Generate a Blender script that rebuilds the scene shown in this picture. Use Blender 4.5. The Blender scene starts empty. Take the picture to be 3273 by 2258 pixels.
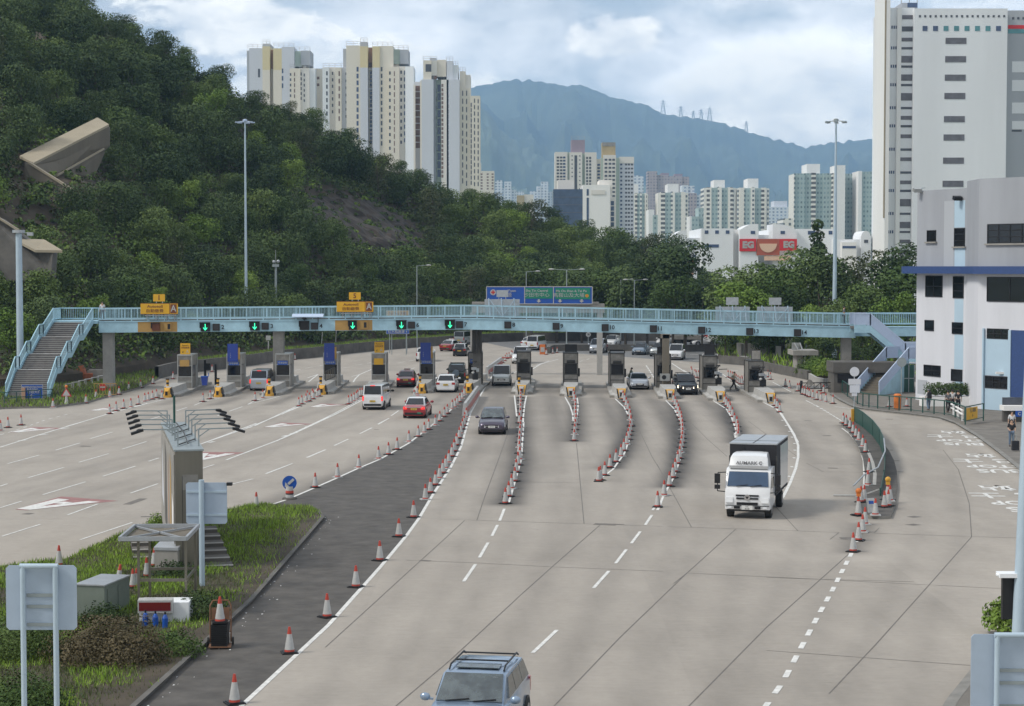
import bpy, bmesh, math, random
import numpy as np
from mathutils import Vector, Matrix
R = math.radians
random.seed(7)
scene = bpy.context.scene
C = scene.collection

# ------------------------------------------------------------------ camera
F, CX, CY, HOR, H = 5943.0, 1636.5, 1129.0, 853.0, 11.0      # pixels of the 3273 x 2258 photograph
TH = math.atan((CY - HOR) / F)
cam = bpy.data.cameras.new('camera')
co = bpy.data.objects.new('camera', cam); C.objects.link(co)
co.location = (0, 0, H); co.rotation_euler = (math.pi/2 - TH, 0, 0)
cam.sensor_fit = 'HORIZONTAL'; cam.sensor_width = 36; cam.lens = 36*F/3273.0
cam.clip_start = .5; cam.clip_end = 30000
scene.camera = co

# ------------------------------------------------------------------ sky, sun, exposure
SUN_EL, SUN_AZ = R(46), R(-108)     # azimuth from +Y (view direction) towards +X
world = bpy.data.worlds.new('World'); scene.world = world; world.use_nodes = True
def build_world():
    nt = world.node_tree; N = nt.nodes; L = nt.links; N.clear()
    out = N.new('ShaderNodeOutputWorld'); bg = N.new('ShaderNodeBackground'); bg.inputs[1].default_value = .1
    sky = N.new('ShaderNodeTexSky'); sky.sky_type = 'NISHITA'; sky.sun_disc = False
    sky.sun_elevation = SUN_EL; sky.sun_rotation = SUN_AZ; sky.air_density = 1.0; sky.dust_density = 2.0; sky.ozone_density = 2.2
    tc = N.new('ShaderNodeTexCoord')
    def math_(op, a, b=None, c=None, clamp=False):
        n = N.new('ShaderNodeMath'); n.operation = op; n.use_clamp = clamp
        for i, q in enumerate((a, b, c)):
            if q is None: continue
            if isinstance(q, (int, float)): n.inputs[i].default_value = q
            else: L.new(q, n.inputs[i])
        return n.outputs[0]
    sep = N.new('ShaderNodeSeparateXYZ'); L.new(tc.outputs['Generated'], sep.inputs[0])
    mp = N.new('ShaderNodeMapping'); mp.inputs['Scale'].default_value = (1, 1, 2.0); L.new(tc.outputs['Generated'], mp.inputs[0])
    def noise(scale, det, rough, dist=0, off=0):
        n = N.new('ShaderNodeTexNoise'); n.noise_dimensions = '3D'
        m = N.new('ShaderNodeMapping'); m.inputs['Location'].default_value = (off, off*.7, off*.3); L.new(mp.outputs[0], m.inputs[0]); L.new(m.outputs[0], n.inputs['Vector'])
        n.inputs['Scale'].default_value = scale; n.inputs['Detail'].default_value = det; n.inputs['Roughness'].default_value = rough; n.inputs['Distortion'].default_value = dist
        return n.outputs['Fac']
    def blob(px, py, rx, ry):        # a soft cloud bank round one direction of the sky
        d = Vector(((px-CX)/F, math.cos(TH) - (py-CY)/F*math.sin(TH), -math.sin(TH) - (py-CY)/F*math.cos(TH))).normalized()
        s = F
        a = math_('DIVIDE', math_('SUBTRACT', sep.outputs[0], d.x), rx/s); b = math_('DIVIDE', math_('SUBTRACT', sep.outputs[2], d.z), ry/s)
        r2 = math_('ADD', math_('MULTIPLY', a, a), math_('MULTIPLY', b, b))
        return math_('SUBTRACT', 1.0, math_('MINIMUM', math_('POWER', r2, .75), 1.0))
    n1 = noise(6.5, 10, .58, .4); n2 = noise(21, 9, .62, .3, 3.1); n3 = noise(3.0, 5, .5, .2, 8.3); n4 = noise(34, 6, .55, 0, 1.3)
    # broken cover everywhere, thicker bank high up, a heap cloud over the far ridge on the right
    heap = blob(2480, 330, 620, 260); left = blob(1050, 190, 850, 420); mid = blob(1900, 150, 500, 160)
    cover = math_('ADD', math_('MULTIPLY', math_('SUBTRACT', n1, .5), 2.6), math_('MULTIPLY', math_('SUBTRACT', n2, .5), 1.0))
    cover = math_('ADD', cover, math_('MULTIPLY', heap, .75)); cover = math_('ADD', cover, math_('MULTIPLY', left, .55)); cover = math_('ADD', cover, math_('MULTIPLY', mid, .4))
    high = math_('MULTIPLY', math_('SMOOTH_MAX', math_('SUBTRACT', sep.outputs[2], .11), 0.0, .03), 7.0)
    cover = math_('ADD', cover, math_('MINIMUM', high, .7))
    mr = N.new('ShaderNodeMapRange'); mr.interpolation_type = 'SMOOTHSTEP'; L.new(cover, mr.inputs[0]); mr.inputs[1].default_value = -.05; mr.inputs[2].default_value = .42; mr.inputs[3].default_value = .6
    # bright tops, grey bases
    sh = math_('ADD', math_('MULTIPLY', math_('SUBTRACT', n3, .5), 3.2), math_('MULTIPLY', math_('SUBTRACT', n2, .47), 1.7))
    sh = math_('ADD', sh, math_('MULTIPLY', heap, .6)); sh = math_('ADD', sh, math_('MULTIPLY', left, .35))
    sh = math_('ADD', sh, math_('MULTIPLY', math_('SUBTRACT', n4, .5), .5))
    sh = math_('SUBTRACT', sh, math_('MINIMUM', math_('MULTIPLY', high, .8), .55))
    cr = N.new('ShaderNodeValToRGB'); L.new(math_('MULTIPLY_ADD', sh, .5, .5, True), cr.inputs[0])
    e = cr.color_ramp.elements
    e[0].position = .0; e[0].color = (.30, .33, .37, 1); e[1].position = 1; e[1].color = (1.35, 1.29, 1.20, 1)
    m_ = e.new(.45); m_.color = (.56, .585, .615, 1); m_ = e.new(.7); m_.color = (.86, .86, .86, 1)
    cl = N.new('ShaderNodeVectorMath'); cl.operation = 'SCALE'; L.new(cr.outputs[0], cl.inputs[0]); cl.inputs['Scale'].default_value = 9.5
    sk = N.new('ShaderNodeVectorMath'); sk.operation = 'SCALE'; L.new(sky.outputs[0], sk.inputs[0]); sk.inputs['Scale'].default_value = .95
    mx = N.new('ShaderNodeMix'); mx.data_type = 'RGBA'; L.new(mr.outputs[0], mx.inputs[0]); L.new(sk.outputs[0], mx.inputs[6]); L.new(cl.outputs[0], mx.inputs[7])
    # heap clouds: crisp cream-white tops, grey undersides
    src = math_('MAXIMUM', math_('MAXIMUM', blob(2500, 360, 520, 250), math_('MULTIPLY', blob(1150, 330, 620, 260), .95)), math_('MAXIMUM', math_('MULTIPLY', blob(1960, 120, 230, 110), .8), math_('MULTIPLY', blob(700, 60, 420, 150), .8)))
    edge = math_('ADD', src, math_('ADD', math_('MULTIPLY', math_('SUBTRACT', n2, .5), 1.5), math_('MULTIPLY', math_('SUBTRACT', n4, .5), .55)))
    cm = N.new('ShaderNodeMapRange'); cm.interpolation_type = 'SMOOTHSTEP'; L.new(edge, cm.inputs[0]); cm.inputs[1].default_value = .30; cm.inputs[2].default_value = .52; cm.inputs[4].default_value = .95
    c2 = N.new('ShaderNodeValToRGB'); L.new(math_('ADD', math_('MULTIPLY', math_('SUBTRACT', n4, .5), 1.3), math_('MULTIPLY_ADD', math_('SUBTRACT', n2, .5), 1.7, .56), None, True), c2.inputs[0])
    c2.color_ramp.elements[0].position = .1; c2.color_ramp.elements[0].color = (5.6, 5.8, 6.1, 1); c2.color_ramp.elements[1].position = .75; c2.color_ramp.elements[1].color = (10.4, 9.9, 9.0, 1)
    m2 = N.new('ShaderNodeMix'); m2.data_type = 'RGBA'; L.new(cm.outputs[0], m2.inputs[0]); L.new(mx.outputs[2], m2.inputs[6]); L.new(c2.outputs[0], m2.inputs[7])
    L.new(m2.outputs[2], bg.inputs[0]); L.new(bg.outputs[0], out.inputs[0])
build_world()
sl = bpy.data.lights.new('sun', 'SUN'); sl.energy = 1.5; sl.angle = R(14); sl.color = (1, .95, .87)
so = bpy.data.objects.new('sun', sl); C.objects.link(so)
sd = Vector((math.sin(SUN_AZ)*math.cos(SUN_EL), math.cos(SUN_AZ)*math.cos(SUN_EL), math.sin(SUN_EL)))
so.rotation_euler = sd.to_track_quat('Z', 'Y').to_euler()
vs = scene.view_settings; vs.view_transform = 'Standard'; vs.look = 'None'; vs.gamma = 1; vs.use_curve_mapping = False; vs.exposure = 0.82
scene.cycles.use_denoising = True
scene.cycles.max_bounces = 6; scene.cycles.diffuse_bounces = 3; scene.cycles.glossy_bounces = 3; scene.cycles.transmission_bounces = 4; scene.cycles.volume_bounces = 1
try: scene.cycles.denoiser = 'OPENIMAGEDENOISE'
except Exception: pass

# ------------------------------------------------------------------ picture measurements -> world
def ray(x, y):
    a, b = (x-CX)/F, (y-CY)/F
    return Vector((a, math.cos(TH) - b*math.sin(TH), -math.sin(TH) - b*math.cos(TH)))
def G(x, y, z=0.0):
    d = ray(x, y); t = (z-H)/d.z
    return Vector((d.x*t, d.y*t, z))
def P(x, y, Y):
    d = ray(x, y); t = Y/d.y
    return Vector((d.x*t, Y, H + d.z*t))
def PL(x, y, A, B):       # point on the vertical plane through ground points A, B
    d = ray(x, y); n = Vector((B.y-A.y, A.x-B.x, 0)); t = n.dot(A - Vector((0, 0, H)))/n.dot(d)
    return Vector((d.x*t, d.y*t, H + d.z*t))
ZM = dict(A=(780, 900, 2.82), B=(1500, 850, 2.82), C=(2200, 850, 2.82), D=(0, 900, 2.82), E=(1300, 1350, 2.82), F=(2100, 1300, 2.82),
          G=(2600, 1200, 2.85), H=(800, 1400, 3.855), I=(2060, 1070, 4.626), J=(900, 1060, 4.626), K=(1400, 1040, 4.626), L=(0, 1300, 1.6657),
          M=(1500, 400, 2.571), N=(700, 100, 2.571), Q=(2100, 450, 2.571), S=(2600, 0, 1.878), W=(2600, 500, 1.7727), d=(0, 0, .70673), s=(0, 0, 1))
def px(k, x, y):
    o = ZM[k]; return o[0] + x/o[2], o[1] + y/o[2]
def g(k, x, y, z=0): return G(*px(k, x, y), z)
def pts(k, *xy): return [g(k, x, y) for x, y in xy]

# ------------------------------------------------------------------ materials
MATS = {}
def mat(name, col, rough=.6, metal=0, var=.12, scale=3.0, bump=0, spec=.5, emit=None, es=1, coat=0, det=5, streak=False):
    if name in MATS: return MATS[name]
    m = bpy.data.materials.new(name); m.use_nodes = True; nt = m.node_tree; b = nt.nodes['Principled BSDF']
    b.inputs['Base Color'].default_value = (*col, 1); b.inputs['Roughness'].default_value = rough; b.inputs['Metallic'].default_value = metal
    b.inputs['Specular IOR Level'].default_value = spec; b.inputs['Coat Weight'].default_value = coat; b.inputs['Coat Roughness'].default_value = .05
    if emit: b.inputs['Emission Color'].default_value = (*emit, 1); b.inputs['Emission Strength'].default_value = es
    if var or bump:
        tc = nt.nodes.new('ShaderNodeTexCoord'); n = nt.nodes.new('ShaderNodeTexNoise'); n.inputs['Scale'].default_value = scale; n.inputs['Detail'].default_value = det; n.inputs['Roughness'].default_value = .62
        if streak:
            mp = nt.nodes.new('ShaderNodeMapping'); mp.inputs['Scale'].default_value = (1, 1, .12); nt.links.new(tc.outputs['Object'], mp.inputs[0]); nt.links.new(mp.outputs[0], n.inputs['Vector'])
        else: nt.links.new(tc.outputs['Object'], n.inputs['Vector'])
        if var:
            r = nt.nodes.new('ShaderNodeMapRange'); nt.links.new(n.outputs['Fac'], r.inputs[0]); r.inputs[1].default_value = .3; r.inputs[2].default_value = .7; r.inputs[3].default_value = 1-var; r.inputs[4].default_value = 1+var*.6
            v = nt.nodes.new('ShaderNodeVectorMath'); v.operation = 'SCALE'; v.inputs[0].default_value = col; nt.links.new(r.outputs[0], v.inputs['Scale'])
            nt.links.new(v.outputs[0], b.inputs['Base Color'])
        if bump:
            bp = nt.nodes.new('ShaderNodeBump'); bp.inputs['Strength'].default_value = bump; bp.inputs['Distance'].default_value = .05
            nt.links.new(n.outputs['Fac'], bp.inputs['Height']); nt.links.new(bp.outputs[0], b.inputs['Normal'])
    MATS[name] = m; return m

mat('white_paint', (.72, .72, .70), .5, var=.1)
mat('road_white', (.66, .65, .62), .7, var=.3, scale=4, det=8)
mat('road_red', (.30, .15, .14), .75, var=.3, scale=3)
mat('joint', (.155, .14, .125), .9, var=.3)
mat('concrete', (.30, .285, .26), .85, var=.22, scale=1.2, bump=.2)
mat('concrete_pale', (.37, .36, .34), .8, var=.15, scale=1.5, bump=.15)
mat('concrete_dark', (.115, .108, .098), .9, var=.35, scale=.8, bump=.3)
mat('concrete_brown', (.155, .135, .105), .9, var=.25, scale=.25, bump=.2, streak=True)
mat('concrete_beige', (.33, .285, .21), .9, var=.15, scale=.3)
mat('asphalt_near', (.088, .080, .072), .9, var=.4, scale=1.1, bump=.3, det=9)
mat('asphalt_far', (.17, .17, .17), .85, var=.15, scale=.5)
mat('kerb', (.22, .21, .19), .85, var=.25, scale=2)
mat('blue_steel', (.36, .56, .66), .5, var=.18, scale=1.2, det=8)
mat('blue_steel_pale', (.46, .55, .70), .45, var=.05)
mat('pale_blue_pole', (.42, .52, .60), .4, var=.08, scale=1.5, metal=.1)
mat('grey_pole', (.30, .34, .35), .45, var=.1, metal=.3)
mat('galvanised', (.42, .44, .46), .4, var=.12, metal=.5)
mat('booth_metal', (.30, .285, .26), .42, var=.32, scale=1.5, metal=.45)
mat('booth_dark', (.06, .058, .055), .5, var=.2, metal=.3)
mat('booth_frame', (.40, .41, .40), .4, var=.12, metal=.4)
mat('stainless', (.24, .22, .18), .35, var=.25, scale=.8, metal=.6, streak=True)
mat('black', (.007, .007, .009), .5, var=.2)
mat('black_gloss', (.012, .012, .015), .15, var=0)
mat('dark_screen', (.022, .018, .018), .35, var=.3, scale=8)
mat('glass_dark', (.008, .010, .013), .08, var=.3, scale=.9, spec=.6)
mat('glass_blue', (.05, .09, .16), .1, var=.3, scale=.5, spec=.6)
mat('car_glass', (.06, .075, .075), .03, var=.75, scale=2.6, spec=.8)
mat('tyre', (.015, .015, .015), .8, var=.2)
mat('rim', (.35, .35, .36), .3, metal=.8, var=.1)
mat('chrome', (.6, .6, .62), .15, metal=.9, var=0)
MATS['car_glass'].node_tree.nodes['Principled BSDF'].inputs['IOR'].default_value = 1.9
mat('lamp_clear', (.78, .80, .82), .15, var=.1, coat=.5)
mat('lamp_lit', (.9, .85, .7), .3, var=0, emit=(1, .85, .6), es=4)
mat('tail_red', (.35, .02, .02), .2, var=.1, coat=.5)
mat('tail_lit', (.6, .03, .02), .3, var=0, emit=(1, .03, .03), es=.5)
mat('plate_white', (.62, .62, .60), .4, var=.05)
mat('plate_yellow', (.55, .38, .05), .4, var=.1)
mat('cone_red', (.42, .045, .025), .5, var=.18, scale=5)
mat('cone_orange', (.62, .16, .03), .5, var=.15)
mat('cone_white', (.42, .42, .41), .45, var=.16, scale=6)
mat('tread', (.15, .14, .135), .9, var=.25)
mat('sign_yellow', (.66, .36, .012), .45, var=.08)
mat('sign_amber', (.42, .25, .07), .55, var=.1)
mat('sign_blue', (.008, .075, .36), .4, var=.08)
mat('sign_blue_deep', (.015, .045, .27), .4, var=.12)
mat('sign_green', (.005, .20, .12), .4, var=.08)
mat('sign_brown', (.16, .045, .015), .5)
mat('green_lit', (.1, .9, .5), .5, var=0, emit=(.03, 1, .45), es=.85)
mat('bright_red', (.5, .03, .025), .45, var=.15)
mat('orange', (.60, .17, .03), .5, var=.15)
mat('yellow_black', (.62, .33, .04), .55, var=.15)
mat('wall_cool', (.33, .345, .375), .8, var=.14, scale=.35, streak=True)
mat('wall_cool_light', (.61, .62, .66), .8, var=.10, scale=.4, streak=True)
mat('wall_blue', (.41, .54, .64), .7, var=.05, scale=.5)
mat('tile_blue', (.03, .065, .19), .5, var=.2, scale=8)
mat('wall_white', (.78, .80, .82), .8, var=.12, scale=.06, streak=True)
mat('wall_white_warm', (.80, .79, .77), .8, var=.06, scale=.06, streak=True)
mat('wall_grey', (.40, .42, .45), .8, var=.08, scale=.2, streak=True)
mat('wall_cream', (.70, .65, .56), .8, var=.05, scale=.1, streak=True)
mat('wall_ivory', (.72, .69, .64), .8, var=.05, scale=.1, streak=True)
mat('wall_lilac', (.60, .62, .67), .8, var=.05, scale=.1, streak=True)
mat('wall_yellow', (.66, .57, .35), .8, var=.05, scale=.1)
mat('wall_terracotta', (.44, .27, .18), .8, var=.1, scale=.3)
mat('wall_mauve', (.30, .25, .30), .8, var=.1, scale=.3)
mat('wall_tan', (.42, .33, .18), .8, var=.12, scale=.3)
mat('wall_teal', (.24, .34, .35), .7, var=.25, scale=.5, det=9)
mat('wall_sage', (.42, .50, .44), .8, var=.08, scale=.2)
mat('balcony_brown', (.20, .13, .11), .8, var=.4, scale=.7)
mat('window_grey', (.07, .08, .10), .3, var=.35, scale=.6)
mat('window_blue', (.05, .085, .17), .2, var=.3, scale=.6)
mat('window_louvre', (.14, .14, .16), .5, var=.3, scale=.8)
mat('window_teal', (.08, .26, .29), .2, var=.3, scale=.3)
mat('red_board', (.62, .025, .035), .5, var=.05)
mat('terracotta_board', (.42, .10, .06), .5, var=.05)
mat('peach_board', (.75, .50, .36), .5, var=.05)
mat('rock', (.055, .045, .038), .95, var=.45, scale=.35, bump=.8, det=9)
mat('rock_pale', (.30, .24, .18), .95, var=.35, scale=.5, bump=.6)
mat('soil', (.07, .055, .038), 1, var=.4, scale=.6, bump=.5)
mat('fence_green', (.012, .07, .055), .5, var=.15)
mat('bark', (.12, .10, .08), .95, var=.35, scale=3)
mat('skin', (.45, .28, .19), .6, var=.05)
mat('hair', (.012, .010, .010), .5, var=.1)
mat('shirt_white', (.60, .60, .60), .8, var=.08)
mat('cloth_black', (.02, .02, .024), .85, var=.2)
mat('cloth_grey', (.13, .13, .14), .85, var=.15)
mat('cloth_jeans', (.12, .17, .24), .85, var=.15)
mat('uniform', (.30, .33, .27), .85, var=.1)
def leaf_mat(name, a, b, rough=.65):
    m = bpy.data.materials.new(name); m.use_nodes = True; nt = m.node_tree; bs = nt.nodes['Principled BSDF']
    bs.inputs['Roughness'].default_value = rough; bs.inputs['Specular IOR Level'].default_value = .18
    tc = nt.nodes.new('ShaderNodeTexCoord'); n = nt.nodes.new('ShaderNodeTexNoise'); n.inputs['Scale'].default_value = .7; n.inputs['Detail'].default_value = 8; n.inputs['Roughness'].default_value = .8
    nt.links.new(tc.outputs['Object'], n.inputs['Vector'])
    oi = nt.nodes.new('ShaderNodeObjectInfo')
    ad = nt.nodes.new('ShaderNodeMath'); ad.operation = 'MULTIPLY_ADD'; nt.links.new(oi.outputs['Random'], ad.inputs[0]); ad.inputs[1].default_value = .45; nt.links.new(n.outputs['Fac'], ad.inputs[2])
    mr = nt.nodes.new('ShaderNodeMapRange'); nt.links.new(ad.outputs[0], mr.inputs[0]); mr.inputs[1].default_value = .42; mr.inputs[2].default_value = 1.05
    mx = nt.nodes.new('ShaderNodeMix'); mx.data_type = 'RGBA'; nt.links.new(mr.outputs[0], mx.inputs[0]); mx.inputs[6].default_value = (*a, 1); mx.inputs[7].default_value = (*b, 1)
    nt.links.new(mx.outputs[2], bs.inputs['Base Color'])
    MATS[name] = m; return m
leaf_mat('leaf_dark', (.020, .042, .013), (.090, .132, .042))
leaf_mat('leaf_mid', (.036, .072, .016), (.138, .190, .052))
leaf_mat('leaf_light', (.07, .135, .018), (.20, .28, .055))
leaf_mat('leaf_brown', (.040, .055, .022), (.11, .125, .055))
leaf_mat('leaf_dry', (.05, .045, .022), (.16, .125, .07))
leaf_mat('grass_bright', (.15, .28, .022), (.29, .42, .06))
leaf_mat('grass_dull', (.05, .085, .025), (.13, .15, .06))

# ------------------------------------------------------------------ mesh collecting
class MB:
    def __init__(s): s.v = []; s.f = []; s.m = []; s.s = []
    def add(s, vs_, fs, mi=0, sm=False):
        o = len(s.v); s.v.extend([tuple(p) for p in vs_])
        for f in fs: s.f.append(tuple(i+o for i in f)); s.m.append(mi); s.s.append(sm)
        return s
    def box(s, x0, x1, y0, y1, z0, z1, mi=0):
        return s.hexa([(x0, y0, z0), (x1, y0, z0), (x1, y1, z0), (x0, y1, z0), (x0, y0, z1), (x1, y0, z1), (x1, y1, z1), (x0, y1, z1)], mi)
    def hexa(s, p, mi=0):
        return s.add(p, [(3, 2, 1, 0), (4, 5, 6, 7), (0, 1, 5, 4), (1, 2, 6, 5), (2, 3, 7, 6), (3, 0, 4, 7)], mi)
    def obox(s, c, sx, sy, sz, rz=0, mi=0, rx=0, ry=0):
        m = Matrix.Translation(c) @ Matrix.Rotation(rz, 4, 'Z') @ Matrix.Rotation(ry, 4, 'Y') @ Matrix.Rotation(rx, 4, 'X'); a, b, c_ = sx/2, sy/2, sz/2
        return s.hexa([m @ Vector(q) for q in ((-a, -b, -c_), (a, -b, -c_), (a, b, -c_), (-a, b, -c_), (-a, -b, c_), (a, -b, c_), (a, b, c_), (-a, b, c_))], mi)
    def beam(s, p0, p1, w, h=None, mi=0, up=Vector((0, 0, 1))):     # rectangular bar between two points
        p0, p1 = Vector(p0), Vector(p1); h = h or w; d = (p1-p0)
        if d.length < 1e-6: return s
        d.normalize(); a = d.cross(up)
        if a.length < 1e-3: a = d.cross(Vector((1, 0, 0)))
        a.normalize(); b = a.cross(d); a *= w/2; b *= h/2
        return s.hexa([p0-a-b, p0+a-b, p1+a-b, p1-a-b, p0-a+b, p0+a+b, p1+a+b, p1-a+b], mi)
    def cyl(s, p0, p1, r0, r1=None, n=10, mi=0, cap=True, sm=True):
        p0, p1 = Vector(p0), Vector(p1); r1 = r0 if r1 is None else r1; d = (p1-p0).normalized()
        a = d.orthogonal().normalized(); b = d.cross(a); vv = []
        for k in range(n):
            t = 2*math.pi*k/n; w = a*math.cos(t) + b*math.sin(t); vv += [p0+w*r0, p1+w*r1]
        s.add(vv, [(2*k, 2*((k+1) % n), 2*((k+1) % n)+1, 2*k+1) for k in range(n)], mi, sm)
        if cap: s.add([vv[2*k] for k in range(n)][::-1], [tuple(range(n))], mi); s.add([vv[2*k+1] for k in range(n)], [tuple(range(n))], mi)
        return s
    def tube(s, ps, r, n=8, mi=0):
        for a, b in zip(ps, ps[1:]): s.cyl(a, b, r, r, n, mi)
        return s
    def prism(s, poly, vec, mi=0):      # polygon (3-D points) swept by vec
        n = len(poly); vec = Vector(vec); a = [Vector(p) for p in poly]; b = [p+vec for p in a]
        s.add(a+b, [tuple(range(n))[::-1], tuple(range(n, 2*n))] + [(k, (k+1) % n, n+(k+1) % n, n+k) for k in range(n)], mi); return s
    def ball(s, c, r, sx=1, sy=1, sz=1, n=10, mi=0):
        vv = []; fs = []; k = n//2
        for i in range(k+1):
            ph = math.pi*i/k
            for j in range(n):
                t = 2*math.pi*j/n; vv.append((c[0]+r*sx*math.sin(ph)*math.cos(t), c[1]+r*sy*math.sin(ph)*math.sin(t), c[2]+r*sz*math.cos(ph)))
        for i in range(k):
            for j in range(n): fs.append((i*n+j, (i+1)*n+j, (i+1)*n+(j+1) % n, i*n+(j+1) % n))
        return s.add(vv, fs, mi, True)
    def lathe(s, prof, c=(0, 0, 0), n=14, mi=0, mis=None):
        for q, ((r0, z0), (r1, z1)) in enumerate(zip(prof, prof[1:])):
            vv = []
            for j in range(n):
                t = 2*math.pi*j/n; vv += [(c[0]+r0*math.cos(t), c[1]+r0*math.sin(t), c[2]+z0), (c[0]+r1*math.cos(t), c[1]+r1*math.sin(t), c[2]+z1)]
            s.add(vv, [(2*j, 2*((j+1) % n), 2*((j+1) % n)+1, 2*j+1) for j in range(n)], mis[q] if mis else mi, True)
        return s
    def loft(s, rings, mi=0, closed=False, cap=True, sm=True, mif=None):
        n = len(rings[0]); vv = [p for r in rings for p in r]; o = len(s.v); s.v.extend([tuple(p) for p in vv])
        for i in range(len(rings)-1):
            for j in range(n if closed else n-1):
                s.f.append((o+i*n+j, o+i*n+(j+1) % n, o+(i+1)*n+(j+1) % n, o+(i+1)*n+j)); s.m.append(mif(i, j) if mif else mi); s.s.append(sm)
        if cap: s.add(rings[0], [tuple(range(n))], mi); s.add(rings[-1], [tuple(range(n))[::-1]], mi)
        return s
    def build(s, name, mats, parent=None, loc=None, rz=0, fix=True):
        me = bpy.data.meshes.new(name); me.from_pydata(s.v, [], s.f)
        if not isinstance(mats, (list, tuple)): mats = [mats]
        for m in mats: me.materials.append(MATS[m] if isinstance(m, str) else m)
        me.polygons.foreach_set('material_index', s.m); me.polygons.foreach_set('use_smooth', s.s)
        if fix and len(s.f) < 60000:
            b = bmesh.new(); b.from_mesh(me); bmesh.ops.recalc_face_normals(b, faces=b.faces); b.to_mesh(me); b.free()
        me.update()
        if any(s.s) and len(s.f) < 60000: me.set_sharp_from_angle(angle=R(42))
        o = bpy.data.objects.new(name, me); C.objects.link(o)
        if parent is not None: o.parent = parent
        if loc is not None: o.location = loc
        if rz: o.rotation_euler = (0, 0, rz)
        return o
def tag(o, label, cat, group=None, kind=None):
    if label: o['label'] = label
    if cat: o['category'] = cat
    if group: o['group'] = group
    if kind: o['kind'] = kind
    return o
def T(name, label, cat, loc=(0, 0, 0), rz=0, group=None):
    o = bpy.data.objects.new(name, None); C.objects.link(o); o.location = loc; o.rotation_euler = (0, 0, rz)
    return tag(o, label, cat, group)
def struct(o): o['kind'] = 'structure'; return o
def dup(o, loc=None, rz=None, label=None, group=None, sc=None):
    def cp(q, par):
        c = q.copy(); C.objects.link(c); c.parent = par
        for ch in KIDS.get(q.name, []): cp(ch, c)
        return c
    c = cp(o, None)
    if loc is not None: c.location = loc
    if rz is not None: c.rotation_euler = (0, 0, rz)
    if label: c['label'] = label
    if group: c['group'] = group
    if sc: c.scale = (sc, sc, sc) if isinstance(sc, (int, float)) else sc
    return c
KIDS = {}
def learn(o):          # remember the children of a prototype before copying it
    KIDS[o.name] = list(o.children)
    for c in o.children: learn(c)
    return o
def text(txt, size, m, parent=None, loc=(0, 0, 0), rot=(math.pi/2, 0, 0), name='lettering', ext=.004, sx=1, align='CENTER', bold=0, sy=1):
    cu = bpy.data.curves.new(name, 'FONT'); cu.body = txt; cu.size = size; cu.extrude = ext; cu.align_x = align; cu.align_y = 'CENTER'; cu.offset = bold; cu.resolution_u = 2
    t = bpy.data.objects.new(name, cu); C.objects.link(t); bpy.context.view_layer.update()
    me = bpy.data.meshes.new_from_object(t.evaluated_get(bpy.context.evaluated_depsgraph_get())); C.objects.unlink(t); bpy.data.objects.remove(t)
    me.materials.clear(); me.materials.append(MATS[m])
    for v in me.vertices: v.co.x *= sx; v.co.y *= sy
    o = bpy.data.objects.new(name, me); C.objects.link(o); o.parent = parent; o.location = loc; o.rotation_euler = rot
    return o
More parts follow.
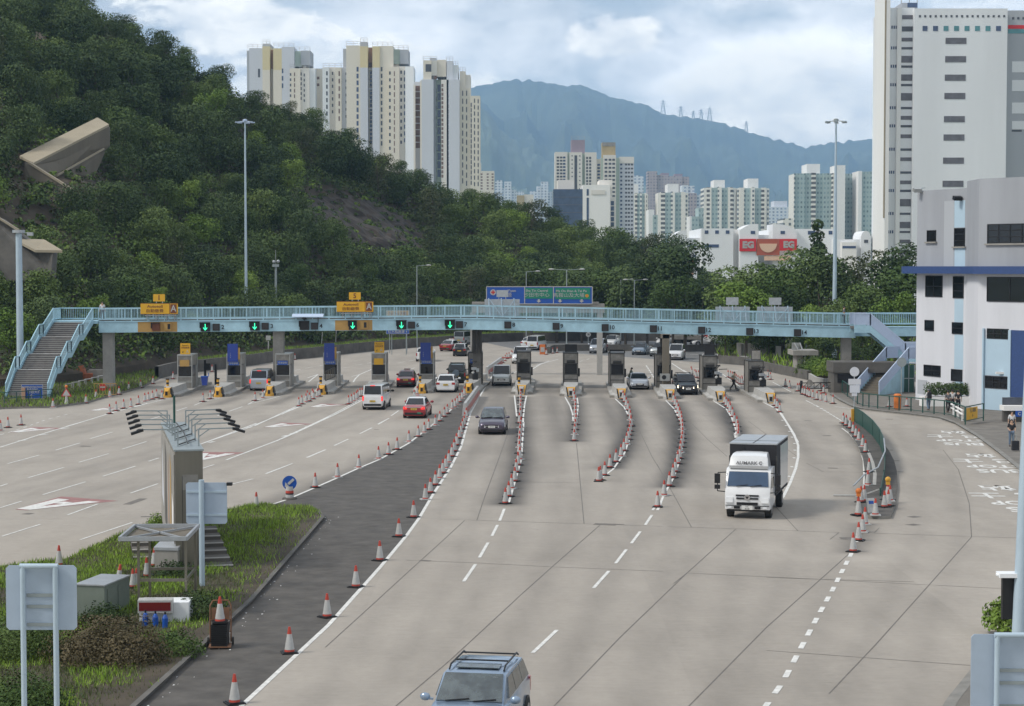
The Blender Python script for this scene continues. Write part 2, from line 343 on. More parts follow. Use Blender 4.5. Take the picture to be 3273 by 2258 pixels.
# ================================================================== SETTING
from mathutils import noise as mnoise
def dist_poly(X, Y, poly):
    d = np.full(X.shape, 1e9)
    for a, b in zip(poly, poly[1:]):
        ax, ay, bx, by = a[0], a[1], b[0], b[1]; L2 = (bx-ax)**2 + (by-ay)**2 + 1e-9
        t = np.clip(((X-ax)*(bx-ax) + (Y-ay)*(by-ay))/L2, 0, 1)
        d = np.minimum(d, np.hypot(X-ax-t*(bx-ax), Y-ay-t*(by-ay)))
    return d
ROWS = dict(   # rows of cones, base points in picture crops
 left_island=('D', [(988,1195),(1047,1170),(1115,1148),(1180,1137),(1248,1112),(1305,1087),(1337,1078),(1375,1065),(1412,1052),(1460,1062)]),
 left_verge=('D', [(478,1140),(775,1100),(865,1055),(990,1045),(1073,1022),(1160,982),(1268,960),(1380,925),(1560,880),(1912,815)]),
 left_edge=('D', [(190,1298),(72,1320),(5,1350)]),
 lane_two=('D', [(1830,1087),(1895,1062)]),
 lane_three=('A', [(100,1078),(170,1055)]),
 lane_four=('J', [(255,1108),(300,1078),(363,1050),(415,1035),(380,1003),(470,1003),(458,975),(528,975),(560,962)]),
 lane_five=('J', [(990,1078),(1033,1060),(1072,1035),(1110,1012),(1125,990),(1160,965),(1195,960)]),
 lane_six=('J', [(1960,990),(2005,935)]),
 median_left=('A', [(1987,1025),(1968,1060),(1946,1090),(1922,1115),(1903,1138),(1877,1152),(1833,1195),(1806,1222),(1765,1262),(1725,1300),(1665,1338),(1625,1368),(1570,1402),(1486,1450)]),
 median_left_near=('H', [(1810,148),(1703,210),(1580,265),(1338,375),(1075,490),(800,615),(75,872)]),
 median_right_far=('A', [(2003,1230),(1990,1270),(1985,1305),(1970,1335),(1956,1377),(1941,1417),(1915,1478),(1893,1535)]),
 median_right=('E', [(452,210),(432,265),(408,312),(380,370),(352,420),(327,462),(297,510),(260,570),(214,640),(168,700),(62,860)]),
 median_right_near=('d', [(901,1213),(858,1267),(804,1327),(739,1395),(654,1476),(530,1590)]),
 lane_eight_far=('K', [(1222,1070),(1222,1120),(1222,1180),(1225,1240),(1222,1300),(1218,1370),(1205,1450),(1228,1520)]),
 lane_eight=('E', [(1030,50),(1027,92),(1022,130),(1018,183),(1015,232),(1015,282),(1020,340),(1005,390),(988,455),(975,535),(945,603),(920,673),(890,735)]),
 lane_nine_far=('K', [(2005,1070),(2015,1120),(2035,1175),(2030,1230),(2030,1290),(2032,1350),(2035,1410),(2040,1475)]),
 lane_nine=('E', [(1525,25),(1520,70),(1515,115),(1510,170)]),
 lane_ten_far=('B', [(1385,1205),(1400,1230),(1415,1270),(1430,1305),(1445,1355),(1452,1395),(1457,1440)]),
 lane_ten=('E', [(2022,40),(2015,85),(2008,120),(1998,160),(1983,203),(1958,262),(1932,312),(1887,362),(1832,412),(1785,482),(1745,525),(1730,535)]),
 lane_eleven_far=('I', [(430,1000),(455,1055),(480,1110),(500,1170),(520,1220)]),
 lane_eleven=('F', [(205,105),(218,135),(222,170),(228,210),(230,250),(230,290),(228,330),(222,370),(213,418),(205,472),(188,518),(165,592),(145,645),(112,720),(65,805),(5,908)]),
 lane_twelve_far=('I', [(1185,1020),(1210,1060),(1240,1095),(1265,1130)]),
 lane_twelve=('F', [(660,55),(680,95),(697,150),(720,185),(728,225),(733,260),(735,292),(730,322)]),
 lane_thirteen=('I', [(1930,1055),(1960,1090),(2000,1150)]),
 right_island=('F', [(1680,170),(1705,190),(1740,215),(1768,258),(1793,295),(1820,325),(1855,385),(1880,435),(1912,615),(1900,735)]),
 right_tip=('F', [(1838,890),(1868,880),(1968,1010),(2050,935),(2085,925),(2100,880)]),
 right_tail=('F', [(1875,1065),(1853,1135),(1817,1210),(1768,1310)]),
 right_gate=('C', [(875,1090),(913,1107),(985,1133),(1000,1130),(1030,1160),(1050,1165),(1075,1175),(1092,1185),(1123,1198),(1160,1210),(1195,1220),(1240,1230),(1305,1245),(1193,1130),(1220,1150)]),
 right_wall=('C', [(693,925),(735,940),(780,955),(813,965),(853,980),(740,1028),(718,1005)]),
 behind_twelve=('I', [(700,600),(690,575),(745,620),(765,640),(800,640),(820,655),(840,660)]),
 behind_thirteen=('I', [(1235,635),(1272,645),(1300,660),(1330,675),(1355,695),(1382,715),(1412,735),(1445,740),(1475,700),(1440,720)]),
 far_right=('I', [(1320,430),(1335,435),(1235,325)]),
 behind_eight=('K', [(960,560),(995,530),(1018,500),(1050,490),(1085,460),(1105,470),(1135,500),(1150,460),(1605,438),(1697,420),(1762,410)]),
 far_wall=('J', [(198,420),(440,388),(1025,320),(1075,318),(1230,300),(1600,260),(1860,235)]),
 pavement=('G', [(690,305),(850,300)]),
)
def rowpts(k): z, l = ROWS[k]; return [g(z, x, y) for x, y in l]
def line(*ks): return [p for k in ks for p in rowpts(k)]
GRIME = [(line('lane_eight_far', 'lane_eight'), .8, .95), (line('lane_nine_far', 'lane_nine'), .7, .9), (line('lane_ten_far', 'lane_ten')[:16], .75, .9),
         (line('lane_eleven_far', 'lane_eleven')[:19], .8, .95), (line('lane_twelve_far', 'lane_twelve'), .75, .9), (line('median_left', 'median_left_near'), .9, .75),
         (line('left_verge')[::-1], .8, .6), (line('right_island', 'right_tip'), .55, .6), (line('right_tail'), .6, .6)]
LANES = [[(X0, 176), (X0+.1, 160), (X1, 140), (X2, 118), (X3, 95)] for X0, X1, X2, X3 in
         ((-1.2, -1.35, -1.7, -3.2), (3.1, 3.0, 2.8, 1.6), (7.3, 7.3, 6.9, 5.4), (11.5, 11.2, 10.6, 9.4), (15.7, 15.6, 14.6, 13.2), (20, 19.4, 18.2, 16.5))]
LANES += [[(X0, 178), (X0-.1, 160), (X0-.8, 148)] for X0 in (-5.6, -9.9, -14.2, -18.4, -22.8, -27.2)]
# wheel tracks down the right hand carriageway, continuing each lane to the foot of the picture, and on the left one
FLOW = [[G(*q) for q in l] for l in (((1590,1260),(1572,1400),(1470,1640),(1290,1960),(1100,2258)),((1745,1270),(1745,1500),(1690,1740),(1560,2000),(1400,2300)),((1905,1275),(1930,1500),(1880,1720),(1790,1960),(1640,2300)),((2070,1280),(2110,1480),(2090,1700),(2000,1960),(1880,2300)),((2225,1285),(2290,1450),(2310,1650),(2250,1950),(2160,2300)),((2560,1350),(2640,1480),(2640,1660),(2540,1950),(2430,2300)),((2900,1360),(2990,1500),(3010,1700),(2900,1950),(2790,2300)),((1240,1300),(950,1400),(600,1500),(200,1610)),((1040,1300),(700,1400),(300,1500),(0,1570)),((900,1270),(560,1370),(200,1450)),((740,1275),(420,1340),(0,1430)))]
def pave(name, x0, x1, y0, y1, step, z, m, dirt=True):
    xs = np.arange(x0, x1+step, step); ys = np.arange(y0, y1+step, step); X, Y = np.meshgrid(xs, ys)
    n, k = len(ys), len(xs); co_ = np.zeros((n*k, 3), np.float32); co_[:, 0] = X.ravel(); co_[:, 1] = Y.ravel(); co_[:, 2] = z
    i = np.arange((n-1)*(k-1)); r, c = i//(k-1), i % (k-1); a = r*k+c
    fc = np.stack([a, a+1, a+k+1, a+k], 1).ravel()
    me = bpy.data.meshes.new(name); me.vertices.add(n*k); me.vertices.foreach_set('co', co_.ravel()); me.loops.add(len(fc)); me.loops.foreach_set('vertex_index', fc)
    me.polygons.add(len(i)); me.polygons.foreach_set('loop_start', np.arange(0, len(fc), 4)); me.polygons.foreach_set('loop_total', np.full(len(i), 4)); me.update()
    D = np.zeros(X.shape)
    if dirt:
        for pl, w, a_ in GRIME: D += a_*np.exp(-(dist_poly(X, Y, pl)/w)**2)*np.where(pl is GRIME[5][0], .7, 1)
        for pl in LANES: D += .40*np.exp(-(dist_poly(X, Y, pl)/.75)**2)*np.clip((Y-85)/50, 0, 1)
        for pl in FLOW: D += .12*np.exp(-((dist_poly(X, Y, pl)-.85)/.38)**2) + .06*np.exp(-(dist_poly(X, Y, pl)/1.6)**2)
        inlane = (X > -31) & (X < 23)
        D += np.where(inlane, .5*np.exp(-((Y-164)/3.5)**2)*(.35+.65*np.sin((X-1.07)/4.3*2*np.pi)**2), 0)
    at = me.attributes.new('dirt', 'FLOAT', 'POINT'); at.data.foreach_set('value', np.clip(D, 0, 1).ravel().astype(np.float32))
    me.materials.append(m); o = bpy.data.objects.new(name, me); C.objects.link(o); return o
def road_mat():
    m = bpy.data.materials.new('road_concrete'); m.use_nodes = True; nt = m.node_tree; N, L = nt.nodes, nt.links; b = N['Principled BSDF']; b.inputs['Roughness'].default_value = .85; b.inputs['Specular IOR Level'].default_value = .25
    g_ = N.new('ShaderNodeNewGeometry'); at = N.new('ShaderNodeAttribute'); at.attribute_name = 'dirt'
    def nz(scale, det, sc=(1, 1, 1), rough=.6):
        mp = N.new('ShaderNodeMapping'); mp.inputs['Scale'].default_value = sc; L.new(g_.outputs['Position'], mp.inputs[0])
        n = N.new('ShaderNodeTexNoise'); n.inputs['Scale'].default_value = scale; n.inputs['Detail'].default_value = det; n.inputs['Roughness'].default_value = rough; L.new(mp.outputs[0], n.inputs['Vector']); return n.outputs['Fac']
    def mm(op, a, b_=None, c=None, cl=False):
        n = N.new('ShaderNodeMath'); n.operation = op; n.use_clamp = cl
        for i, q in enumerate((a, b_, c)):
            if q is None: continue
            if isinstance(q, (int, float)): n.inputs[i].default_value = q
            else: L.new(q, n.inputs[i])
        return n.outputs[0]
    big = nz(.08, 5); patch = nz(.5, 7, (1, .35, 1)); fine = nz(3.5, 9, (1, 1, 1), .7); broom = nz(1.2, 6, (.6, 7, 1), .7); spots = nz(2.2, 2)
    val = mm('ADD', 1.0, mm('MULTIPLY', mm('SUBTRACT', big, .5), .30)); val = mm('ADD', val, mm('MULTIPLY', mm('SUBTRACT', patch, .5), .5))
    val = mm('ADD', val, mm('MULTIPLY', mm('SUBTRACT', fine, .5), .30)); val = mm('ADD', val, mm('MULTIPLY', mm('SUBTRACT', broom, .5), .36))
    sn = N.new('ShaderNodeVectorMath'); sn.operation = 'SNAP'; L.new(g_.outputs['Position'], sn.inputs[0]); sn.inputs[1].default_value = (4.7, 11.5, 5); wn = N.new('ShaderNodeTexWhiteNoise'); L.new(sn.outputs[0], wn.inputs['Vector']); val = mm('ADD', val, mm('MULTIPLY', mm('SUBTRACT', wn.outputs['Value'], .5), .07))
    sp = mm('MULTIPLY', mm('GREATER_THAN', spots, .74), .12); val = mm('SUBTRACT', val, sp)
    d = mm('MULTIPLY', at.outputs['Fac'], mm('ADD', .55, mm('MULTIPLY', broom, .8)), None, True)
    c = N.new('ShaderNodeVectorMath'); c.operation = 'SCALE'; c.inputs[0].default_value = (.338, .305, .266); L.new(val, c.inputs['Scale'])
    mx = N.new('ShaderNodeMix'); mx.data_type = 'RGBA'; L.new(d, mx.inputs[0]); L.new(c.outputs[0], mx.inputs[6]); mx.inputs[7].default_value = (.06, .056, .053, 1); L.new(mx.outputs[2], b.inputs['Base Color'])
    bp = N.new('ShaderNodeBump'); bp.inputs['Strength'].default_value = .25; bp.inputs['Distance'].default_value = .02; L.new(broom, bp.inputs['Height']); L.new(bp.outputs[0], b.inputs['Normal'])
    return m
RM = road_mat(); MATS['road_concrete'] = RM
struct(pave('road', -62, 62, 24, 284, .4, 0, RM))
mb = MB(); mb.add([(-9000, -200, -.3), (9000, -200, -.3), (9000, 14000, -.3), (-9000, 14000, -.3)], [(0, 1, 2, 3)]); struct(mb.build('ground', 'grass_dull'))
def sheet(name, poly, z, m, parent=None):
    mb = MB(); mb.add([(p[0], p[1], z) for p in poly], [tuple(range(len(poly)))])
    me = mb.build(name, m, parent); b = bmesh.new(); b.from_mesh(me.data); bmesh.ops.triangulate(b, faces=b.faces)
    for f in b.faces:
        if f.normal.z < 0: f.normal_flip()
    b.to_mesh(me.data); b.free(); return me
def slab(name, poly, z0, z1, mats, parent=None, edge=None):      # raised area with its vertical edge
    mb = MB(); n = len(poly); a = [(p[0], p[1], z0) for p in poly]; b_ = [(p[0], p[1], z1) for p in poly]
    mb.add(a+b_, [tuple(range(n, 2*n))], 0); mb.add(a+b_, [(k, (k+1) % n, n+(k+1) % n, n+k) for k in range(n)], 1)
    o = mb.build(name, mats, parent); b = bmesh.new(); b.from_mesh(o.data); bmesh.ops.triangulate(b, faces=[f for f in b.faces if len(f.verts) > 4]); b.to_mesh(o.data); b.free(); return o
# far asphalt carriageway
fa = [G(*q) for q in ((1546,1095),(1677,1123),(1890,1134),(2081,1148),(2250,1160),(2420,1172))]
struct(sheet('far_road', [Vector((fa[0].x, 300, 0))] + [(-36, 330, 0), (200, 400, 0), (200, 205, 0)][0:0] + [G(1480,1087), *fa, Vector((48, 215, 0)), Vector((140, 240, 0)), Vector((140, 330, 0)), Vector((-20, 330, 0))], .004, 'asphalt_far'))
# asphalt median
ML = [G(*q) for q in ((1553,1222),(1500,1246),(1484,1262),(1447,1306),(1400,1345),(1360,1376),(1306,1418),(1270,1438),(1212,1470),(1147,1497),(1079,1528),(1006,1560),(922,1596),(835,1625),(700,1640),(640,1700))]
MR = [G(*q) for q in ((771,2258),(1050,1999),(1215,1814),(1300,1712),(1339,1658),(1385,1580),(1442,1492),(1474,1428),(1486,1385),(1504,1321),(1530,1273),(1551,1239),(1575,1200))]
bl = [G(640,2380), G(560,2450)]
struct(sheet('median_pavement', [G(300,2450), G(400,2250), G(560,2100), G(600,1950), *ML[::-1], *MR[::-1], *bl][::1], .004, 'asphalt_near'))

# ---- painted markings, one object per kind of marking
_sz = [0]
def strip(mb, ps, w, z=.009, dash=None, mi=0):
    _sz[0] = (_sz[0]+1) % 60; z += _sz[0]*.00004
    ps = [Vector((p[0], p[1], 0)) for p in ps]
    if dash:
        on, off = dash; seg = []; t = 0; cur = [ps[0]]; state = True; rem = on
        for a, b in zip(ps, ps[1:]):
            d = (b-a).length; u = 0
            while d-u > rem:
                u += rem; q = a+(b-a)*(u/d); cur.append(q)
                if state: seg.append(cur)
                cur = [q]; state = not state; rem = on if state else off
            rem -= d-u; cur.append(b)
        if state and len(cur) > 1: seg.append(cur)
        for s_ in seg: strip(mb, s_, w, z, None, mi)
        return
    L_, R_ = [], []
    for i, p in enumerate(ps):
        d = (ps[min(i+1, len(ps)-1)] - ps[max(i-1, 0)])
        if d.length < 1e-6: continue
        d.normalize(); n = Vector((-d.y, d.x, 0))*w/2; L_.append(p+n); R_.append(p-n)
    k = len(L_)
    mb.add([(p.x, p.y, z) for p in L_+R_], [(i, i+1, k+i+1, k+i) for i in range(k-1)], mi)
def S(*q): return [G(*p) for p in q]
lm = MB()
strip(lm, MR, .14); strip(lm, ML[1:15], .14)
def Z(k, *q): return pts(k, *q)
# dashes of the near lanes, each given by its two ends
for k, a, b in (('E',(880,782),(838,890)),('E',(818,928),(768,1027)),('E',(733,1087),(655,1222)),('E',(620,1282),(513,1438)),
                ('E',(2210,838),(2150,928)),('E',(2105,987),(2025,1093)),('E',(1980,1148),(1883,1274)),('E',(1822,1343),(1684,1497)),('d',(1258,1424),(1203,1476)),
                ('E',(2230,772),(2218,795)),('E',(2272,772),(2258,795))):
    strip(lm, Z(k, a, b), .12)
strip(lm, Z('E',(920,725),(985,500),(1030,340),(1055,0)), .11); strip(lm, Z('K',(1255,1500),(1262,1350),(1280,1180),(1308,1045)), .12)
strip(lm, Z('K',(1130,1040),(1165,1350)), .12); strip(lm, Z('K',(1880,1065),(1955,1200),(1990,1310),(2000,1420)), .12); strip(lm, Z('K',(2058,1075),(2072,1200),(2055,1330),(2048,1450)), .12)
strip(lm, Z('E',(1715,535),(1860,425),(1960,285),(2005,160),(2025,0)), .11); strip(lm, Z('B',(1315,1200),(1395,1275),(1430,1340)), .12)
strip(lm, Z('F',(8,935),(60,800),(150,640),(205,480),(235,330),(235,200),(190,60),(165,0)), .11); strip(lm, Z('I',(315,975),(440,1100),(520,1260)), .12)
strip(lm, Z('I',(910,910),(1000,970),(1210,1100),(1290,1230),(1350,1400),(1365,1596)), .12); strip(lm, Z('F',(700,240),(715,330)), .12)
strip(lm, Z('I',(1620,930),(1670,965)), .14); strip(lm, Z('I',(1710,980),(1950,1100),(2030,1180),(2160,1400),(2270,1596)), .14)
strip(lm, Z('F',(1112,62),(1160,130),(1235,250),(1272,350),(1272,460),(1250,560),(1200,690),(1140,810),(1075,900)), .15)
for x, y in ((1135,128),(1167,175),(1197,228),(1222,280),(1243,337),(1248,398),(1242,468),(1222,548),(1193,635),(1145,738)):
    p = g('F', x, y); strip(lm, [p, p+Vector((0, .45, 0))], .16)
strip(lm, Z('G',(0,268),(60,300),(120,335),(180,370),(245,410)), .11, dash=(.9, .9)); strip(lm, Z('C',(1060,1215),(1180,1275)), .11, dash=(4, 1.2)); strip(lm, Z('C',(1200,1285),(1380,1400)), .11, dash=(.9, 1))
strip(lm, Z('C',(760,1050),(950,1150)), .12, dash=(6, 1.5)); strip(lm, Z('C',(270,950),(540,1145)), .12)
# stub dashes of the right hand lane line, running down to the foot of the picture
strip(lm, S((2741,1723),(2718,1777),(2690,1830),(2660,1889),(2620,1960),(2585,2025),(2540,2110),(2500,2185),(2460,2240),(2400,2330)), .16, dash=(.95, 1.0))
strip(lm, Z('F',(1665,195),(1740,250),(1820,360),(1862,490),(1868,640),(1862,740)), .1)
# left carriageway
strip(lm, Z('D',(0,1497),(340,1388),(700,1280),(960,1200),(1210,1130),(1330,1098)), .14); strip(lm, Z('D',(600,1307),(840,1238),(1000,1185),(1470,1068)), .12)
strip(lm, Z('L',(0,215),(180,165),(380,100),(560,55)), .01)
for (x, y) in ((160,1440),(350,1387),(545,1330)): p = g('D', x, y); strip(lm, [p, p+Vector((.35, .8, 0))], .25)
for (x, y) in ((1880,1455),(2228,1322)): p = g('D', x, y); strip(lm, [p, p+Vector((.2, .8, 0))], .25)
strip(lm, Z('D',(1780,1478),(2000,1397),(2312,1280)), .14); strip(lm, Z('J',(0,1230),(120,1165),(255,1115)), .12); strip(lm, Z('J',(-400,1400),(0,1210),(230,1105)), .12)
strip(lm, Z('J',(0,1590),(250,1480),(520,1355),(800,1225),(1000,1120),(1190,1020)), .14); strip(lm, Z('J',(525,1340),(780,1215),(960,1120),(1165,1010)), .11)
strip(lm, Z('L',(1055,205),(1310,118),(1600,0)), .12); strip(lm, Z('L',(1205,285),(1480,180),(1749,55)), .14)
strip(lm, Z('A',(0,1560),(80,1520),(300,1440),(660,1270)), .01)
for p in ((358,1412),(136,1515),(10,1555)): q = g('J', *p) ; strip(lm, [q, q+Vector((.3, .9, 0))], .25)
for a, b in (((0,1497),(200,1378)),): pass
DL = [('L',(40,305),(208,260)),('L',(150,380),(340,325)),('L',(228,470),(455,402)),('L',(0,540),(115,505)),('L',(10,692),(215,628)),('L',(360,578),(520,520)),('L',(428,710),(705,618)),
      ('L',(297,233),(425,195)),('L',(420,298),(578,252)),('L',(548,372),(722,318)),('L',(695,462),(840,412)),('L',(480,172),(598,137)),('L',(650,228),(780,187)),('L',(792,292),(845,275)),
      ('L',(1072,332),(1140,310)),('L',(1415,358),(1555,305)),('L',(1632,272),(1733,230)),('L',(1210,420),(1348,386)),('L',(0,425),(38,412)),('L',(1185,63),(1190,61)),
      ('J',(1425,1370),(1585,1288)),('J',(1622,1248),(1732,1172)),('J',(1155,1515),(1335,1425)),('A',(815,1480),(940,1423)),('A',(570,1590),(735,1518)),('D',(1335,1250),(1440,1218)),
      ('D',(1590,1167),(1685,1137)),('D',(2065,1172),(2185,1130)),('D',(1960,1213),(2015,1193)),('A',(1210,1290),(1305,1235)),('H',(195,445),(520,318)),('H',(700,245),(925,150)),('H',(1035,98),(1205,18))]
for k, a, b in DL: strip(lm, Z(k, a, b), .11)
strip(lm, Z('D',(0,1385),(200,1325),(410,1250),(620,1195)), .1, dash=(.9, .9)); strip(lm, Z('D',(1750,1118),(1830,1085),(1980,1055)), .1); strip(lm, Z('D',(1290,1095),(1470,1065)), .1)
strip(lm, Z('A',(35,1110),(90,1080),(180,1050)), .1); strip(lm, Z('A',(35,1110),(320,1038)), .1)
for k, a, b in (('J',(380,690),(540,635)),('J',(540,635),(400,745)),('J',(1035,668),(1150,640)),('J',(1150,640),(1090,700)),('J',(1090,700),(1060,750)),('J',(1150,640),(1335,560)),('J',(1690,650),(1740,630))): strip(lm, Z(k, a, b), .14)
for k, a, b in (('J',(190,578),(280,562)),('J',(350,545),(470,525)),('J',(560,510),(620,500)),('J',(910,540),(1010,528)),('J',(1090,500),(1195,487)),('J',(1265,472),(1330,460)),('J',(1720,468),(1825,450)),('J',(1880,440),(1980,420)),('J',(1020,440),(1180,430)),('J',(1905,560),(1970,538))): strip(lm, Z(k, a, b), .12)
strip(lm, Z('B',(565,935),(640,890),(720,865),(800,845)), .15); strip(lm, Z('B',(375,975),(560,905)), .14); strip(lm, Z('B',(600,900),(720,858)), .12)
strip(lm, Z('B',(995,865),(1095,835)), .12, dash=(2, 3)); strip(lm, Z('B',(1262,865),(1262,930)), .14, dash=(2.5, 1.2)); strip(lm, Z('B',(1595,900),(1665,1010)), .14, dash=(3, 1)); strip(lm, Z('B',(1825,880),(1985,985)), .15); strip(lm, Z('B',(1930,940),(1985,975)), .12)
for k, a, b in (('B',(985,795),(1080,797)),('I',(515,415),(660,425)),('I',(715,500),(850,510)),('I',(1230,525),(1380,535)),('I',(570,362),(700,370)),('I',(715,383),(855,380)),('I',(760,258),(880,262)),('I',(680,293),(790,296)),('B',(725,822),(800,820))): strip(lm, Z(k, a, b), .3)
for k, x, y in (('I',(0),0),): pass
strip(lm, [MR[-1]+Vector((.3,0,0)), g('B', 480, 795), g('B', 560, 770)], .01)
strip(lm, Z('G',(1010,380),(1160,405)), .12); strip(lm, Z('C',(1320,1270),(1520,1295)), .12)
strip(lm, [g('D', 1430, 880), g('D', 1900, 850), g('A', 10, 835)], .01)
struct(lm.build('lane_markings', 'road_white', fix=False))
# slab joints and repairs
jm = MB()
for k, q in (('E',[(0,1020-3),(120,868),(640,886),(1700,920),(2310,940)]),('F',[(110,1085),(700,1102),(1270,1122),(1640,1137)]),('E',[(0,1245),(640,1270),(1310,1305),(2310,1345)]),('F',[(270,1502),(1470,1558),(2312,1580)]),
             ('s',[(2450,1846),(2624,1853),(3220,1883)]),('s',[(2450,2080),(2750,2102),(3105,2128)]),('s',[(700,2200),(1500,2060),(1300,2040)][:0]),
             ('E',[(940,20),(830,330),(700,680),(632,886)]),('E',[(520,888),(290,1100),(0,1362)]),('s',[(1300,1833),(1180,1943),(1040,2070),(780,2300)][:3]),('E',[(1530,190),(1565,560),(1598,915)]),('E',[(1740,930),(1310,1305),(985,1596)]),
             ('s',[(1650,1916),(1440,2110),(1180,2330)]),('F',[(0,520),(130,760),(310,1088)]),('F',[(710,1105),(270,1502),(150,1596)]),('s',[(2196,1832),(1980,2040),(1740,2290)]),('F',[(1070,905),(1270,1122)]),
             ('F',[(280,120),(460,300),(630,450)]),('F',[(820,130),(1080,320),(1290,470)]),('G',[(1180,680),(1320,860),(1420,1170),(1440,1470)]),('G',[(550,1440),(1440,1470),(1850,1482)]),('G',[(550,1440),(600,1390)]),
             ('s',[(3106,1716),(2970,1870),(2800,2060),(2650,2218)]),('s',[(2717,1768),(2622,1853),(2450,2006),(2180,2280)]),('G',[(0,803),(450,818)]),('G',[(60,880),(450,885)]),('F',[(1640,1137),(1560,1198),(1720,1200)]),
             ('E',[(1050,540),(1660,548)]),('E',[(2080,40),(2210,310),(2312,480)]),('B',[(720,1270),(720,1300)]),('K',[(1330,1055),(1850,1068)]),('F',[(1345,510),(1500,590)])):
    if q: strip(jm, Z(k, *q), .036, .0045)
for k, a, b, w in (('E',(1690,918),(1890,925),.5),('E',(1890,922),(1960,922),.15),('E',(115,1247),(215,1252),.25),('F',(1540,555),(1630,557),.35),('F',(1330,127),(1395,130),.35),('F',(1250,265),(1290,265),.2),('F',(1495,263),(1570,265),.25),
                ('G',(88,552),(155,550),.35),('G',(720,780),(785,780),.3),('G',(765,880),(820,882),.3),('G',(690,682),(725,683),.3),('L',(750,587),(840,586),.3),('L',(675,522),(765,490),.4),('L',(430,210),(480,212),.35),('L',(130,570),(170,572),.45),
                ('J',(1365,1453),(1440,1455),.3),('J',(800,1078),(880,1078),.25),('D',(730,1487),(820,1487),.35),('C',(1060,1397),(1110,1398),.3),('G',(665,400),(725,402),.35),('C',(970,1533),(1000,1534),.3),('C',(1785,1383),(1845,1384),.35),('F',(1650,1188),(1760,1188),.5)): strip(jm, Z(k, a, b), w, .0045)
for x0, x1, y in ((845,990,1290),(830,990,1362)):
    a, b, c, d = g('G', x0, y), g('G', (x0+x1)/2, y+9), g('G', x1, y+2), g('G', (x0+x1)/2, y-9); jm.add([(p.x, p.y, .0045) for p in (a, b, c, d)], [(0, 1, 2, 3)])
struct(jm.build('slab_joints', 'joint', fix=False))
# electronic toll symbols and bus stop lettering painted on the road
def toll_symbol(k, tip, base, w, red=True):
    a, b = g(k, *tip), g(k, *base); d = (b-a); n = Vector((-d.y, d.x, 0)).normalized()*w/2; mb = MB(); q = lambda t, s_, z: tuple(a + d*t + n*s_ + Vector((0, 0, z)))
    if red: mb.add([q(-.05, -.25, .006), q(-.05, .25, .006), q(1.2, 1.35, .006), q(1.2, -1.35, .006)], [(0, 1, 2, 3)], 1)
    for s_ in (1, -1):
        mb.add([q(0, 0, .011), q(0, .3*s_, .011), q(1, 1.0*s_, .011), q(1, .45*s_, .011), q(.3, .0*s_, .011)], [(0, 1, 2, 3, 4)], 0)
    mb.add([q(.62, -.22, .0115), q(.62, .22, .0115), q(.8, .22, .0115), q(.8, -.22, .0115)], [(0, 1, 2, 3)], 0)
    o = mb.build('toll_lane_symbol', ['road_white', 'road_red'], fix=False); struct(o)
for a in (('L',(125,548),(420,500),2.6),('D',(130,1360),(390,1325),2.0),('D',(840,1165),(1020,1145),1.8),('J',(475,1118),(745,1082),2.0),('A',(215,1315),(440,1285),2.0),('L',(1055,285),(1155,250),2.2)): toll_symbol(*a)
for (bx, by, sz, lab) in ((1310, 560, 1.5, 0), (1590, 785, 1.5, 0), (1800, 1100, 1.5, 0)):
    p = g('G', bx, by); r = R(180-9) if bx < 1500 else R(180-7 if bx < 1700 else 180-3)
    for j, (tx, sx_, off, h_) in enumerate((('BUS', 1.0, 1.0, 1.5), ('STOP', .85, .55, 1.5))):
        pass
    rot = (0, 0, r)
    ux = Vector((math.cos(r), math.sin(r), 0)); uy = Vector((-math.sin(r), math.cos(r), 0))
    for tx, oy, sz_, sxx, syy in (('BUS', -0.2, 1.25, 1.05, 1.9), ('STOP', 2.1-4.7*0, 1.2, 1.05, 1.8), ):
        pass
    lines = [('BUS', 5.0, 1.25, 1.9), ('STOP', 2.6, 1.1, 1.8), ('巴 士', -.3, 1.5, 1.6), ('站', -3.4, 1.5, 1.6)]
    for tx, oy, sz_, syy in lines:
        o = text(tx, sz_, 'road_white', None, p + uy*(oy) + Vector((0, 0, .009)), rot, 'road_lettering', .001, 1.15, 'CENTER', .03, syy); struct(o)

# ---- kerbed islands, pavement and verges
right_isle = [g('G', x, y) for x, y in ((255,455),(300,500),(345,555),(400,650),(450,760),(470,900),(465,1030),(440,1130),(395,1270),(480,1300),(600,1312),(705,1308),(745,1200),(768,1040),(760,900),(735,800),(690,710),(620,620),(560,555),(470,480),(380,432),(300,430))]
struct(slab('right_traffic_island', right_isle, -.02, .14, ['asphalt_near', 'kerb']))
mb = MB(); strip(mb, [g('G', x, y, .14) for x, y in ((440,620),(500,700),(540,800),(560,900),(555,1000))], .18, .146); struct(mb.build('island_kerb_line', 'concrete_pale', fix=False))
kerbR = [g('G', x, y) for x, y in ((150,175),(240,235),(350,290),(440,315),(600,335),(900,367),(1160,400),(1300,450),(1500,570),(1700,720),(1870,860))] + S((3330,1600),(3370,1750),(3330,1900),(3180,2080),(3040,2258),(2960,2400))
struct(slab('pavement', [Vector((31, 168, 0)), *kerbR, Vector((60, 38, 0)), Vector((60, 168, 0))], -.02, .13, [mat('paving_grey', (.17, .155, .135), .9, var=.3, scale=.9, bump=.2, det=8), 'kerb']))
mb = MB(); strip(mb, [p+Vector((.05, .1, 0)) for p in kerbR], .3, .136); struct(mb.build('kerb', 'kerb', fix=False))
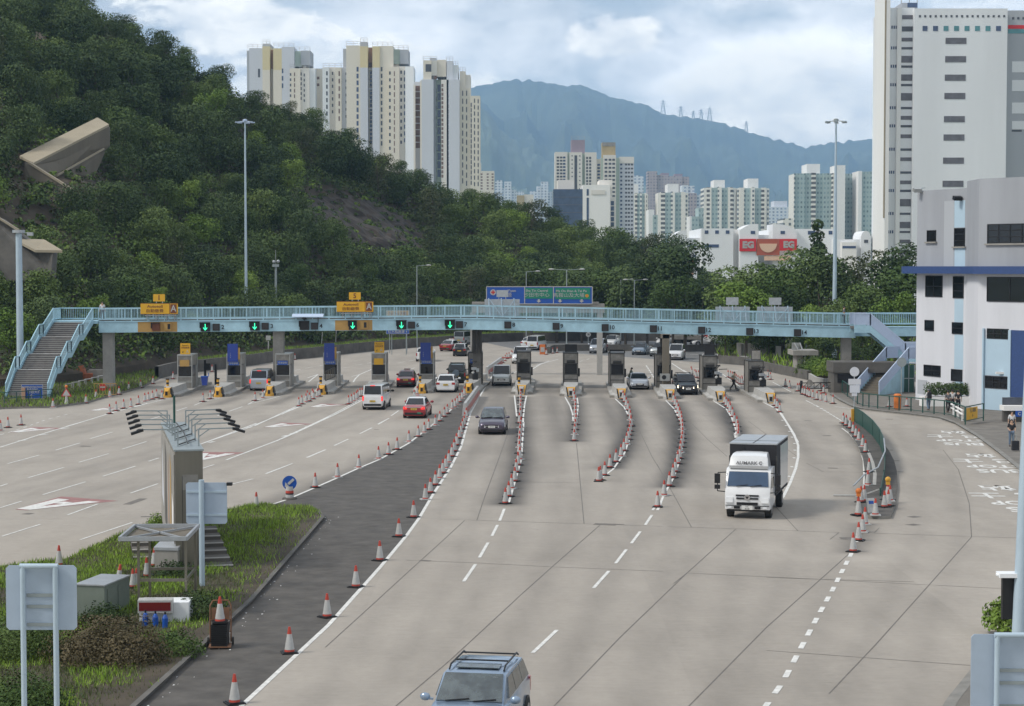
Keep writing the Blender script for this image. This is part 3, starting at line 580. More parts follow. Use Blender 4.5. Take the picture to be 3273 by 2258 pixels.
# foreground grass island
FI = S((-330,1930),(0,1822),(204,1800),(240,1786),(336,1741),(384,1720),(510,1672),(720,1640),(840,1620),(985,1627),(1020,1645),(1032,1662),(804,1927),(672,2050),(444,2258),(200,2480),(-330,2560))
struct(slab('grass_island_soil', FI, -.02, .14, ['soil', 'concrete_dark']))
mb = MB(); strip(mb, FI[10:16], .16, .15); struct(mb.build('median_kerb', 'concrete_dark', fix=False))
def inpoly(x, y, poly):
    c = False; n = len(poly); j = n-1
    for i in range(n):
        if ((poly[i][1] > y) != (poly[j][1] > y)) and (x < (poly[j][0]-poly[i][0])*(y-poly[i][1])/(poly[j][1]-poly[i][1])+poly[i][0]): c = not c
        j = i
    return c
def quads(name, cen, nrm, size, mats, mi=None, parent=None, asp=1.5, blade=False, seed=0):
    """many small leaf faces in one mesh"""
    rg = np.random.default_rng(seed); n = len(cen); cen = np.asarray(cen, float); nrm = np.asarray(nrm, float); nrm /= np.linalg.norm(nrm, axis=1)[:, None]+1e-9; size = np.asarray(size)[:, None]
    r = rg.normal(size=(n, 3)); a = np.cross(nrm, r); a /= np.linalg.norm(a, axis=1)[:, None]+1e-9; b = np.cross(nrm, a)
    if blade:
        up = nrm; sd_ = a; v = np.stack([cen-sd_*size*.09, cen+sd_*size*.09, cen+up*size+a*0+b*size*.25, cen+up*size*.98+b*size*.25], 1).reshape(-1, 3)
        v = np.stack([cen-sd_*size*.09, cen+sd_*size*.09, cen+up*size+b*size*.3], 1).reshape(-1, 3); k = 3
    else:
        v = np.stack([cen-a*size*.5, cen-b*size*.5/asp, cen+a*size*.5, cen+b*size*.5/asp], 1).reshape(-1, 3); k = 4
    me = bpy.data.meshes.new(name); me.vertices.add(n*k); me.vertices.foreach_set('co', v.astype(np.float32).ravel()); me.loops.add(n*k); me.loops.foreach_set('vertex_index', np.arange(n*k))
    me.polygons.add(n); me.polygons.foreach_set('loop_start', np.arange(0, n*k, k)); me.polygons.foreach_set('loop_total', np.full(n, k))
    for m in (mats if isinstance(mats, (list, tuple)) else [mats]): me.materials.append(MATS[m])
    if mi is not None: me.polygons.foreach_set('material_index', np.asarray(mi, np.int32))
    me.update(); o = bpy.data.objects.new(name, me); C.objects.link(o)
    if parent is not None: o.parent = parent
    return o
def scatter(poly, n, seed, f=None):
    rg = random.Random(seed); xs = [p[0] for p in poly]; ys = [p[1] for p in poly]; out = []; k = 0
    while len(out) < n and k < n*12:
        k += 1; x, y = rg.uniform(min(xs), max(xs)), rg.uniform(min(ys), max(ys))
        if inpoly(x, y, poly) and (f is None or rg.random() < f(x, y)): out.append((x, y))
    return out
rg = np.random.default_rng(3)
gpoly = FI
def gtuft(x, y): return .55 + .45*math.sin(x*1.7+y*.6)*math.sin(y*.9-x*.4)
def clear(x, y):     # bare edge beside the kerb, trodden corner
    d = float(dist_poly(np.array([x]), np.array([y]), FI[11:16])[0]); return (0.08 if d < .5 else min(1, d/2.2))
A_ = scatter(FI, 95000, 5, lambda x, y: clear(x, y)*(.5+.5*gtuft(x, y)))
nn = len(A_); cen = np.array([(x, y, .12) for x, y in A_]); nr = np.array([(rg.normal()*.28, rg.normal()*.28, 1) for _ in range(nn)]); sz = np.array([.08+.12*rg.random()*(.5+gtuft(x, y)) for x, y in A_])
mi_ = np.array([0 if (y > 66 or gtuft(x, y) > .55) and rg.random() < .62 else 1 for x, y in A_])
tag(quads('grass', cen, nr, sz, ['grass_bright', 'grass_dull'], mi_, None, 1, True, 1), 'rough bright green grass on the kerbed island in the foreground', 'grass', kind='stuff')

# ---- retaining wall and verge on the far left, hill behind
WALL = S((507,1212),(564,1197),(700,1182),(816,1168),(900,1153),(997,1145),(1116,1131),(1246,1118),(1343,1110),(1547,1095),(1670,1091)) + [Vector((8, 274, 0)), Vector((26, 276, 0)), Vector((60, 278, 0)), Vector((90, 282, 0))]
mb = MB()
for a, b in zip(WALL, WALL[1:]):
    d = (b-a).normalized(); n = Vector((-d.y, d.x, 0)); w = n*.4
    mb.add([a, b, b+Vector((0, 0, 1.25)), a+Vector((0, 0, 1.25)), b+w+Vector((0, 0, 1.25)), a+w+Vector((0, 0, 1.25)), b+w, a+w], [(0, 1, 2, 3), (3, 2, 4, 5), (5, 4, 6, 7)])
tag(mb.build('retaining_wall', 'concrete_dark'), 'long low stained retaining wall at the foot of the wooded hill', 'wall')
VERGE = S((-500,1325),(-200,1318),(32,1308),(170,1304),(277,1290),(351,1269),(454,1240),(507,1213))
FOOT = [(-700, 1262), (0, 1245), (250, 1225), (400, 1200), (520, 1180), (640, 1165), (816, 1148), (1000, 1130), (1246, 1108), (1547, 1088), (1900, 1084), (2300, 1080), (2600, 1078)]
RIDGE = [(-700, -420, 330), (0, -60, 318), (300, 50, 322), (420, 125, 322), (660, 262, 325), (800, 342, 330), (1000, 410, 335), (1160, 520, 340), (1400, 645, 345), (1600, 680, 345), (1800, 765, 345), (2000, 830, 345), (2100, 868, 345), (2300, 900, 345), (2600, 930, 345)]
def lerp(tab, u, k=1):
    for a, b in zip(tab, tab[1:]):
        if u <= b[0] or b is tab[-1]:
            t = min(max((u-a[0])/(b[0]-a[0]), 0), 1.0); return a[k]+(b[k]-a[k])*t
def hnoise(x, y): return 1.3*math.sin(x*.07+1.3)*math.sin(y*.06) + .7*math.sin(x*.19+y*.13) + .35*math.sin(x*.41-y*.37)
def hill(u, t):
    yf = lerp(FOOT, u); Zf = F*H/(yf-HOR) ; Zr = lerp(RIDGE, u, 2); yr = lerp(RIDGE, u, 1)
    hr = H + (HOR-yr)/F*Zr
    if t <= 1:
        Z_ = Zf + (Zr-Zf)*t; sh = t**1.12; h = .9 + (hr-.9)*sh + hnoise(u*.05, Z_)*min(1, t*5)*min(1, (1.02-t)*8)
    else: Z_ = Zr + (t-1)*150; h = hr - (t-1)*45
    x = (u-CX)/F*Z_; return Vector((x, Z_, h))
def proj(p):
    d = p - Vector((0, 0, H)); dep = d.y*math.cos(TH) - d.z*math.sin(TH); upv = d.y*math.sin(TH) + d.z*math.cos(TH); return CX+F*d.x/dep, CY-F*upv/dep
def hill_at(u, y):
    lo, hi = 0, 1
    for _ in range(20):
        m = (lo+hi)/2
        if proj(hill(u, m))[1] > y: lo = m
        else: hi = m
    return hill(u, lo), lo
mb = MB(); us = [i*30-700 for i in range(111)]; ts = [i/36 for i in range(46)]
rings = [[hill(u, t) for u in us] for t in ts]; rings.insert(0, [hill(u, 0)+Vector((0, -3 if u > 480 else -.6, -1.0)) for u in us])
mb.loft(rings, 0, cap=False); o = mb.build('hillside', 'soil'); struct(o)
# grassy verge sheet between road, wall and hill foot
vp = [(p.x, p.y, .12) for p in VERGE]; back = [hill(u, 0) for u in (520, 400, 250, 100, 0, -300, -600)]
struct(slab('verge', [Vector(p) for p in vp] + [Vector((p.x, p.y+1, 0)) for p in back], -.02, .12, ['soil', 'kerb']))
wt = [Vector((p.x, p.y, 0)) for p in WALL[1:12]]; struct(sheet('wall_top_verge', wt + [Vector((p.x*1.02, p.y+6, 0)) for p in wt[::-1]], 1.24, 'soil'))
vpoly = [Vector(p) for p in vp] + back
A_ = scatter(vpoly, 16000, 9); cen = [(x, y, .12) for x, y in A_]; wpoly = wt + [Vector((p.x*1.02, p.y+6, 0)) for p in wt[::-1]]
B_ = scatter(wpoly, 14000, 10); cen += [(x, y, 1.2) for x, y in B_]; n_ = len(cen)
tag(quads('grass', cen, np.array([(rg.normal()*.3, rg.normal()*.3, 1) for _ in range(n_)]), .16+.2*rg.random(n_), ['grass_bright', 'grass_dull'], rg.random(n_) > .45, None, 1, True, 2), 'long grass on the verge and wall top below the hill', 'grass', kind='stuff')
# mountain range far behind
RG_ = [(300,560),(700,470),(1100,400),(1380,320),(1508,283),(1642,259),(1712,264),(1815,279),(1864,277),(1947,313),(2057,337),(2120,369),(2230,382),(2320,400),(2417,434),(2514,458),(2576,475),(2625,462),(2721,453),(2790,446),(3000,440),(3300,400),(3700,470)]
NG_ = [(900,260),(1300,275),(1520,335),(1570,370),(1600,420),(1680,475),(1760,520),(1900,570),(2100,600),(2300,640),(2600,660),(3000,640),(3500,700)]
def ridge(name, tab, Y0, depth, foot, label, seed, step=8):
    mb = MB(); us = list(range(tab[0][0], tab[-1][0]+1, step)); rings = []; K_ = 60
    rnd = random.Random(seed); ph = [(rnd.uniform(.004, .03), rnd.uniform(0, 6), rnd.uniform(.5, 1)) for _ in range(9)]
    for j in range(K_+6):
        t = j/K_; row = []
        for u in us:
            top = H + (HOR-lerp(tab, u))/F*Y0; Y = Y0 - depth*(1-t)
            # spurs and gullies running down the flank
            q = Vector((u*.004+seed+t*.8, t*4.2, seed)); gul = (mnoise.fractal(q, .9, 2.1, 7))*.17 - abs(mnoise.noise(Vector((u*.009+t*1.6, t*2.0, seed+3))))*.26 + .06
            hh = foot + (top-foot)*(max(0, min(t, 1))**(1.15)) if t <= 1 else top-(t-1)*900
            hh += (top-foot)*gul*math.sin(math.pi*min(1, max(0, t)))*1.0 + mnoise.noise(Vector((u*.05, t*9, 3)))*14*min(1, t*2)
            row.append(Vector(((u-CX)/F*Y, Y, hh)))
        rings.append(row)
    mb.loft(rings, 0, cap=False); o = mb.build(name, 'mountain'); struct(o); return o
m = leaf_mat('mountain', (.012, .022, .020), (.14, .17, .10)); MATS['mountain'].node_tree.nodes['Noise Texture'].inputs['Scale'].default_value = .0022; MATS['mountain'].node_tree.nodes['Noise Texture'].inputs['Detail'].default_value = 10
ridge('mountain', RG_, 9500, 4200, 0, '', 4); ridge('foothills', NG_, 6900, 2400, 0, '', 8)
# ================================================================== CONES
def make_cone(h=.75, black=True, big=True, ang=4):
    t = T('traffic_cone', 'x', 'traffic cone')
    b = MB(); b.box(-.23, .23, -.23, .23, 0, .035); b.box(-.19, .19, -.19, .19, .035, .055); b.build('base', 'black' if black else 'cone_white', t)
    r = lambda z: .155 - (.155-.032)*(z/h)
    c = MB(); c.lathe([(r(.05), .05), (r(h), h), (0, h)], n=12); c.build('body', 'cone_red', t)
    s_ = MB(); s_.lathe([(r(.11)+.004, .11), (r(.55)+.004, .55)], n=12); s_.build('reflective_sleeve', 'cone_white', t)
    return learn(t)
def make_small_cone():
    b = MB(); b.box(-.22, .22, -.22, .22, 0, .045, 2); r = lambda z: .15 - (.15-.032)*(z/.75)
    b.lathe([(r(.05), .05), (r(.11), .11)], n=9, mi=0); b.lathe([(r(.11), .11), (r(.55), .55)], n=9, mi=1); b.lathe([(r(.55), .55), (r(.75), .75), (0, .75)], n=9, mi=0)
    return b.build('traffic_cone', ['cone_red', 'cone_white', 'black'])
cone_b, cone_w, cone_s = make_cone(), make_cone(black=False), learn(make_small_cone())
protos = {id(cone_b): True, id(cone_w): True, id(cone_s): True}
CL = dict(left_island='one of the cones trailing left from the first toll island', left_verge='one of the faded cones beside the grass verge under the left stairs',
 left_edge='one of three cones at the far left edge of the road', lane_two='one of two cones before the blue bin on the second toll island', lane_three='one of two cones before the third toll island, near the silver minivan',
 lane_four='one of the cones clustered before the fourth toll island with the blue price board', lane_five='one of the cones left of the white van, before the fifth toll island', lane_six='one of two cones before the sixth toll island, between the two red taxis',
 median_left='one of the cones along the left edge line of the dark median', median_left_near='one of the cones along the left edge line of the dark median', median_right_far='one of the cones along the right edge of the dark median',
 median_right='one of the cones along the right edge of the dark median', median_right_near='one of the large near cones beside the white line right of the dark median',
 lane_eight_far='one of the cones in the long line between toll lanes 8 and 9', lane_eight='one of the cones in the long line between toll lanes 8 and 9', lane_nine_far='one of the cones in the short straight line between lanes 9 and 10',
 lane_nine='one of the cones in the short straight line between lanes 9 and 10', lane_ten_far='one of the cones in the curved line between lanes 10 and 11', lane_ten='one of the cones in the curved line between lanes 10 and 11',
 lane_eleven_far='one of the cones in the long curved line between lanes 11 and 12', lane_eleven='one of the cones in the long curved line between lanes 11 and 12', lane_twelve_far='one of the cones in the curved line that ends behind the truck',
 lane_twelve='one of the cones in the curved line that ends behind the truck', lane_thirteen='one of three cones before the last toll island', right_island='one of the cones on the kerbed island beside the green fence',
 right_tip='one of the cones huddled at the near tip of the kerbed island', right_tail='one of the cones trailing from the island tip along the dashed line', right_gate='one of the cones in the curve before the yellow-black gate by the right kerb',
 right_wall='one of the cones along the low wall near the small kiosk', behind_twelve='one of the cones crowded behind the booth between lanes 12 and 13', behind_thirteen='one of the cones in the slanting group left of the last booth',
 far_right='one of the small cones near the low wall beyond the last booths', behind_eight='one of the small cones beyond the red and white barriers', far_wall='one of the small pale cones along the retaining wall behind the left booths',
 pavement='one of two cones behind the railing beside the orange litter bin')
rc = random.Random(11); used = set()
def put_cone(proto, p, label, group, rz=None):
    rz = rc.uniform(0, 6.28) if rz is None else rz
    if id(proto) not in used:
        used.add(id(proto)); o = proto; o.location = p; o.rotation_euler = (0, 0, rz); o['label'] = label
    else: o = dup(proto, p, rz, label)
    tag(o, label, 'traffic cone', group); return o
for k in ROWS:
    for i, p in enumerate(rowpts(k)):
        z = .14 if k in ('right_island', 'right_tip') else (.13 if k == 'pavement' else .006)
        if k == 'left_verge' and i < 2: z = .006
        if k == 'median_left_near' and i == 6: z = .006
        near = p.y < 175
        pr = (cone_w if rc.random() < .3 else cone_b) if near else cone_s
        o = put_cone(pr, (p.x, p.y, z), CL[k], 'cones: ' + CL[k].replace('one of the ', '').replace('one of ', ''))
        if not near: tag(o, None, 'traffic cone')
# ---- barrier segments, red and white
def make_barrier():
    t = T('water_barrier', 'x', 'barrier'); b = MB()
    b.hexa([(-.5, -.22, 0), (.5, -.22, 0), (.5, .22, 0), (-.5, .22, 0), (-.5, -.1, .95), (.5, -.1, .95), (.5, .1, .95), (-.5, .1, .95)]); b.build('body', 'cone_white', t)
    r = MB()
    for x in (-.33, 0, .33):
        for s_ in (-1, 1): r.hexa([(x-.06, s_*.19, .22), (x+.06, s_*.19, .22), (x+.06, s_*.21, .22), (x-.06, s_*.21, .22), (x-.06, s_*.135, .62), (x+.06, s_*.135, .62), (x+.06, s_*.155, .62), (x-.06, s_*.155, .62)])
    r.build('red_panel', 'cone_red', t); return learn(t)
bar = make_barrier(); first = True
for (z, a, b, n, lab) in (('K', (395,1345), (585,1060), 7, 'red and white barrier segment in the near row beside the median line'), ('K', (585,1060), (560,960), 1, None), ('K', (720,760), (930,600), 13, 'red and white barrier segment in the row beyond the lane 7 booth')):
    if not lab: continue
    A, B = g(z, *a), g(z, *b)
    for i in range(n):
        p = A+(B-A)*((i+.5)/n); r = math.atan2((B-A).y, (B-A).x)
        if first: o = bar; o.location = p; o.rotation_euler = (0, 0, r); first = False
        else: o = dup(bar, p, r)
        L_ = (B-A).length/n; o.scale = (L_*.95, 1, 1); tag(o, lab, 'barrier', 'plastic barriers along the median')

# ================================================================== TOLL ISLANDS AND BOOTHS
BX = [589, 746.5, 902.7, 1055.5, 1209.8, 1363.3, 1518.7, 1674.5, 1825.2, 1973.4, 2122.3, 2270.2, 2417.4]
BY = [165, 166.5, 167, 168, 168, 169, 170, 171, 169, 168, 166, 163, 159.5]
NOSE = [(532, 1272), (695, 1270.6), (859.8, 1267), (1027.5, 1263), (1192, 1261), (1347.5, 1259), (1497, 1257), (1666.7, 1263), (1824, 1270), (1986, 1275), (2142, 1278), (2303, 1284.4), (2464, 1290)]
ORD = ['first', 'second', 'third', 'fourth', 'fifth', 'sixth', 'seventh', 'eighth', 'ninth', 'tenth', 'eleventh', 'twelfth', 'thirteenth']
def island(i):
    X = (BX[i]-CX)*BY[i]/F; n = G(*NOSE[i]); base = Vector((X, BY[i]-1.0, 0)); ax = (base-n).normalized(); rz = math.atan2(ax.y, ax.x)-math.pi/2
    Ln = min(6.2, (base-n).length-.2); hw = .86
    t = T('toll_island', f'concrete toll island under the {ORD[i]} booth from the left, with yellow and black nose', 'toll island', n, rz, 'toll islands')
    D = (Vector((X, BY[i]+3.4, 0))-n).length
    s_ = MB(); s_.box(-.95, .95, 1.0, D+ (6 if i < 7 else 4), 0, .2); s_.build('plinth', 'concrete', t)
    def ring(y, w, h): return [(-w, y, 0), (-w*.98, y, h*.25), (-w*.74, y, h*.42), (-w*.66, y, h), (w*.66, y, h), (w*.74, y, h*.42), (w*.98, y, h*.25), (w, y, 0)]
    b = MB(); b.loft([ring(1.25, .62, .82), ring(1.9, .80, .85), ring(2.8, .9, .88), ring(Ln, .93, .88)], 0, sm=False); b.build('crash_barrier', 'concrete_pale', t)
    b = MB(); b.loft([ring(0, .2, .55), ring(.35, .36, .78), ring(.8, .5, .8), ring(1.25, .62, .82)], 0 if i < 7 else 2, sm=False, mif=(lambda a, j: 2 if a == 2 else 1 if a == 1 and j in (0, 1, 2, 4, 5, 6) else 0) if i < 7 else None)
    if i >= 7: b.hexa([(-.24, -.02, .02), (.24, -.02, .02), (.24, .1, .02), (-.24, .1, .02), (-.38, .3, .79), (.38, .3, .79), (.38, .6, .82), (-.38, .6, .82)], 0)
    if i >= 7:
        for x in (-.3, .36): b.beam((x*.8, -.05, .05), (x*1.2, .32, .80), .08, .06, 1)
    for x in (-.3, .3) if i < 7 else (): b.beam((x*1.45, .93, .05), (x*.9, .93, .84), .12, .12, 1)
    b.box(-.1, .1, -.03, .1, .2, .52, 1); b.build('nose', ['yellow_black', 'black', 'concrete_pale'], t)
    if i < 8:
        b = MB(); y0 = D+1.6; b.loft([ring(y0, .8, .85), ring(y0+2.5, .75, .85), ring(y0+4.2, .42, .75)], 0, sm=False); b.build('rear_barrier', 'concrete_pale', t)
    if i in (0, 1, 2, 3, 5, 6, 7):
        b = MB(); b.cyl((-.25, 2.0, .8), (-.25, 2.0, 1.4), .11, .11, 10, 0); b.cyl((-.25, 2.0, 1.0), (-.25, 2.0, 1.18), .115, .115, 10, 1); b.cyl((-.25, 2.0, 1.4), (-.25, 2.0, 1.5), .16, .16, 10, 1); b.build('bollard', ['yellow_black', 'black'], t)
    return X, n
def booth(i, X):
    h = 3.2 if i < 12 else 2.95; w, d = .66, 2.9; z0 = .2
    desc = {0: 'with two yellow panels', 1: 'with tall blue price board', 2: 'with blue strip sign under a bridge column', 3: 'with tall blue price board behind cones', 4: 'with yellow toll signs behind the white van',
            5: 'with tall blue price board beside a shaded red taxi', 6: 'under a bridge column, air conditioner on its roof', 7: 'with wide dark front window', 8: 'with black screen raised on its roof', 9: 'with open roof rack and a leaning officer',
            10: 'half hidden behind a bridge column', 11: 'with large black board on its roof', 12: 'with small brown board on its roof'}[i]
    t = T('toll_booth', f'metal toll booth {desc}, {ORD[i]} from left', 'toll booth', (X, BY[i], 0), 0, 'toll booths across the plaza')
    dark = i >= 7; body = 'booth_metal'; fr = 'booth_frame' if i < 6 else 'booth_dark'
    b = MB(); b.box(-w+.06, w-.06, .08, d, z0, 1.25); b.box(-w+.06, w-.06, .08, d, 2.2, h-.1); b.box(-w+.06, -w+.1, .1, d, 1.25, 2.2); b.box(w-.1, w-.06, 2.2, d, 1.25, 2.2); b.box(-w+.1, w-.1, d-.05, d-.002, 1.25, 2.2)
    b.box(w-.1, w-.062, .1, .5, 1.25, 2.2); b.box(-w+.02, w-.02, .02, .075, 2.62, 2.66); b.build('wall', body, t)
    b = MB(); b.box(-w, w, -.05, d+.05, h-.1, h); b.build('roof', fr, t)
    f = MB()
    for x in (-w+.03, w-.03):
        f.box(x-.03, x+.03, -.02, .06, z0, h-.1); f.box(x-.03, x+.03, d+.003, d+.06, z0, h-.1)
    for z in (1.22, 2.2, .75): f.box(-w+.06, w-.06, -.02, .055, z-.03, z+.03)
    f.build('frame', fr, t)
    b = MB(); b.box(-w+.11, w-.11, .1, .13, 1.27, 2.17); b.build('front_window', 'glass_dark', t)
    for k in range(3):
        b = MB(); y = .55+k*.55
        b.box(w-.1, w-.065, y+.02, y+.5, 1.3, 2.15); b.build('side_window', 'window_grey', t)
    b = MB(); b.box(w-.06, w-.03, 2.25, 2.8, .25, 2.15); b.build('door', fr, t)
    def sign(name, x0, x1, z0_, z1, y, m, txts=(), edge=True):
        s_ = MB(); s_.box(x0, x1, y-.05, y, z0_, z1, 0); o = s_.build(name, m, t)
        for tx, sz, zz, mm_, xo in txts: text(tx, sz, mm_, o, ((x0+x1)/2+xo, y-.056, zz), name='lettering')
        return o
    if i in (0, 4):
        sign('toll_sign', -.38, .5, h+.02, h+1.0, .05, 'sign_yellow', (('Autotoll', .17, h+.82, 'black', 0), ('自動繳費', .19, h+.6, 'sign_brown', 0), ('↙', .3, h+.25, 'black', -.2), ('A', .4, h+.25, 'cone_white', .18)))
        sign('fee_panel', -.42, .42, 2.15, 2.72, -.06, 'sign_amber' if i == 0 else 'sign_yellow')
    if i in (1, 3, 5):
        sign('price_board', -.55, .38, 2.5, 4.1, -.12, 'sign_blue_deep', (('⋮', .5, 3.0, 'cone_white', -.2), ('——', .3, 2.7, 'sign_blue', .1), ('·\n·\n·', .2, 3.5, 'cone_white', -.2)))
        sign('side_strip', .39, .56, 2.7, 3.75, -.08, 'sign_amber'); sign('name_sign', -.45, .45, 2.18, 2.48, -.06, 'sign_blue', (('停車繳費', .2, 2.33, 'cone_white', 0),))
    if i in (2, 6):
        sign('name_sign', -.45, .45, 2.18, 2.55, -.06, 'sign_blue', (('停車繳費', .2, 2.36, 'cone_white', 0),))
    if i == 7:
        b = MB(); b.tube([(-w, 0, h), (-w, .3, h+.35), (w, .3, h+.35), (w, 0, h)], .04, 6); b.build('roof_rack', fr, t)
    if i == 8:
        b = MB(); b.box(-.55, .55, -.1, .1, h+.05, h+.75); b.build('roof_screen', 'black', t)
    if i == 9:
        b = MB(); b.tube([(-w, 0, h), (-w, .1, h+.2), (w, .1, h+.2), (w, 0, h)], .05, 6); b.tube([(-w, .1, h+.2), (-w, 1.6, h+.2), (w, 1.6, h+.2), (w, .1, h+.2)], .03, 6); b.build('roof_rack', 'black', t)
    if i == 10:
        b = MB(); b.box(-.6, .0, -.05, .12, h+.02, h+.65); b.build('roof_screen', 'black', t)
    if i == 11:
        b = MB(); b.box(-.5, .4, -.02, .1, h+.05, h+1.0); b.cyl((.4, .05, h+.6), (.62, .8, h), .02); b.build('roof_screen', 'black', t)
        b = MB(); b.tube([(-w, 0, h), (-w, .05, h+.12), (w, .05, h+.12), (w, 0, h)], .045, 6); b.build('roof_rack', 'cone_white', t)
    if i == 12:
        b = MB(); b.box(-.42, .42, 0, .08, h+.05, h+.9); b.build('roof_board', 'booth_dark', t); b = MB(); b.box(-.36, .36, -.01, -.002, h+.11, h+.84); b.build('board_face', 'booth_metal', t)
    if i in (7, 8, 9, 10, 11, 12):
        b = MB(); b.cyl((-.38, .02, 2.38), (.38, .02, 2.38), .13, .13, 10); b.build('shutter_roll', 'booth_dark', t)
        b = MB(); b.box(w+.01, w+.16, .2, .45, 1.0, 1.75); b.build('card_reader', 'black', t)
    if i in (6,):
        b = MB(); b.box(-.35, .3, .6, 1.3, h, h+.5); b.build('air_conditioner', 'booth_metal', t); b = MB(); b.cyl((-.03, .6, h+.25), (-.03, .585, h+.25), .2, .2, 14); b.build('fan_grille', 'black', t)
        b = MB(); b.box(.36, .62, .4, .6, h, h+.9); b.build('signal_box', 'black', t)
    if i == 0:
        b = MB(); b.box(1.0, 1.2, 4.2, 4.4, .2, 2.5); b.box(1.2, 1.6, 4.1, 4.3, 1.6, 2.2); b.box(1.9, 2.1, 4.6, 4.8, .2, 2.1); b.build('detector_post', 'black', t)
    return t
for i in range(13):
    X, n = island(i); booth(i, X)
# camera and counting gear standing on some islands
def gear(x, y, z, label, n=3, seed=0, group=None):
    r = random.Random(seed); t = T('toll_equipment', label, 'equipment', (x, y, z), 0, group)
    b = MB(); b.obox((0, 0, .3), .42, .4, .6, .3); b.cyl((0, 0, .6), (0, 0, 1.1), .07, .06, 10); b.build('stand', 'black', t)
    b = MB(); b.obox((-.12, -.05, 1.0), .4, .3, .22, .4); b.obox((.22, .1, .85), .22, .26, .3, -.2); b.build('camera_housing', 'galvanised', t)
    b = MB(); b.cyl((.0, 0, 1.3), (.75, .1, 1.32), .035, .03); b.cyl((-.35, .1, 1.2), (.1, .1, 1.6), .03); b.obox((-.05, 0, 1.62), .34, .2, .14, .5); b.build('swing_arm', 'booth_dark', t)
    b = MB(); b.ball((-.2, -.12, .62), .15, 1, 1, .8); b.build('lamp', 'cone_white', t)
p = G(1519, 1232, .9); gear((1519-CX)/F*166.5, 166.5, .88, 'black and white camera gear on the island before the seventh booth', seed=1)
gear((2298-CX)/F*159.6, 159.6, .88, 'black and grey camera gear on the island left of the walking officer', seed=2); gear((2440-CX)/F*157, 157, .88, 'black and grey camera gear on the last toll island', seed=3)
# blue bin on the second island
b_ = T('wheelie_bin', 'small blue bin on the nose of the second toll island', 'bin', (G(700,1245).x+.05, 158.6, .88)); mb = MB(); mb.hexa([(-.2,-.2,0),(.2,-.2,0),(.2,.2,0),(-.2,.2,0),(-.27,-.25,.72),(.27,-.25,.72),(.27,.25,.72),(-.27,.25,.72)]); mb.build('body', 'sign_blue_deep', b_); mb = MB(); mb.box(-.29,.29,-.28,.3,.72,.78); mb.cyl((.3,.2,.75),(.3,.2,1.05),.03); mb.build('lid', 'sign_blue', b_)
# tilted barrier gate on the fourth island
t = T('folded_gate', 'small brown gate frame leaning on the fourth toll island', 'gate', ((1053-CX)/F*163.5, 163.5, .88), R(25)); mb = MB()
for a, b in (((-.4,0,.1),(-.4,0,.9)),((.5,0,.45),(.5,0,1.25)),((-.4,0,.1),(.5,0,.45)),((-.4,0,.9),(.5,0,1.25))): mb.beam(a, b, .07)
mb.build('frame', 'booth_dark', t); mb = MB()
for k in range(5): mb.beam((-.25+k*.16, 0, .16+k*.06), (-.25+k*.16, 0, .96+k*.06), .05)
mb.build('slats', 'concrete_brown', t)

# ================================================================== FOOTBRIDGE
YB = 166.67; SB = F/YB
def bx(x): return (x-CX)/SB
KX = [bx(320), bx(1507), bx(2650)]; XE = bx(2735)
def zb(X):     # underside height
    x = X*SB + CX
    return 5.08 + (5.36-5.08)*(x-320)/(1507-320) if x < 1507 else 5.36 + (4.66-5.36)*(x-1507)/(2650-1507)
br = T('footbridge', 'long light blue footbridge crossing the toll plaza with railings and stairs', 'footbridge', (0, 0, 0))
DP = 2.7
def span(name, m, xs, z0, z1, y0, y1):
    mb = MB(); rings = [[(X, y0, zb(X)+z0), (X, y1, zb(X)+z0), (X, y1, zb(X)+z1), (X, y0, zb(X)+z1)] for X in xs]; mb.loft(rings, 0, closed=True, sm=False); return mb.build(name, m, br)
xs = [bx(315), bx(900), bx(1507), bx(2100), bx(2735)]
span('beam', 'blue_steel', xs, 0, .95, YB, YB+DP); span('beam_edge', 'blue_steel', xs, .952, 1.05, YB-.06, YB+DP+.06); span('deck', 'concrete_dark', xs, 1.052, 1.12, YB+.1, YB+DP-.1)
for y_ in (YB, YB+DP):
    mb = MB(); n = 46; X0, X1 = bx(315), bx(2735)
    for k in range(n):
        X = X0+(X1-X0)*k/n; Xn = X0+(X1-X0)*(k+1)/n; z, zn = zb(X)+1.14, zb(Xn)+1.14
        mb.beam((X, y_, z-.1), (X, y_, z+1.0), .085, .085)
        if k % 3 == 1: mb.beam((X+.3, y_, z), (X+.3, y_, z+.95), .06)
        for q in range(1, 11):
            xx = X+(Xn-X)*q/11; zz = zb(xx)+1.14; mb.beam((xx, y_, zz+.06), (xx, y_, zz+.97), .028, .028)
        mb.beam((X, y_, z+1.0), (Xn, y_, zn+1.0), .1, .09, up=Vector((0, 0, 1))); mb.beam((X, y_, z+.06), (Xn, y_, zn+.06), .09, .1)
        if k % 4 == 2: mb.beam((X+.4, y_, z+.5), (Xn-.1, y_, zn+.5), .85, .02, up=Vector((0, 1, 0))) if False else None
    mb.build('railing', 'blue_steel', br)
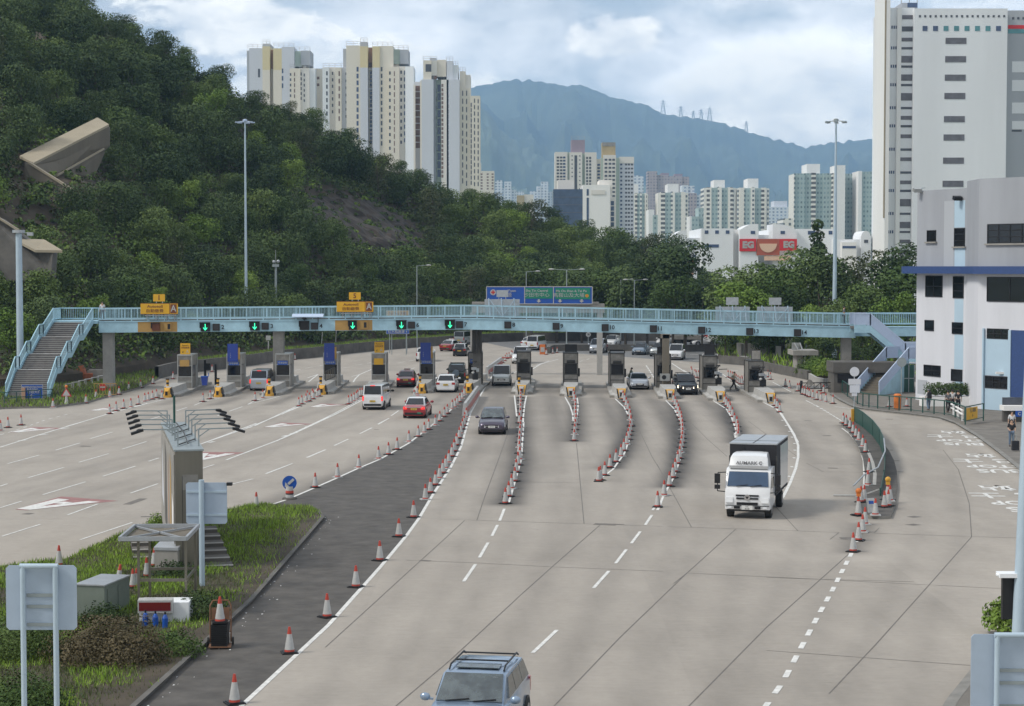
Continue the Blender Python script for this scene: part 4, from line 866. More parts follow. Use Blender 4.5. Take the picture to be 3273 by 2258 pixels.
# toll signal sections painted amber and lane numbers
for x0, x1 in ((440, 566), (1071, 1190)):
    mb = MB(); X0, X1 = bx(x0), bx(x1); mb.hexa([(X0, YB-.012, zb(X0)+.03), (X1, YB-.012, zb(X1)+.03), (X1, YB-.003, zb(X1)+.03), (X0, YB-.003, zb(X0)+.03), (X0, YB-.012, zb(X0)+.94), (X1, YB-.012, zb(X1)+.94), (X1, YB-.003, zb(X1)+.94), (X0, YB-.003, zb(X0)+.94)]); mb.build('amber_panel', 'sign_amber', br)
NUM = {2: ('D',2007,413), 3: ('A',250,405), 4: ('A',694,403), 6: ('A',1565,395), 7: ('A',1997,390), 8: ('B',401,533), 9: ('B',834,545), 10: ('B',1277,557), 11: ('B',1710,567), 12: ('B',2146,580), 13: ('C',604,592), 14: ('C',1037,603)}
for n_, (k, x, y) in NUM.items():
    X = bx(px(k, x, y)[0]); z = 11-(px(k, x, y)[1]-HOR)/SB; text(str(n_), .52, 'black', br, (X+(.08 if n_ > 9 else 0), YB-.008, z), bold=.01, name='lane_number')
# columns
for (x, x2, y0, w, m_) in ((345, 0, 167.6, .9, 'concrete_pale'), (893, 0, 168.6, .95, 'concrete'), (1527, 0, 172.5, .75, 'concrete_dark'), (2127, 0, 165.8+1.4, .62, 'concrete_brown'), (2706, 0, 167.6, .8, 'concrete')):
    X = (x-CX)/F*y0; mb = MB(); top = zb(X)+.02; yy = min(y0, YB+1.2) if x != 1527 else 168.2
    if x == 2127: mb.obox((X, 168.3, top/2), .62*1.2, 1.0, top); mb.build('column', 'booth_dark', br); continue
    mb.obox((X, yy+.2, top/2), w, 1.0, top); mb.build('column', m_, br)
mb = MB(); X = (2105-CX)/F*165.3   # pier shown in front of the eleventh booth
mb.box((2118-CX)/F*165.2, (2139-CX)/F*165.2, 164.9, 165.5, .2, zb(13.4)); mb.box((2118-CX)/F*165.2-.08, (2139-CX)/F*165.2+.08, 164.9, 168.2, zb(13.4)-.35, zb(13.4)-.01); mb.build('column', 'concrete_brown', br)
for x in (2131,):
    t = T('air_conditioner', 'grey air conditioner at the foot of the bridge column between lanes 11 and 12', 'air conditioner', ((2127-CX)/F*164.5, 164.5, .9)); mb = MB(); mb.box(-.45, .4, -.2, .25, 0, .62); mb.build('casing', 'booth_frame', t); mb = MB(); mb.cyl((-.12, -.2, .32), (-.12, -.22, .32), .2, .2, 14); mb.build('fan_grille', 'black', t)
for (x, y0) in ((1512, 167), (1527, 167), (1541, 167), (2706, 166.6)):
    pass
mb = MB()
for x in (1512, 1524, 1538): mb.cyl(((x-CX)/F*168, 167.6, 3.2), ((x-CX)/F*168, 167.6, zb(0)+.02), .09)
mb.build('drain_pipe', 'booth_dark', br)
# ---- left landing and stair
ZL = zb(bx(330))+1.1
mb = MB(); mb.box(-41.2, bx(312), YB+.0, YB+DP+.2, ZL-.3, ZL-.02); mb.build('landing', 'blue_steel', br)
def railrun(pts_, h=1.05, mid=True, name='railing', mat_='blue_steel', bal=True, par=None, sp=.16):
    mb = MB(); up = Vector((0, 0, h))
    for a, b in zip(pts_, pts_[1:]):
        a, b = Vector(a), Vector(b); mb.beam(a+up, b+up, .08, .09); mb.beam(a+up*.1, b+up*.1, .06, .07); mb.beam(a, a+up, .08); mb.beam(b, b+up, .08)
        d = (b-a).length; n = max(1, int(d/sp))
        if bal:
            for k in range(1, n): q = a+(b-a)*k/n; mb.beam(q+up*.1, q+up, .026)
    if mat_ == 'blue_steel_pale':
        m2 = MB()
        for a, b in zip(pts_, pts_[1:]): a, b = Vector(a), Vector(b); m2.prism([a+up*.12, b+up*.12, b+up*.93, a+up*.93], (0, .012, 0))
        m2.build('infill_panel', mat_, br if par is None else par)
    return mb.build(name, mat_, br if par is None else par)
railrun([(-37.35, YB+DP+.15, ZL), (-41.1, YB+DP+.15, ZL), (-41.1, YB+.1, ZL)])
st = [(YB, ZL), (163.9, ZL-1.35), (162.9, ZL-1.35), (160.7, ZL-2.7), (159.7, ZL-2.7), (157.9, ZL-3.9), (156.9, ZL-3.9), (154.6, .15)]
def stx(y): return -(YB-y)*.09
XL, XR = -41.1, -37.6
steps = MB(); nos = MB()
for (ya, za), (yb2, zb2) in zip(st, st[1:]):
    if abs(za-zb2) < .01: steps.box(XL+.1+stx(ya), XR-.1+stx(ya), yb2, ya, za-.2, za); nos.box(XL+.12+stx(ya), XR-.12+stx(ya), yb2-.01, yb2+.9, za+.002, za+.02)
    else:
        n = max(2, int(round((za-zb2)/.165)))
        for k in range(n):
            y1 = ya+(yb2-ya)*k/n; y0 = ya+(yb2-ya)*(k+1)/n; z1 = za+(zb2-za)*(k+1)/n
            steps.box(XL+.1+stx(y1), XR-.1+stx(y1), y0, y1, z1-.3, z1); nos.box(XL+.12+stx(y1), XR-.12+stx(y1), y0-.012, y0+.07, z1-.03, z1+.006)
steps.build('steps', 'tread', br); nos.build('step_edges', 'concrete_pale', br)
for s_, X in ((0, XL), (1, XR)):
    mb = MB(); rings = [[(X+stx(y)-.06, y, z-.32), (X+stx(y)+.06, y, z-.32), (X+stx(y)+.06, y, z+.12), (X+stx(y)-.06, y, z+.12)] for y, z in st]; mb.loft(rings, 0, closed=True, sm=False); mb.build('stringer', 'blue_steel', br)
    railrun([(X+stx(y), y, z+.1) for y, z in st], 1.0)
# ---- right end: deck runs on, stair down to the building
X0, X1 = bx(2700), 36.4; mb = MB(); zt = zb(bx(2735)); mb.box(bx(2700), 37.5, YB+1.6, YB+3.6, zt+.1, zt+.95); mb.build('beam', 'blue_steel', br)
railrun([(bx(2735), YB+1.5, zt+1.1), (37.5, YB+1.5, zt+1.1)]); railrun([(bx(2700), YB+3.7, zt+1.1), (37.5, YB+3.7, zt+1.1)])
ZT = zt+1.1; y1s = 165.4
pp = [(bx(2715), ZT), (bx(2765), ZT), (bx(2880)-.1, 3.1), (37.2, 3.1)]
for y_ in (y1s-1.2, y1s+1.0):
    mb = MB(); mb.loft([[(X, y_-.07, z-.55), (X, y_+.07, z-.55), (X, y_+.07, z+.1), (X, y_-.07, z+.1)] for X, z in pp], 0, closed=True, sm=False); mb.build('stringer', 'blue_steel', br)
    railrun([(X, y_, z+.1) for X, z in pp], 1.05, mat_='blue_steel_pale', sp=.09)
mb = MB()
(xa, za), (xb, zb_) = pp[1], pp[2]; n = 14
for k in range(n): x0 = xa+(xb-xa)*k/n; mb.box(x0, xa+(xb-xa)*(k+1)/n, y1s-1.1, y1s+.9, za+(zb_-za)*(k+1)/n-.2, za+(zb_-za)*(k+1)/n)
mb.box(xb, 37.2, y1s-1.1, y1s+.9, 2.9, 3.1); mb.box(pp[0][0], xa, y1s-1.1, y1s+.9, ZT-.2, ZT); mb.build('steps', 'concrete_dark', br)
la, lb = Vector((33.7, 162.4, 2.9)), Vector((30.2, 157.6, .2)); dv = (lb-la); nrm_ = Vector((-dv.y, dv.x, 0)).normalized()*1.05
for s_ in (-1, 1):
    a, b = la+nrm_*s_, lb+nrm_*s_; mb = MB(); mb.prism([a+Vector((0,0,.1)), b+Vector((0,0,.1)), b+Vector((0,0,-.2)), Vector((a.x, a.y, 1.6 if s_ < 0 else 0))], nrm_*.06); mb.build('stringer', 'blue_steel', br)
    railrun([a+Vector((1.6, 1.4, 0)), a, b], 1.05, mat_='blue_steel_pale', sp=.1)
mb = MB()
for k in range(15): p0 = la+dv*(k/15); p1 = la+dv*((k+1)/15); mb.beam((p0.x, p0.y, p1.z-.1), (p1.x, p1.y, p1.z-.1), 2.0, .2)
mb.build('steps', 'concrete_brown', br)

# ---- things hung on the bridge
def hung(k, x, y): q = px(k, x, y); X = bx(q[0]); return X, 11-(q[1]-HOR)/SB
for n_, (k, x, y, lit, lab) in enumerate((('D',1407,412,0,'unlit lane signal on the amber panel above lane 1'), ('D',1852,410,1,'lane signal with green arrow above lane 2'), ('A',98,402,1,'lane signal with green arrow above lane 3'), ('A',545,397,0,'unlit black lane signal above lane 4'),
      ('A',981,394,1,'lane signal with green arrow on the amber panel above lane 5'), ('A',1420,391,1,'lane signal with green arrow above lane 6'), ('A',1857,387,1,'lane signal with green arrow above lane 7'))):
    X, z = hung(k, x, y); t = T('lane_signal', lab, 'lane signal', (X, YB-.02, z), 0, 'lane signals on the footbridge'); w = .42 if n_ not in (0, 4) else .36
    mb = MB(); mb.box(-w, w, -.2, 0, -.4 if n_ else -.32, .4); mb.build('housing', 'black' if n_ else 'sign_brown', t); mb = MB(); mb.box(-w-.05, w+.05, -.45, -.2, .36, .42); mb.box(-w-.05, -w, -.42, -.2, -.1, .36); mb.build('hood', 'black', t)
    if lit:
        mb = MB(); mb.box(-.035, .035, -.215, -.205, -.2, .27); mb.beam((-.17, -.21, -.06), (0, -.21, -.28), .065, .01, up=Vector((0, 1, 0))); mb.beam((.17, -.21, -.06), (0, -.21, -.28), .065, .01, up=Vector((0, 1, 0))); mb.build('arrow', 'green_lit', t)
for n_, (k, x, y) in enumerate((('D',1515,410), ('D',1950,412), ('A',192,403), ('A',637,402), ('A',1083,396), ('A',1510,393), ('A',1943,389), ('B',347,533), ('B',782,545), ('B',1224,557), ('B',1659,567), ('B',2094,580), ('C',553,592), ('C',984,603))):
    X, z = hung(k, x, y); t = T('display_box', f'small square black display box above toll lane {n_+1}', 'display box', (X, YB-.02, z), 0, 'display boxes on the footbridge')
    if n_ in (0, 4): mb = MB(); mb.box(-.33, .3, -.18, 0, -.33, .35); mb.build('housing', 'sign_amber', t); mb = MB(); mb.box(-.02, .22, -.2, -.181, -.2, .28); mb.build('screen', 'black', t)
    else: mb = MB(); mb.box(-.31, .31, -.25, 0, -.31, .31); mb.build('housing', 'black', t); mb = MB(); mb.box(-.25, .25, -.262, -.252, -.25, .25); mb.build('screen', 'dark_screen', t)
def autotoll(xc, ytop, n_, x0, x1, y0, y1):
    Y = YB-.45; X0, X1 = P(x0, y0, Y).x, P(x1, y0, Y).x; z1, z0 = P(x0, y0, Y).z, P(x0, y1, Y).z
    t = T('autotoll_sign', f'yellow Autotoll sign with number {n_} plate above the footbridge', 'sign', ((X0+X1)/2, Y, 0), 0, 'Autotoll signs'); w = (X1-X0)/2
    mb = MB(); mb.box(-w, w, 0, .1, z0, z1); o = mb.build('board', 'sign_yellow', t); h = z1-z0
    text('Autotoll', h*.36, 'sign_brown', o, (-w*.22, -.012, z0+h*.72), bold=.004, sx=1.25); text('自動繳費', h*.38, 'sign_brown', o, (-w*.24, -.012, z0+h*.28), sx=1.15)
    mb = MB(); mb.box(w*.54, w*.57, -.006, 0, z0, z1); mb.box(w*.6, w*.94, -.01, 0, z0+.06, z1-.06); mb.build('symbol_panel', 'sign_brown', t); text('A', h*.85, 'cone_white', t, (w*.77, -.02, z0+h*.5), bold=.012, sx=.9, name='symbol')
    for fr in ((-w, w, z1, z1+.04), (-w, w, z0-.04, z0)): mb = MB(); mb.box(fr[0], fr[1], -.01, .11, fr[2], fr[3]); mb.build('trim', 'sign_brown', t)
    X = P(xc, ytop, Y).x-(X0+X1)/2; za = P(xc, ytop, Y).z; mb = MB(); mb.box(X-.52, X+.52, 0, .1, za-.65, za); q = mb.build('number_plate', 'sign_yellow', t); text(str(n_), .6, 'sign_brown', q, (X, -.012, za-.33), bold=.012)
    mb = MB()
    for dx in (-.25, .3): mb.box(X+dx-.03, X+dx+.03, .03, .09, z1, za-.65)
    for dx in (-w*.7, -w*.2, w*.35, w*.8): mb.beam((dx, .15, z0+.5), (dx, .3, z0-.55), .07); mb.beam((dx, .2, z0+.1), (dx+.2, .45, z0-.6), .05)
    mb.beam((-w*.8, .2, z0-.15), (w*.9, .2, z0-.15), .07); mb.build('bracket', 'galvanised', t)
autotoll(508, 941, 1, 449, 568, 971, 1004); autotoll(1134, 935, 5, 1076, 1193, 965, 997)
t = T('solar_panel', 'pale tilted panel on the railing above lane 4', 'panel', (bx(985), YB-.3, 0)); z = 11-(1005-HOR)/SB; mb = MB(); mb.hexa([(-1.4,-.3,z-.25),(1.4,-.3,z-.25),(1.4,.3,z+.0),(-1.4,.3,z+.0),(-1.4,-.3,z-.2),(1.4,-.3,z-.2),(1.4,.3,z+.05),(-1.4,.3,z+.05)]); mb.build('panel', 'blue_steel_pale', t); mb = MB(); mb.ball((-.3,-.1,z-.35), .22, 1, 1, .6); mb.beam((-.3,.1,z-.2),(-.3,.25,z-.9),.05); mb.beam((.9,.1,z-.2),(.9,.25,z-.9),.05); mb.build('bracket', 'black', t)
def signback(x0, x1, y0, y1, top, lab, Y):
    a = P(x0, y0, Y); b = P(x1, y1, Y); xc = (a.x+b.x)/2; t = T('sign_back', lab, 'sign', (xc, Y, 0), 0, 'backs of signs on the footbridge'); w = (b.x-a.x)/2; z1, z0 = a.z, b.z
    mb = MB(); mb.box(-w, w, 0, .06, z0, z1); mb.build('panel', 'galvanised', t); mb = MB()
    for q in (-.33, .0, .34): mb.box(w*2*q-.02, w*2*q+.02, -.02, 0, z0, z1)
    mb.build('seams', 'grey_pole', t)
    mb = MB(); zz = zb(xc)+1.15
    for q in (-.72, 0, .72): mb.beam((w*q-.08, -.5, z1+.1), (w*q+.08, -.75, zz-.2), .08)
    mb.beam((-w*.72, -.55, z1), (0, -.7, zz), .06); mb.beam((w*.72, -.55, z1), (0, -.7, zz), .06); mb.beam((-w*.8, -.68, zz), (w*.8, -.68, zz), .05); mb.beam((-w*.8, -.6, zz+.5), (w*.8, -.6, zz+.5), .05)
    for q in (-.72, 0, .72): mb.beam((w*q, -.5, z1-.1), (w*q, 0, z1-.1), .06)
    mb.build('support_frame', 'pale_blue_pole', t)
    ax0, ax1, ay0, ay1 = top; c = P(ax0, ay0, Y); d = P(ax1, ay1, Y); mb = MB(); mb.box(c.x-xc, d.x-xc, -.05, .03, d.z, c.z); mb.build('small_panel', 'galvanised', t); mb = MB()
    for q in (.2, .8): X = c.x-xc+(d.x-c.x)*q; mb.box(X-.03, X+.03, .0, .06, z1, d.z)
    mb.build('post', 'galvanised', t)
signback(2287, 2396, 981, 1036, (2321, 2360, 951, 975), 'grey back of a wide sign above lane 12, small plain panel on top', YB+3.1)
signback(2420, 2533, 981, 1036, (2458, 2497, 952, 975), 'grey back of a wide sign above lane 13, framed panel on top', YB+3.1)
signback(1549, 1661, 957, 1010, (1587, 1624, 928, 950), 'grey back of a wide sign before the left end of the blue sign', YB+3.1)

# ================================================================== ROAD SIGNS
Y0 = 188.0
t = T('overhead_sign', 'wide blue and green direction sign above the far carriageway, Chinese and English names', 'direction sign', (0, Y0, 0))
def rct(x0, x1, y0, y1, Y=Y0): a, b = P(x0, y0, Y), P(x1, y1, Y); return a.x, b.x, b.z, a.z
X0, X1, z0, z1 = rct(1555, 1893, 917, 972); mb = MB(); mb.box(X0, X1, 0, .15, z0, z1, 0); bd = mb.build('board', 'sign_blue', t)
mb = MB()
for a, b, c, d in ((X0, X1, z1-.04, z1+.04), (X0, X1, z0-.04, z0+.04), (X0-.04, X0+.04, z0, z1), (X1-.04, X1+.04, z0, z1)): mb.box(a, b, -.02, .16, c, d)
for x in (1677, 1769): X = P(x, 940, Y0).x; mb.box(X-.04, X+.04, -.02, .0, z0+.04, z1-.04)
mb.build('border', 'cone_white', t)
for x0, x1, y0, y1 in ((1679, 1766, 921, 955), (1775, 1886, 921, 957)):
    a, b, c, d = rct(x0, x1, y0, y1); mb = MB(); mb.box(a, b, -.03, -.004, c, d); mb.build('green_panel', 'sign_green', t)
c = P(1576, 935, Y0); mb = MB(); mb.cyl((c.x, -.002, c.z), (c.x, -.03, c.z), .3, .3, 20); mb.build('hospital_disc', 'cone_white', t); mb = MB(); mb.box(c.x-.2, c.x+.2, -.045, -.032, c.z-.07, c.z+.07); mb.box(c.x-.07, c.x+.07, -.046, -.032, c.z-.2, c.z-.071); mb.box(c.x-.07, c.x+.07, -.046, -.032, c.z+.071, c.z+.2); mb.build('red_cross', 'bright_red', t)
def tt(s_, x, y, sz, m_='cone_white', **k): p = P(x, y, Y0); return text(s_, sz, m_, t, (p.x, -.045, p.z), **k)
tt('Yuen', 1636, 930, .34, bold=.006, sx=1.2); tt('源', 1628, 944, .5); tt('Sha Tin Central', 1716, 930, .32, bold=.006, sx=1.12); tt('沙田市中心', 1715, 944, .48, sx=1.1); tt('Ma On Shan & Tai Po', 1826, 931, .32, bold=.006, sx=1.12); tt('馬鞍山及大埔', 1818, 945, .48, sx=1.1)
p = P(1876, 946, Y0); mb = MB(); mb.cyl((p.x, -.03, p.z), (p.x, -.05, p.z), .17, .17, 12); o = mb.build('route_shield', 'sign_yellow', t); text('2', .28, 'bright_red', o, (p.x, -.06, p.z), bold=.01)
for x in (1722, 1790, 1859, 1610): 
    p = P(x, 962, Y0); mb = MB(); mb.prism([(p.x-.25, -.02, p.z), (p.x, -.02, p.z-.2), (p.x+.25, -.02, p.z), (p.x+.1, -.02, p.z), (p.x+.1, -.02, p.z+.15), (p.x-.1, -.02, p.z+.15), (p.x-.1, -.02, p.z)], (0, -.02, 0)); mb.build('lane_arrow', 'cone_white', t)
X0, X1, z0, z1 = rct(1508, 1933, 972, 988); mb = MB(); mb.box(X0, X1, .3, 1.5, z0-.4, z1); mb.box(X0, X1-.6, .2, 1.0, z1, z1+.2); mb.build('gantry_beam', 'concrete', t)
for x in (1512, 1919): X = P(x, 1000, Y0).x; mb = MB(); mb.box(X-.3, X+.25, .5, 1.3, 0, z0-.4); mb.build('gantry_post', 'concrete_pale', t)
def board(x0, x1, y0, y1, Y, lab, cat, m_, txts, posts, name='road_sign', pm='grey_pole', edge='cone_white'):
    a, b = P(x0, y0, Y), P(x1, y1, Y); xc = (a.x+b.x)/2; t = T(name, lab, cat, (xc, Y, 0)); w = (b.x-a.x)/2
    mb = MB(); mb.box(-w, w, -.03, .03, b.z, a.z); o = mb.build('board', m_, t)
    if edge:
        mb = MB()
        for q in ((-w, w, a.z-.04, a.z), (-w, w, b.z, b.z+.04), (-w, -w+.04, b.z+.04, a.z-.04), (w-.04, w, b.z+.04, a.z-.04)): mb.box(q[0], q[1], -.036, -.031, q[2], q[3])
        mb.build('border', edge, t)
    for s_, x, y, sz, m2 in txts: p = P(x, y, Y); text(s_, sz, m2, o, (p.x-xc, -.045, p.z), bold=.004)
    for x in posts:
        X = P(x, y1, Y).x-xc; mb = MB(); mb.cyl((X, .09, 0), (X, .09, a.z-.1), .05); mb.build('post', pm, t)
    return t
board(68, 138, 1229, 1275, 152, 'blue administration building sign with arrow at the foot of the left stairs', 'sign', 'sign_blue', (('ADMINISTRATION', 104, 1238, .21, 'cone_white'), ('BUILDING', 104, 1245, .2, 'cone_white'), ('往行政大樓', 104, 1254, .28, 'cone_white'), ('←', 104, 1266, .55, 'cone_white')), (78, 128))
board(1234, 1308, 1054, 1068, 232, 'small blue Chinese sign on posts below the footbridge, above the verge', 'sign', 'sign_blue', (('紅水橋高速 4', 1271, 1061, .42, 'cone_white'),), (1252, 1298))
board(1235, 1308, 993, 1012, 236, 'pale yellow sign behind the railing between lanes 5 and 6', 'sign', 'sign_amber', (('Tai Wai 大圍', 1271, 1003, .4, 'sign_brown'),), (1245, 1300), edge='galvanised')
def disc(x, y, r, Y, lab, face, txt=None, tm='black', rim=None, pole=.05, z=0, name='round_sign'):
    p = P(x, y, Y); t = T(name, lab, 'sign', (p.x, Y, 0)); mb = MB(); mb.cyl((0, 0, p.z), (0, -.03, p.z), r, r, 24); mb.build('disc', rim or face, t)
    if rim: mb = MB(); mb.cyl((0, -.031, p.z), (0, -.036, p.z), r*.8, r*.8, 24); mb.build('face', face, t)
    if txt: text(txt, r*1.0, tm, t, (0, -.05, p.z), bold=.012)
    mb = MB(); mb.cyl((0, .06, z), (0, .06, p.z+r*.5), pole, pole, 10); mb.build('post', 'grey_pole', t); return t, p
disc(1880.5, 1070, .32, 245, 'round 70 speed limit sign on a thin post below the bridge', 'cone_white', '70', rim='cone_white')
t, p = disc(328.5, 1238, .32, 160, 'red no-entry sign on a post by the left bridge column', 'bright_red'); mb = MB(); mb.box(-.22, .22, -.05, -.032, p.z-.06, p.z+.06); mb.build('white_bar', 'cone_white', t)
# keep-left sign on a weighted bollard at the median tip
p = g('H', 485, 757); t = T('keep_left_sign', 'round blue sign with white arrow on a bollard at the median edge', 'sign', (p.x, p.y, 0)); q = P(*px('H', 466, 555), p.y)
mb = MB(); mb.lathe([(.36, 0), (.34, .07), (.2, .1)], n=16); mb.build('base', 'asphalt_near', t); mb = MB(); mb.lathe([(.2, .1), (.17, .62)], n=14, mis=[0]); mb.build('bollard', 'cone_white', t); mb = MB(); mb.lathe([(.197, .1), (.19, .3)], n=14); mb.build('black_band', 'black', t); mb = MB(); mb.lathe([(.193, .3), (.185, .42)], n=14); mb.build('red_band', 'cone_red', t)
mb = MB(); mb.cyl((0, 0, q.z), (0, -.03, q.z), .34, .34, 28); mb.cyl((0, .03, .6), (0, .03, q.z), .03); mb.build('disc', 'sign_blue', t); mb = MB(); mb.beam((.2, -.045, q.z+.18), (-.06, -.045, q.z-.06), .12, .012, up=Vector((0, 1, 0))); mb.prism([(-.22, -.04, q.z-.2), (.02, -.04, q.z-.2), (-.2, -.04, q.z+.04)], (0, -.015, 0)); mb.build('arrow', 'cone_white', t)
# warning triangle with lamp on the verge
p = g('D', 600, 1118); t = T('warning_sign', 'white warning triangle with amber lamp in front of the grass verge', 'sign', (p.x, p.y, 0)); mb = MB(); mb.prism([(-.42, -.05, .72), (.42, -.05, .72), (0, -.05, 1.4)], (0, .03, 0)); mb.build('rim', 'bright_red', t); mb = MB(); mb.prism([(-.3, -.06, .78), (.3, -.06, .78), (0, -.06, 1.28)], (0, .008, 0)); mb.build('face', 'cone_white', t); mb = MB(); mb.lathe([(.2, 0), (.12, .4), (.08, .75)], n=10); mb.build('stand', 'cone_white', t); mb = MB(); mb.ball((0, 0, 1.5), .13); mb.build('lamp', 'orange', t)

# ================================================================== POLES
def pole(name, lab, cat, x, ybase, ytop, r0, r1, m_='pale_blue_pole', group=None):
    b = G(x, ybase) if isinstance(x, (int, float)) else x; top = P(proj(b)[0], ytop, b.y).z; t = T(name, lab, cat, (b.x, b.y, 0), 0, group)
    mb = MB(); mb.cyl((0, 0, 0), (0, 0, top), r0, r1, 12); mb.build('shaft', m_, t); return t, top
t, h = pole('high_mast', 'tall grey high mast light rising in front of the hill, halfway up left', 'light mast', 788, 1135, 388, .21, .10); 
def head(t, h, m1='galvanised', n=6, rad=1.0):
    mb = MB(); mb.lathe([(.12, h-.1), (.28, h-.05), (.28, h+.2), (0, h+.28)], n=12); mb.build('head_cap', m1, t)
    for k in range(n):
        a = k*2*math.pi/n+.3; mb = MB(); x, y = rad*math.cos(a), rad*math.sin(a); mb.beam((.2*math.cos(a), .2*math.sin(a), h), (x*.8, y*.8, h-.05), .05); mb.obox((x, y, h-.15), .42, .42, .14, a); mb.build('floodlight', m1, t)
head(t, h, 'blue_steel_pale')
t, h = pole('high_mast', 'tall grey high mast light right of centre, dark lamp ring at the top', 'light mast', 2666, 1168, 387, .3, .10); head(t, h, 'grey_pole', rad=1.05)
t, h = pole('camera_mast', 'thick pale mast with flat cap left of the stairs', 'mast', (G(66, 1252)), 1252, 745, .31, .27, 'pale_blue_pole'); mb = MB(); mb.cyl((0, 0, h), (0, 0, h+.25), .55, .55, 14); mb.build('cap', 'galvanised', t); mb = MB(); mb.obox((1.0, 0, h-.1), .5, .3, .3); mb.beam((.4, 0, h), (.9, 0, h), .06); mb.build('camera', 'galvanised', t)
t, h = pole('camera_mast', 'slim mast with a camera head standing right of the tall light mast', 'mast', 883, 1128, 845, .17, .14, 'grey_pole'); mb = MB(); mb.box(-.4, .4, -.3, .3, h-.35, h); mb.build('platform', 'grey_pole', t); mb = MB(); mb.ball((-.25, 0, h+.3), .22); mb.ball((.3, 0, h+.35), .22); mb.cyl((.0, 0, h), (0, 0, h+1.8), .03); mb.build('camera', 'galvanised', t)
def lamp(lab, x, yb_, yt, arms, L_=1.4, r=.09):
    t, h = pole('street_lamp', lab, 'street lamp', x, yb_, yt, r, r*.7, 'grey_pole', 'street lamps along the far roads'); s_ = F/t.location.y
    for sg, ln in arms:
        mb = MB(); mb.beam((0, 0, h-.03), (sg*ln, 0, h+.08), .06); mb.build('arm', 'grey_pole', t); mb = MB(); mb.ball((sg*(ln+.3), 0, h+.07), .38, 1, .4, .28); mb.build('lantern', 'cone_white', t)
lamp('one-armed street lamp above the railing between lanes 6 and 7', 1333, 1112, 850, [(1, 1.3)])
lamp('street lamp with one arm to the right, rising just behind the blue direction sign', 1682, 1105, 869, [(1, 1.3)])
lamp('street lamp with two arms standing in front of the blue direction sign', 1811, 1136, 863, [(1, 1.6), (-1, 1.6)])
lamp('street lamp with one arm to the right, right of the blue sign', 1984, 1105, 895, [(1, 1.2)])
lamp('street lamp with two arms, right of the blue sign', 2027, 1110, 896, [(1, 1.2), (-1, .9)])
lamp('taller street lamp with one arm to the left, before the white mall', 2339, 1135, 893, [(-1, 1.5)])
lamp('lower one-armed street lamp above the sign back of lane 12', 2285, 1118, 922, [(-1, 1.3)])
t, h = pole('camera_pole', 'thin pole with a small white camera in front of the right trees', 'pole', 2576, 1140, 877, .08, .07, 'grey_pole'); mb = MB(); mb.ball((-.35, 0, h), .2); mb.beam((-.3, 0, h-.05), (0, 0, h-.1), .04); mb.build('camera', 'cone_white', t)
for x, yb_, yt, lab in ((1073, 1113, 1058, 'left of two leaning white posts on the verge below lane 5'), (1028, 1120, 1072, 'right of two leaning white posts on the verge below lane 5')):
    b = G(x, yb_+10); t = T('marker_post', lab.replace('left of', 'taller of') if x > 1050 else lab.replace('right of', 'shorter of'), 'post', (b.x, b.y, 1.2), 0, 'white posts on the verge'); mb = MB(); mb.beam((0, 0, 0), (.12, 0, 2.0 if x > 1050 else 1.5), .09); mb.build('post', 'cone_white', t)
b = G(858, 1150); t = T('marker_post', 'small square white marker on a short post in the left verge', 'sign', (b.x, b.y, 1.2)); mb = MB(); mb.box(-.07, .07, 0, .05, 0, 1.0); mb.build('post', 'cone_white', t); mb = MB(); mb.box(-.28, .28, -.03, 0, 1.1, 1.65); mb.build('plate', 'cone_white', t)
# ================================================================== VEHICLES
def paint(name, col, metal=.3, rough=.28): return mat(name, col, rough, metal, var=.05, scale=1.2, coat=.7)
paint('paint_lightblue', (.25, .33, .44), .5); paint('paint_plum', (.10, .085, .12), .75); paint('paint_white', (.68, .69, .70), 0); paint('paint_silver', (.42, .45, .50), .6); paint('paint_steel', (.17, .22, .28), .6)
paint('paint_black', (.012, .013, .018), .2); paint('paint_red', (.30, .008, .014), 0); paint('paint_darkred_and_shaded_red', (.17, .012, .016), .2); paint('paint_grey', (.30, .33, .34), .3); paint('paint_green', (.035, .045, .04), .5); paint('paint_pearl', (.50, .51, .50), .4)  # dark red serves the cabinet panel and a red taxi with shade in its colour
KIND = dict(
 sedan=dict(ws=.27, rf=.43, rr=.70, rb=.87, hood=.72, belt=.93, tail=.96, H=1.45, bz=.20), hatch=dict(ws=.24, rf=.42, rr=.86, rb=.965, hood=.82, belt=1.0, tail=1.0, H=1.58, bz=.2),
 suv=dict(ws=.25, rf=.40, rr=.87, rb=.965, hood=.92, belt=1.08, tail=1.08, H=1.70, bz=.26), mpv=dict(ws=.15, rf=.34, rr=.92, rb=.985, hood=.92, belt=1.08, tail=1.1, H=1.85, bz=.2),
 van=dict(ws=.05, rf=.19, rr=.955, rb=.99, hood=.98, belt=1.15, tail=1.15, H=1.98, bz=.25))
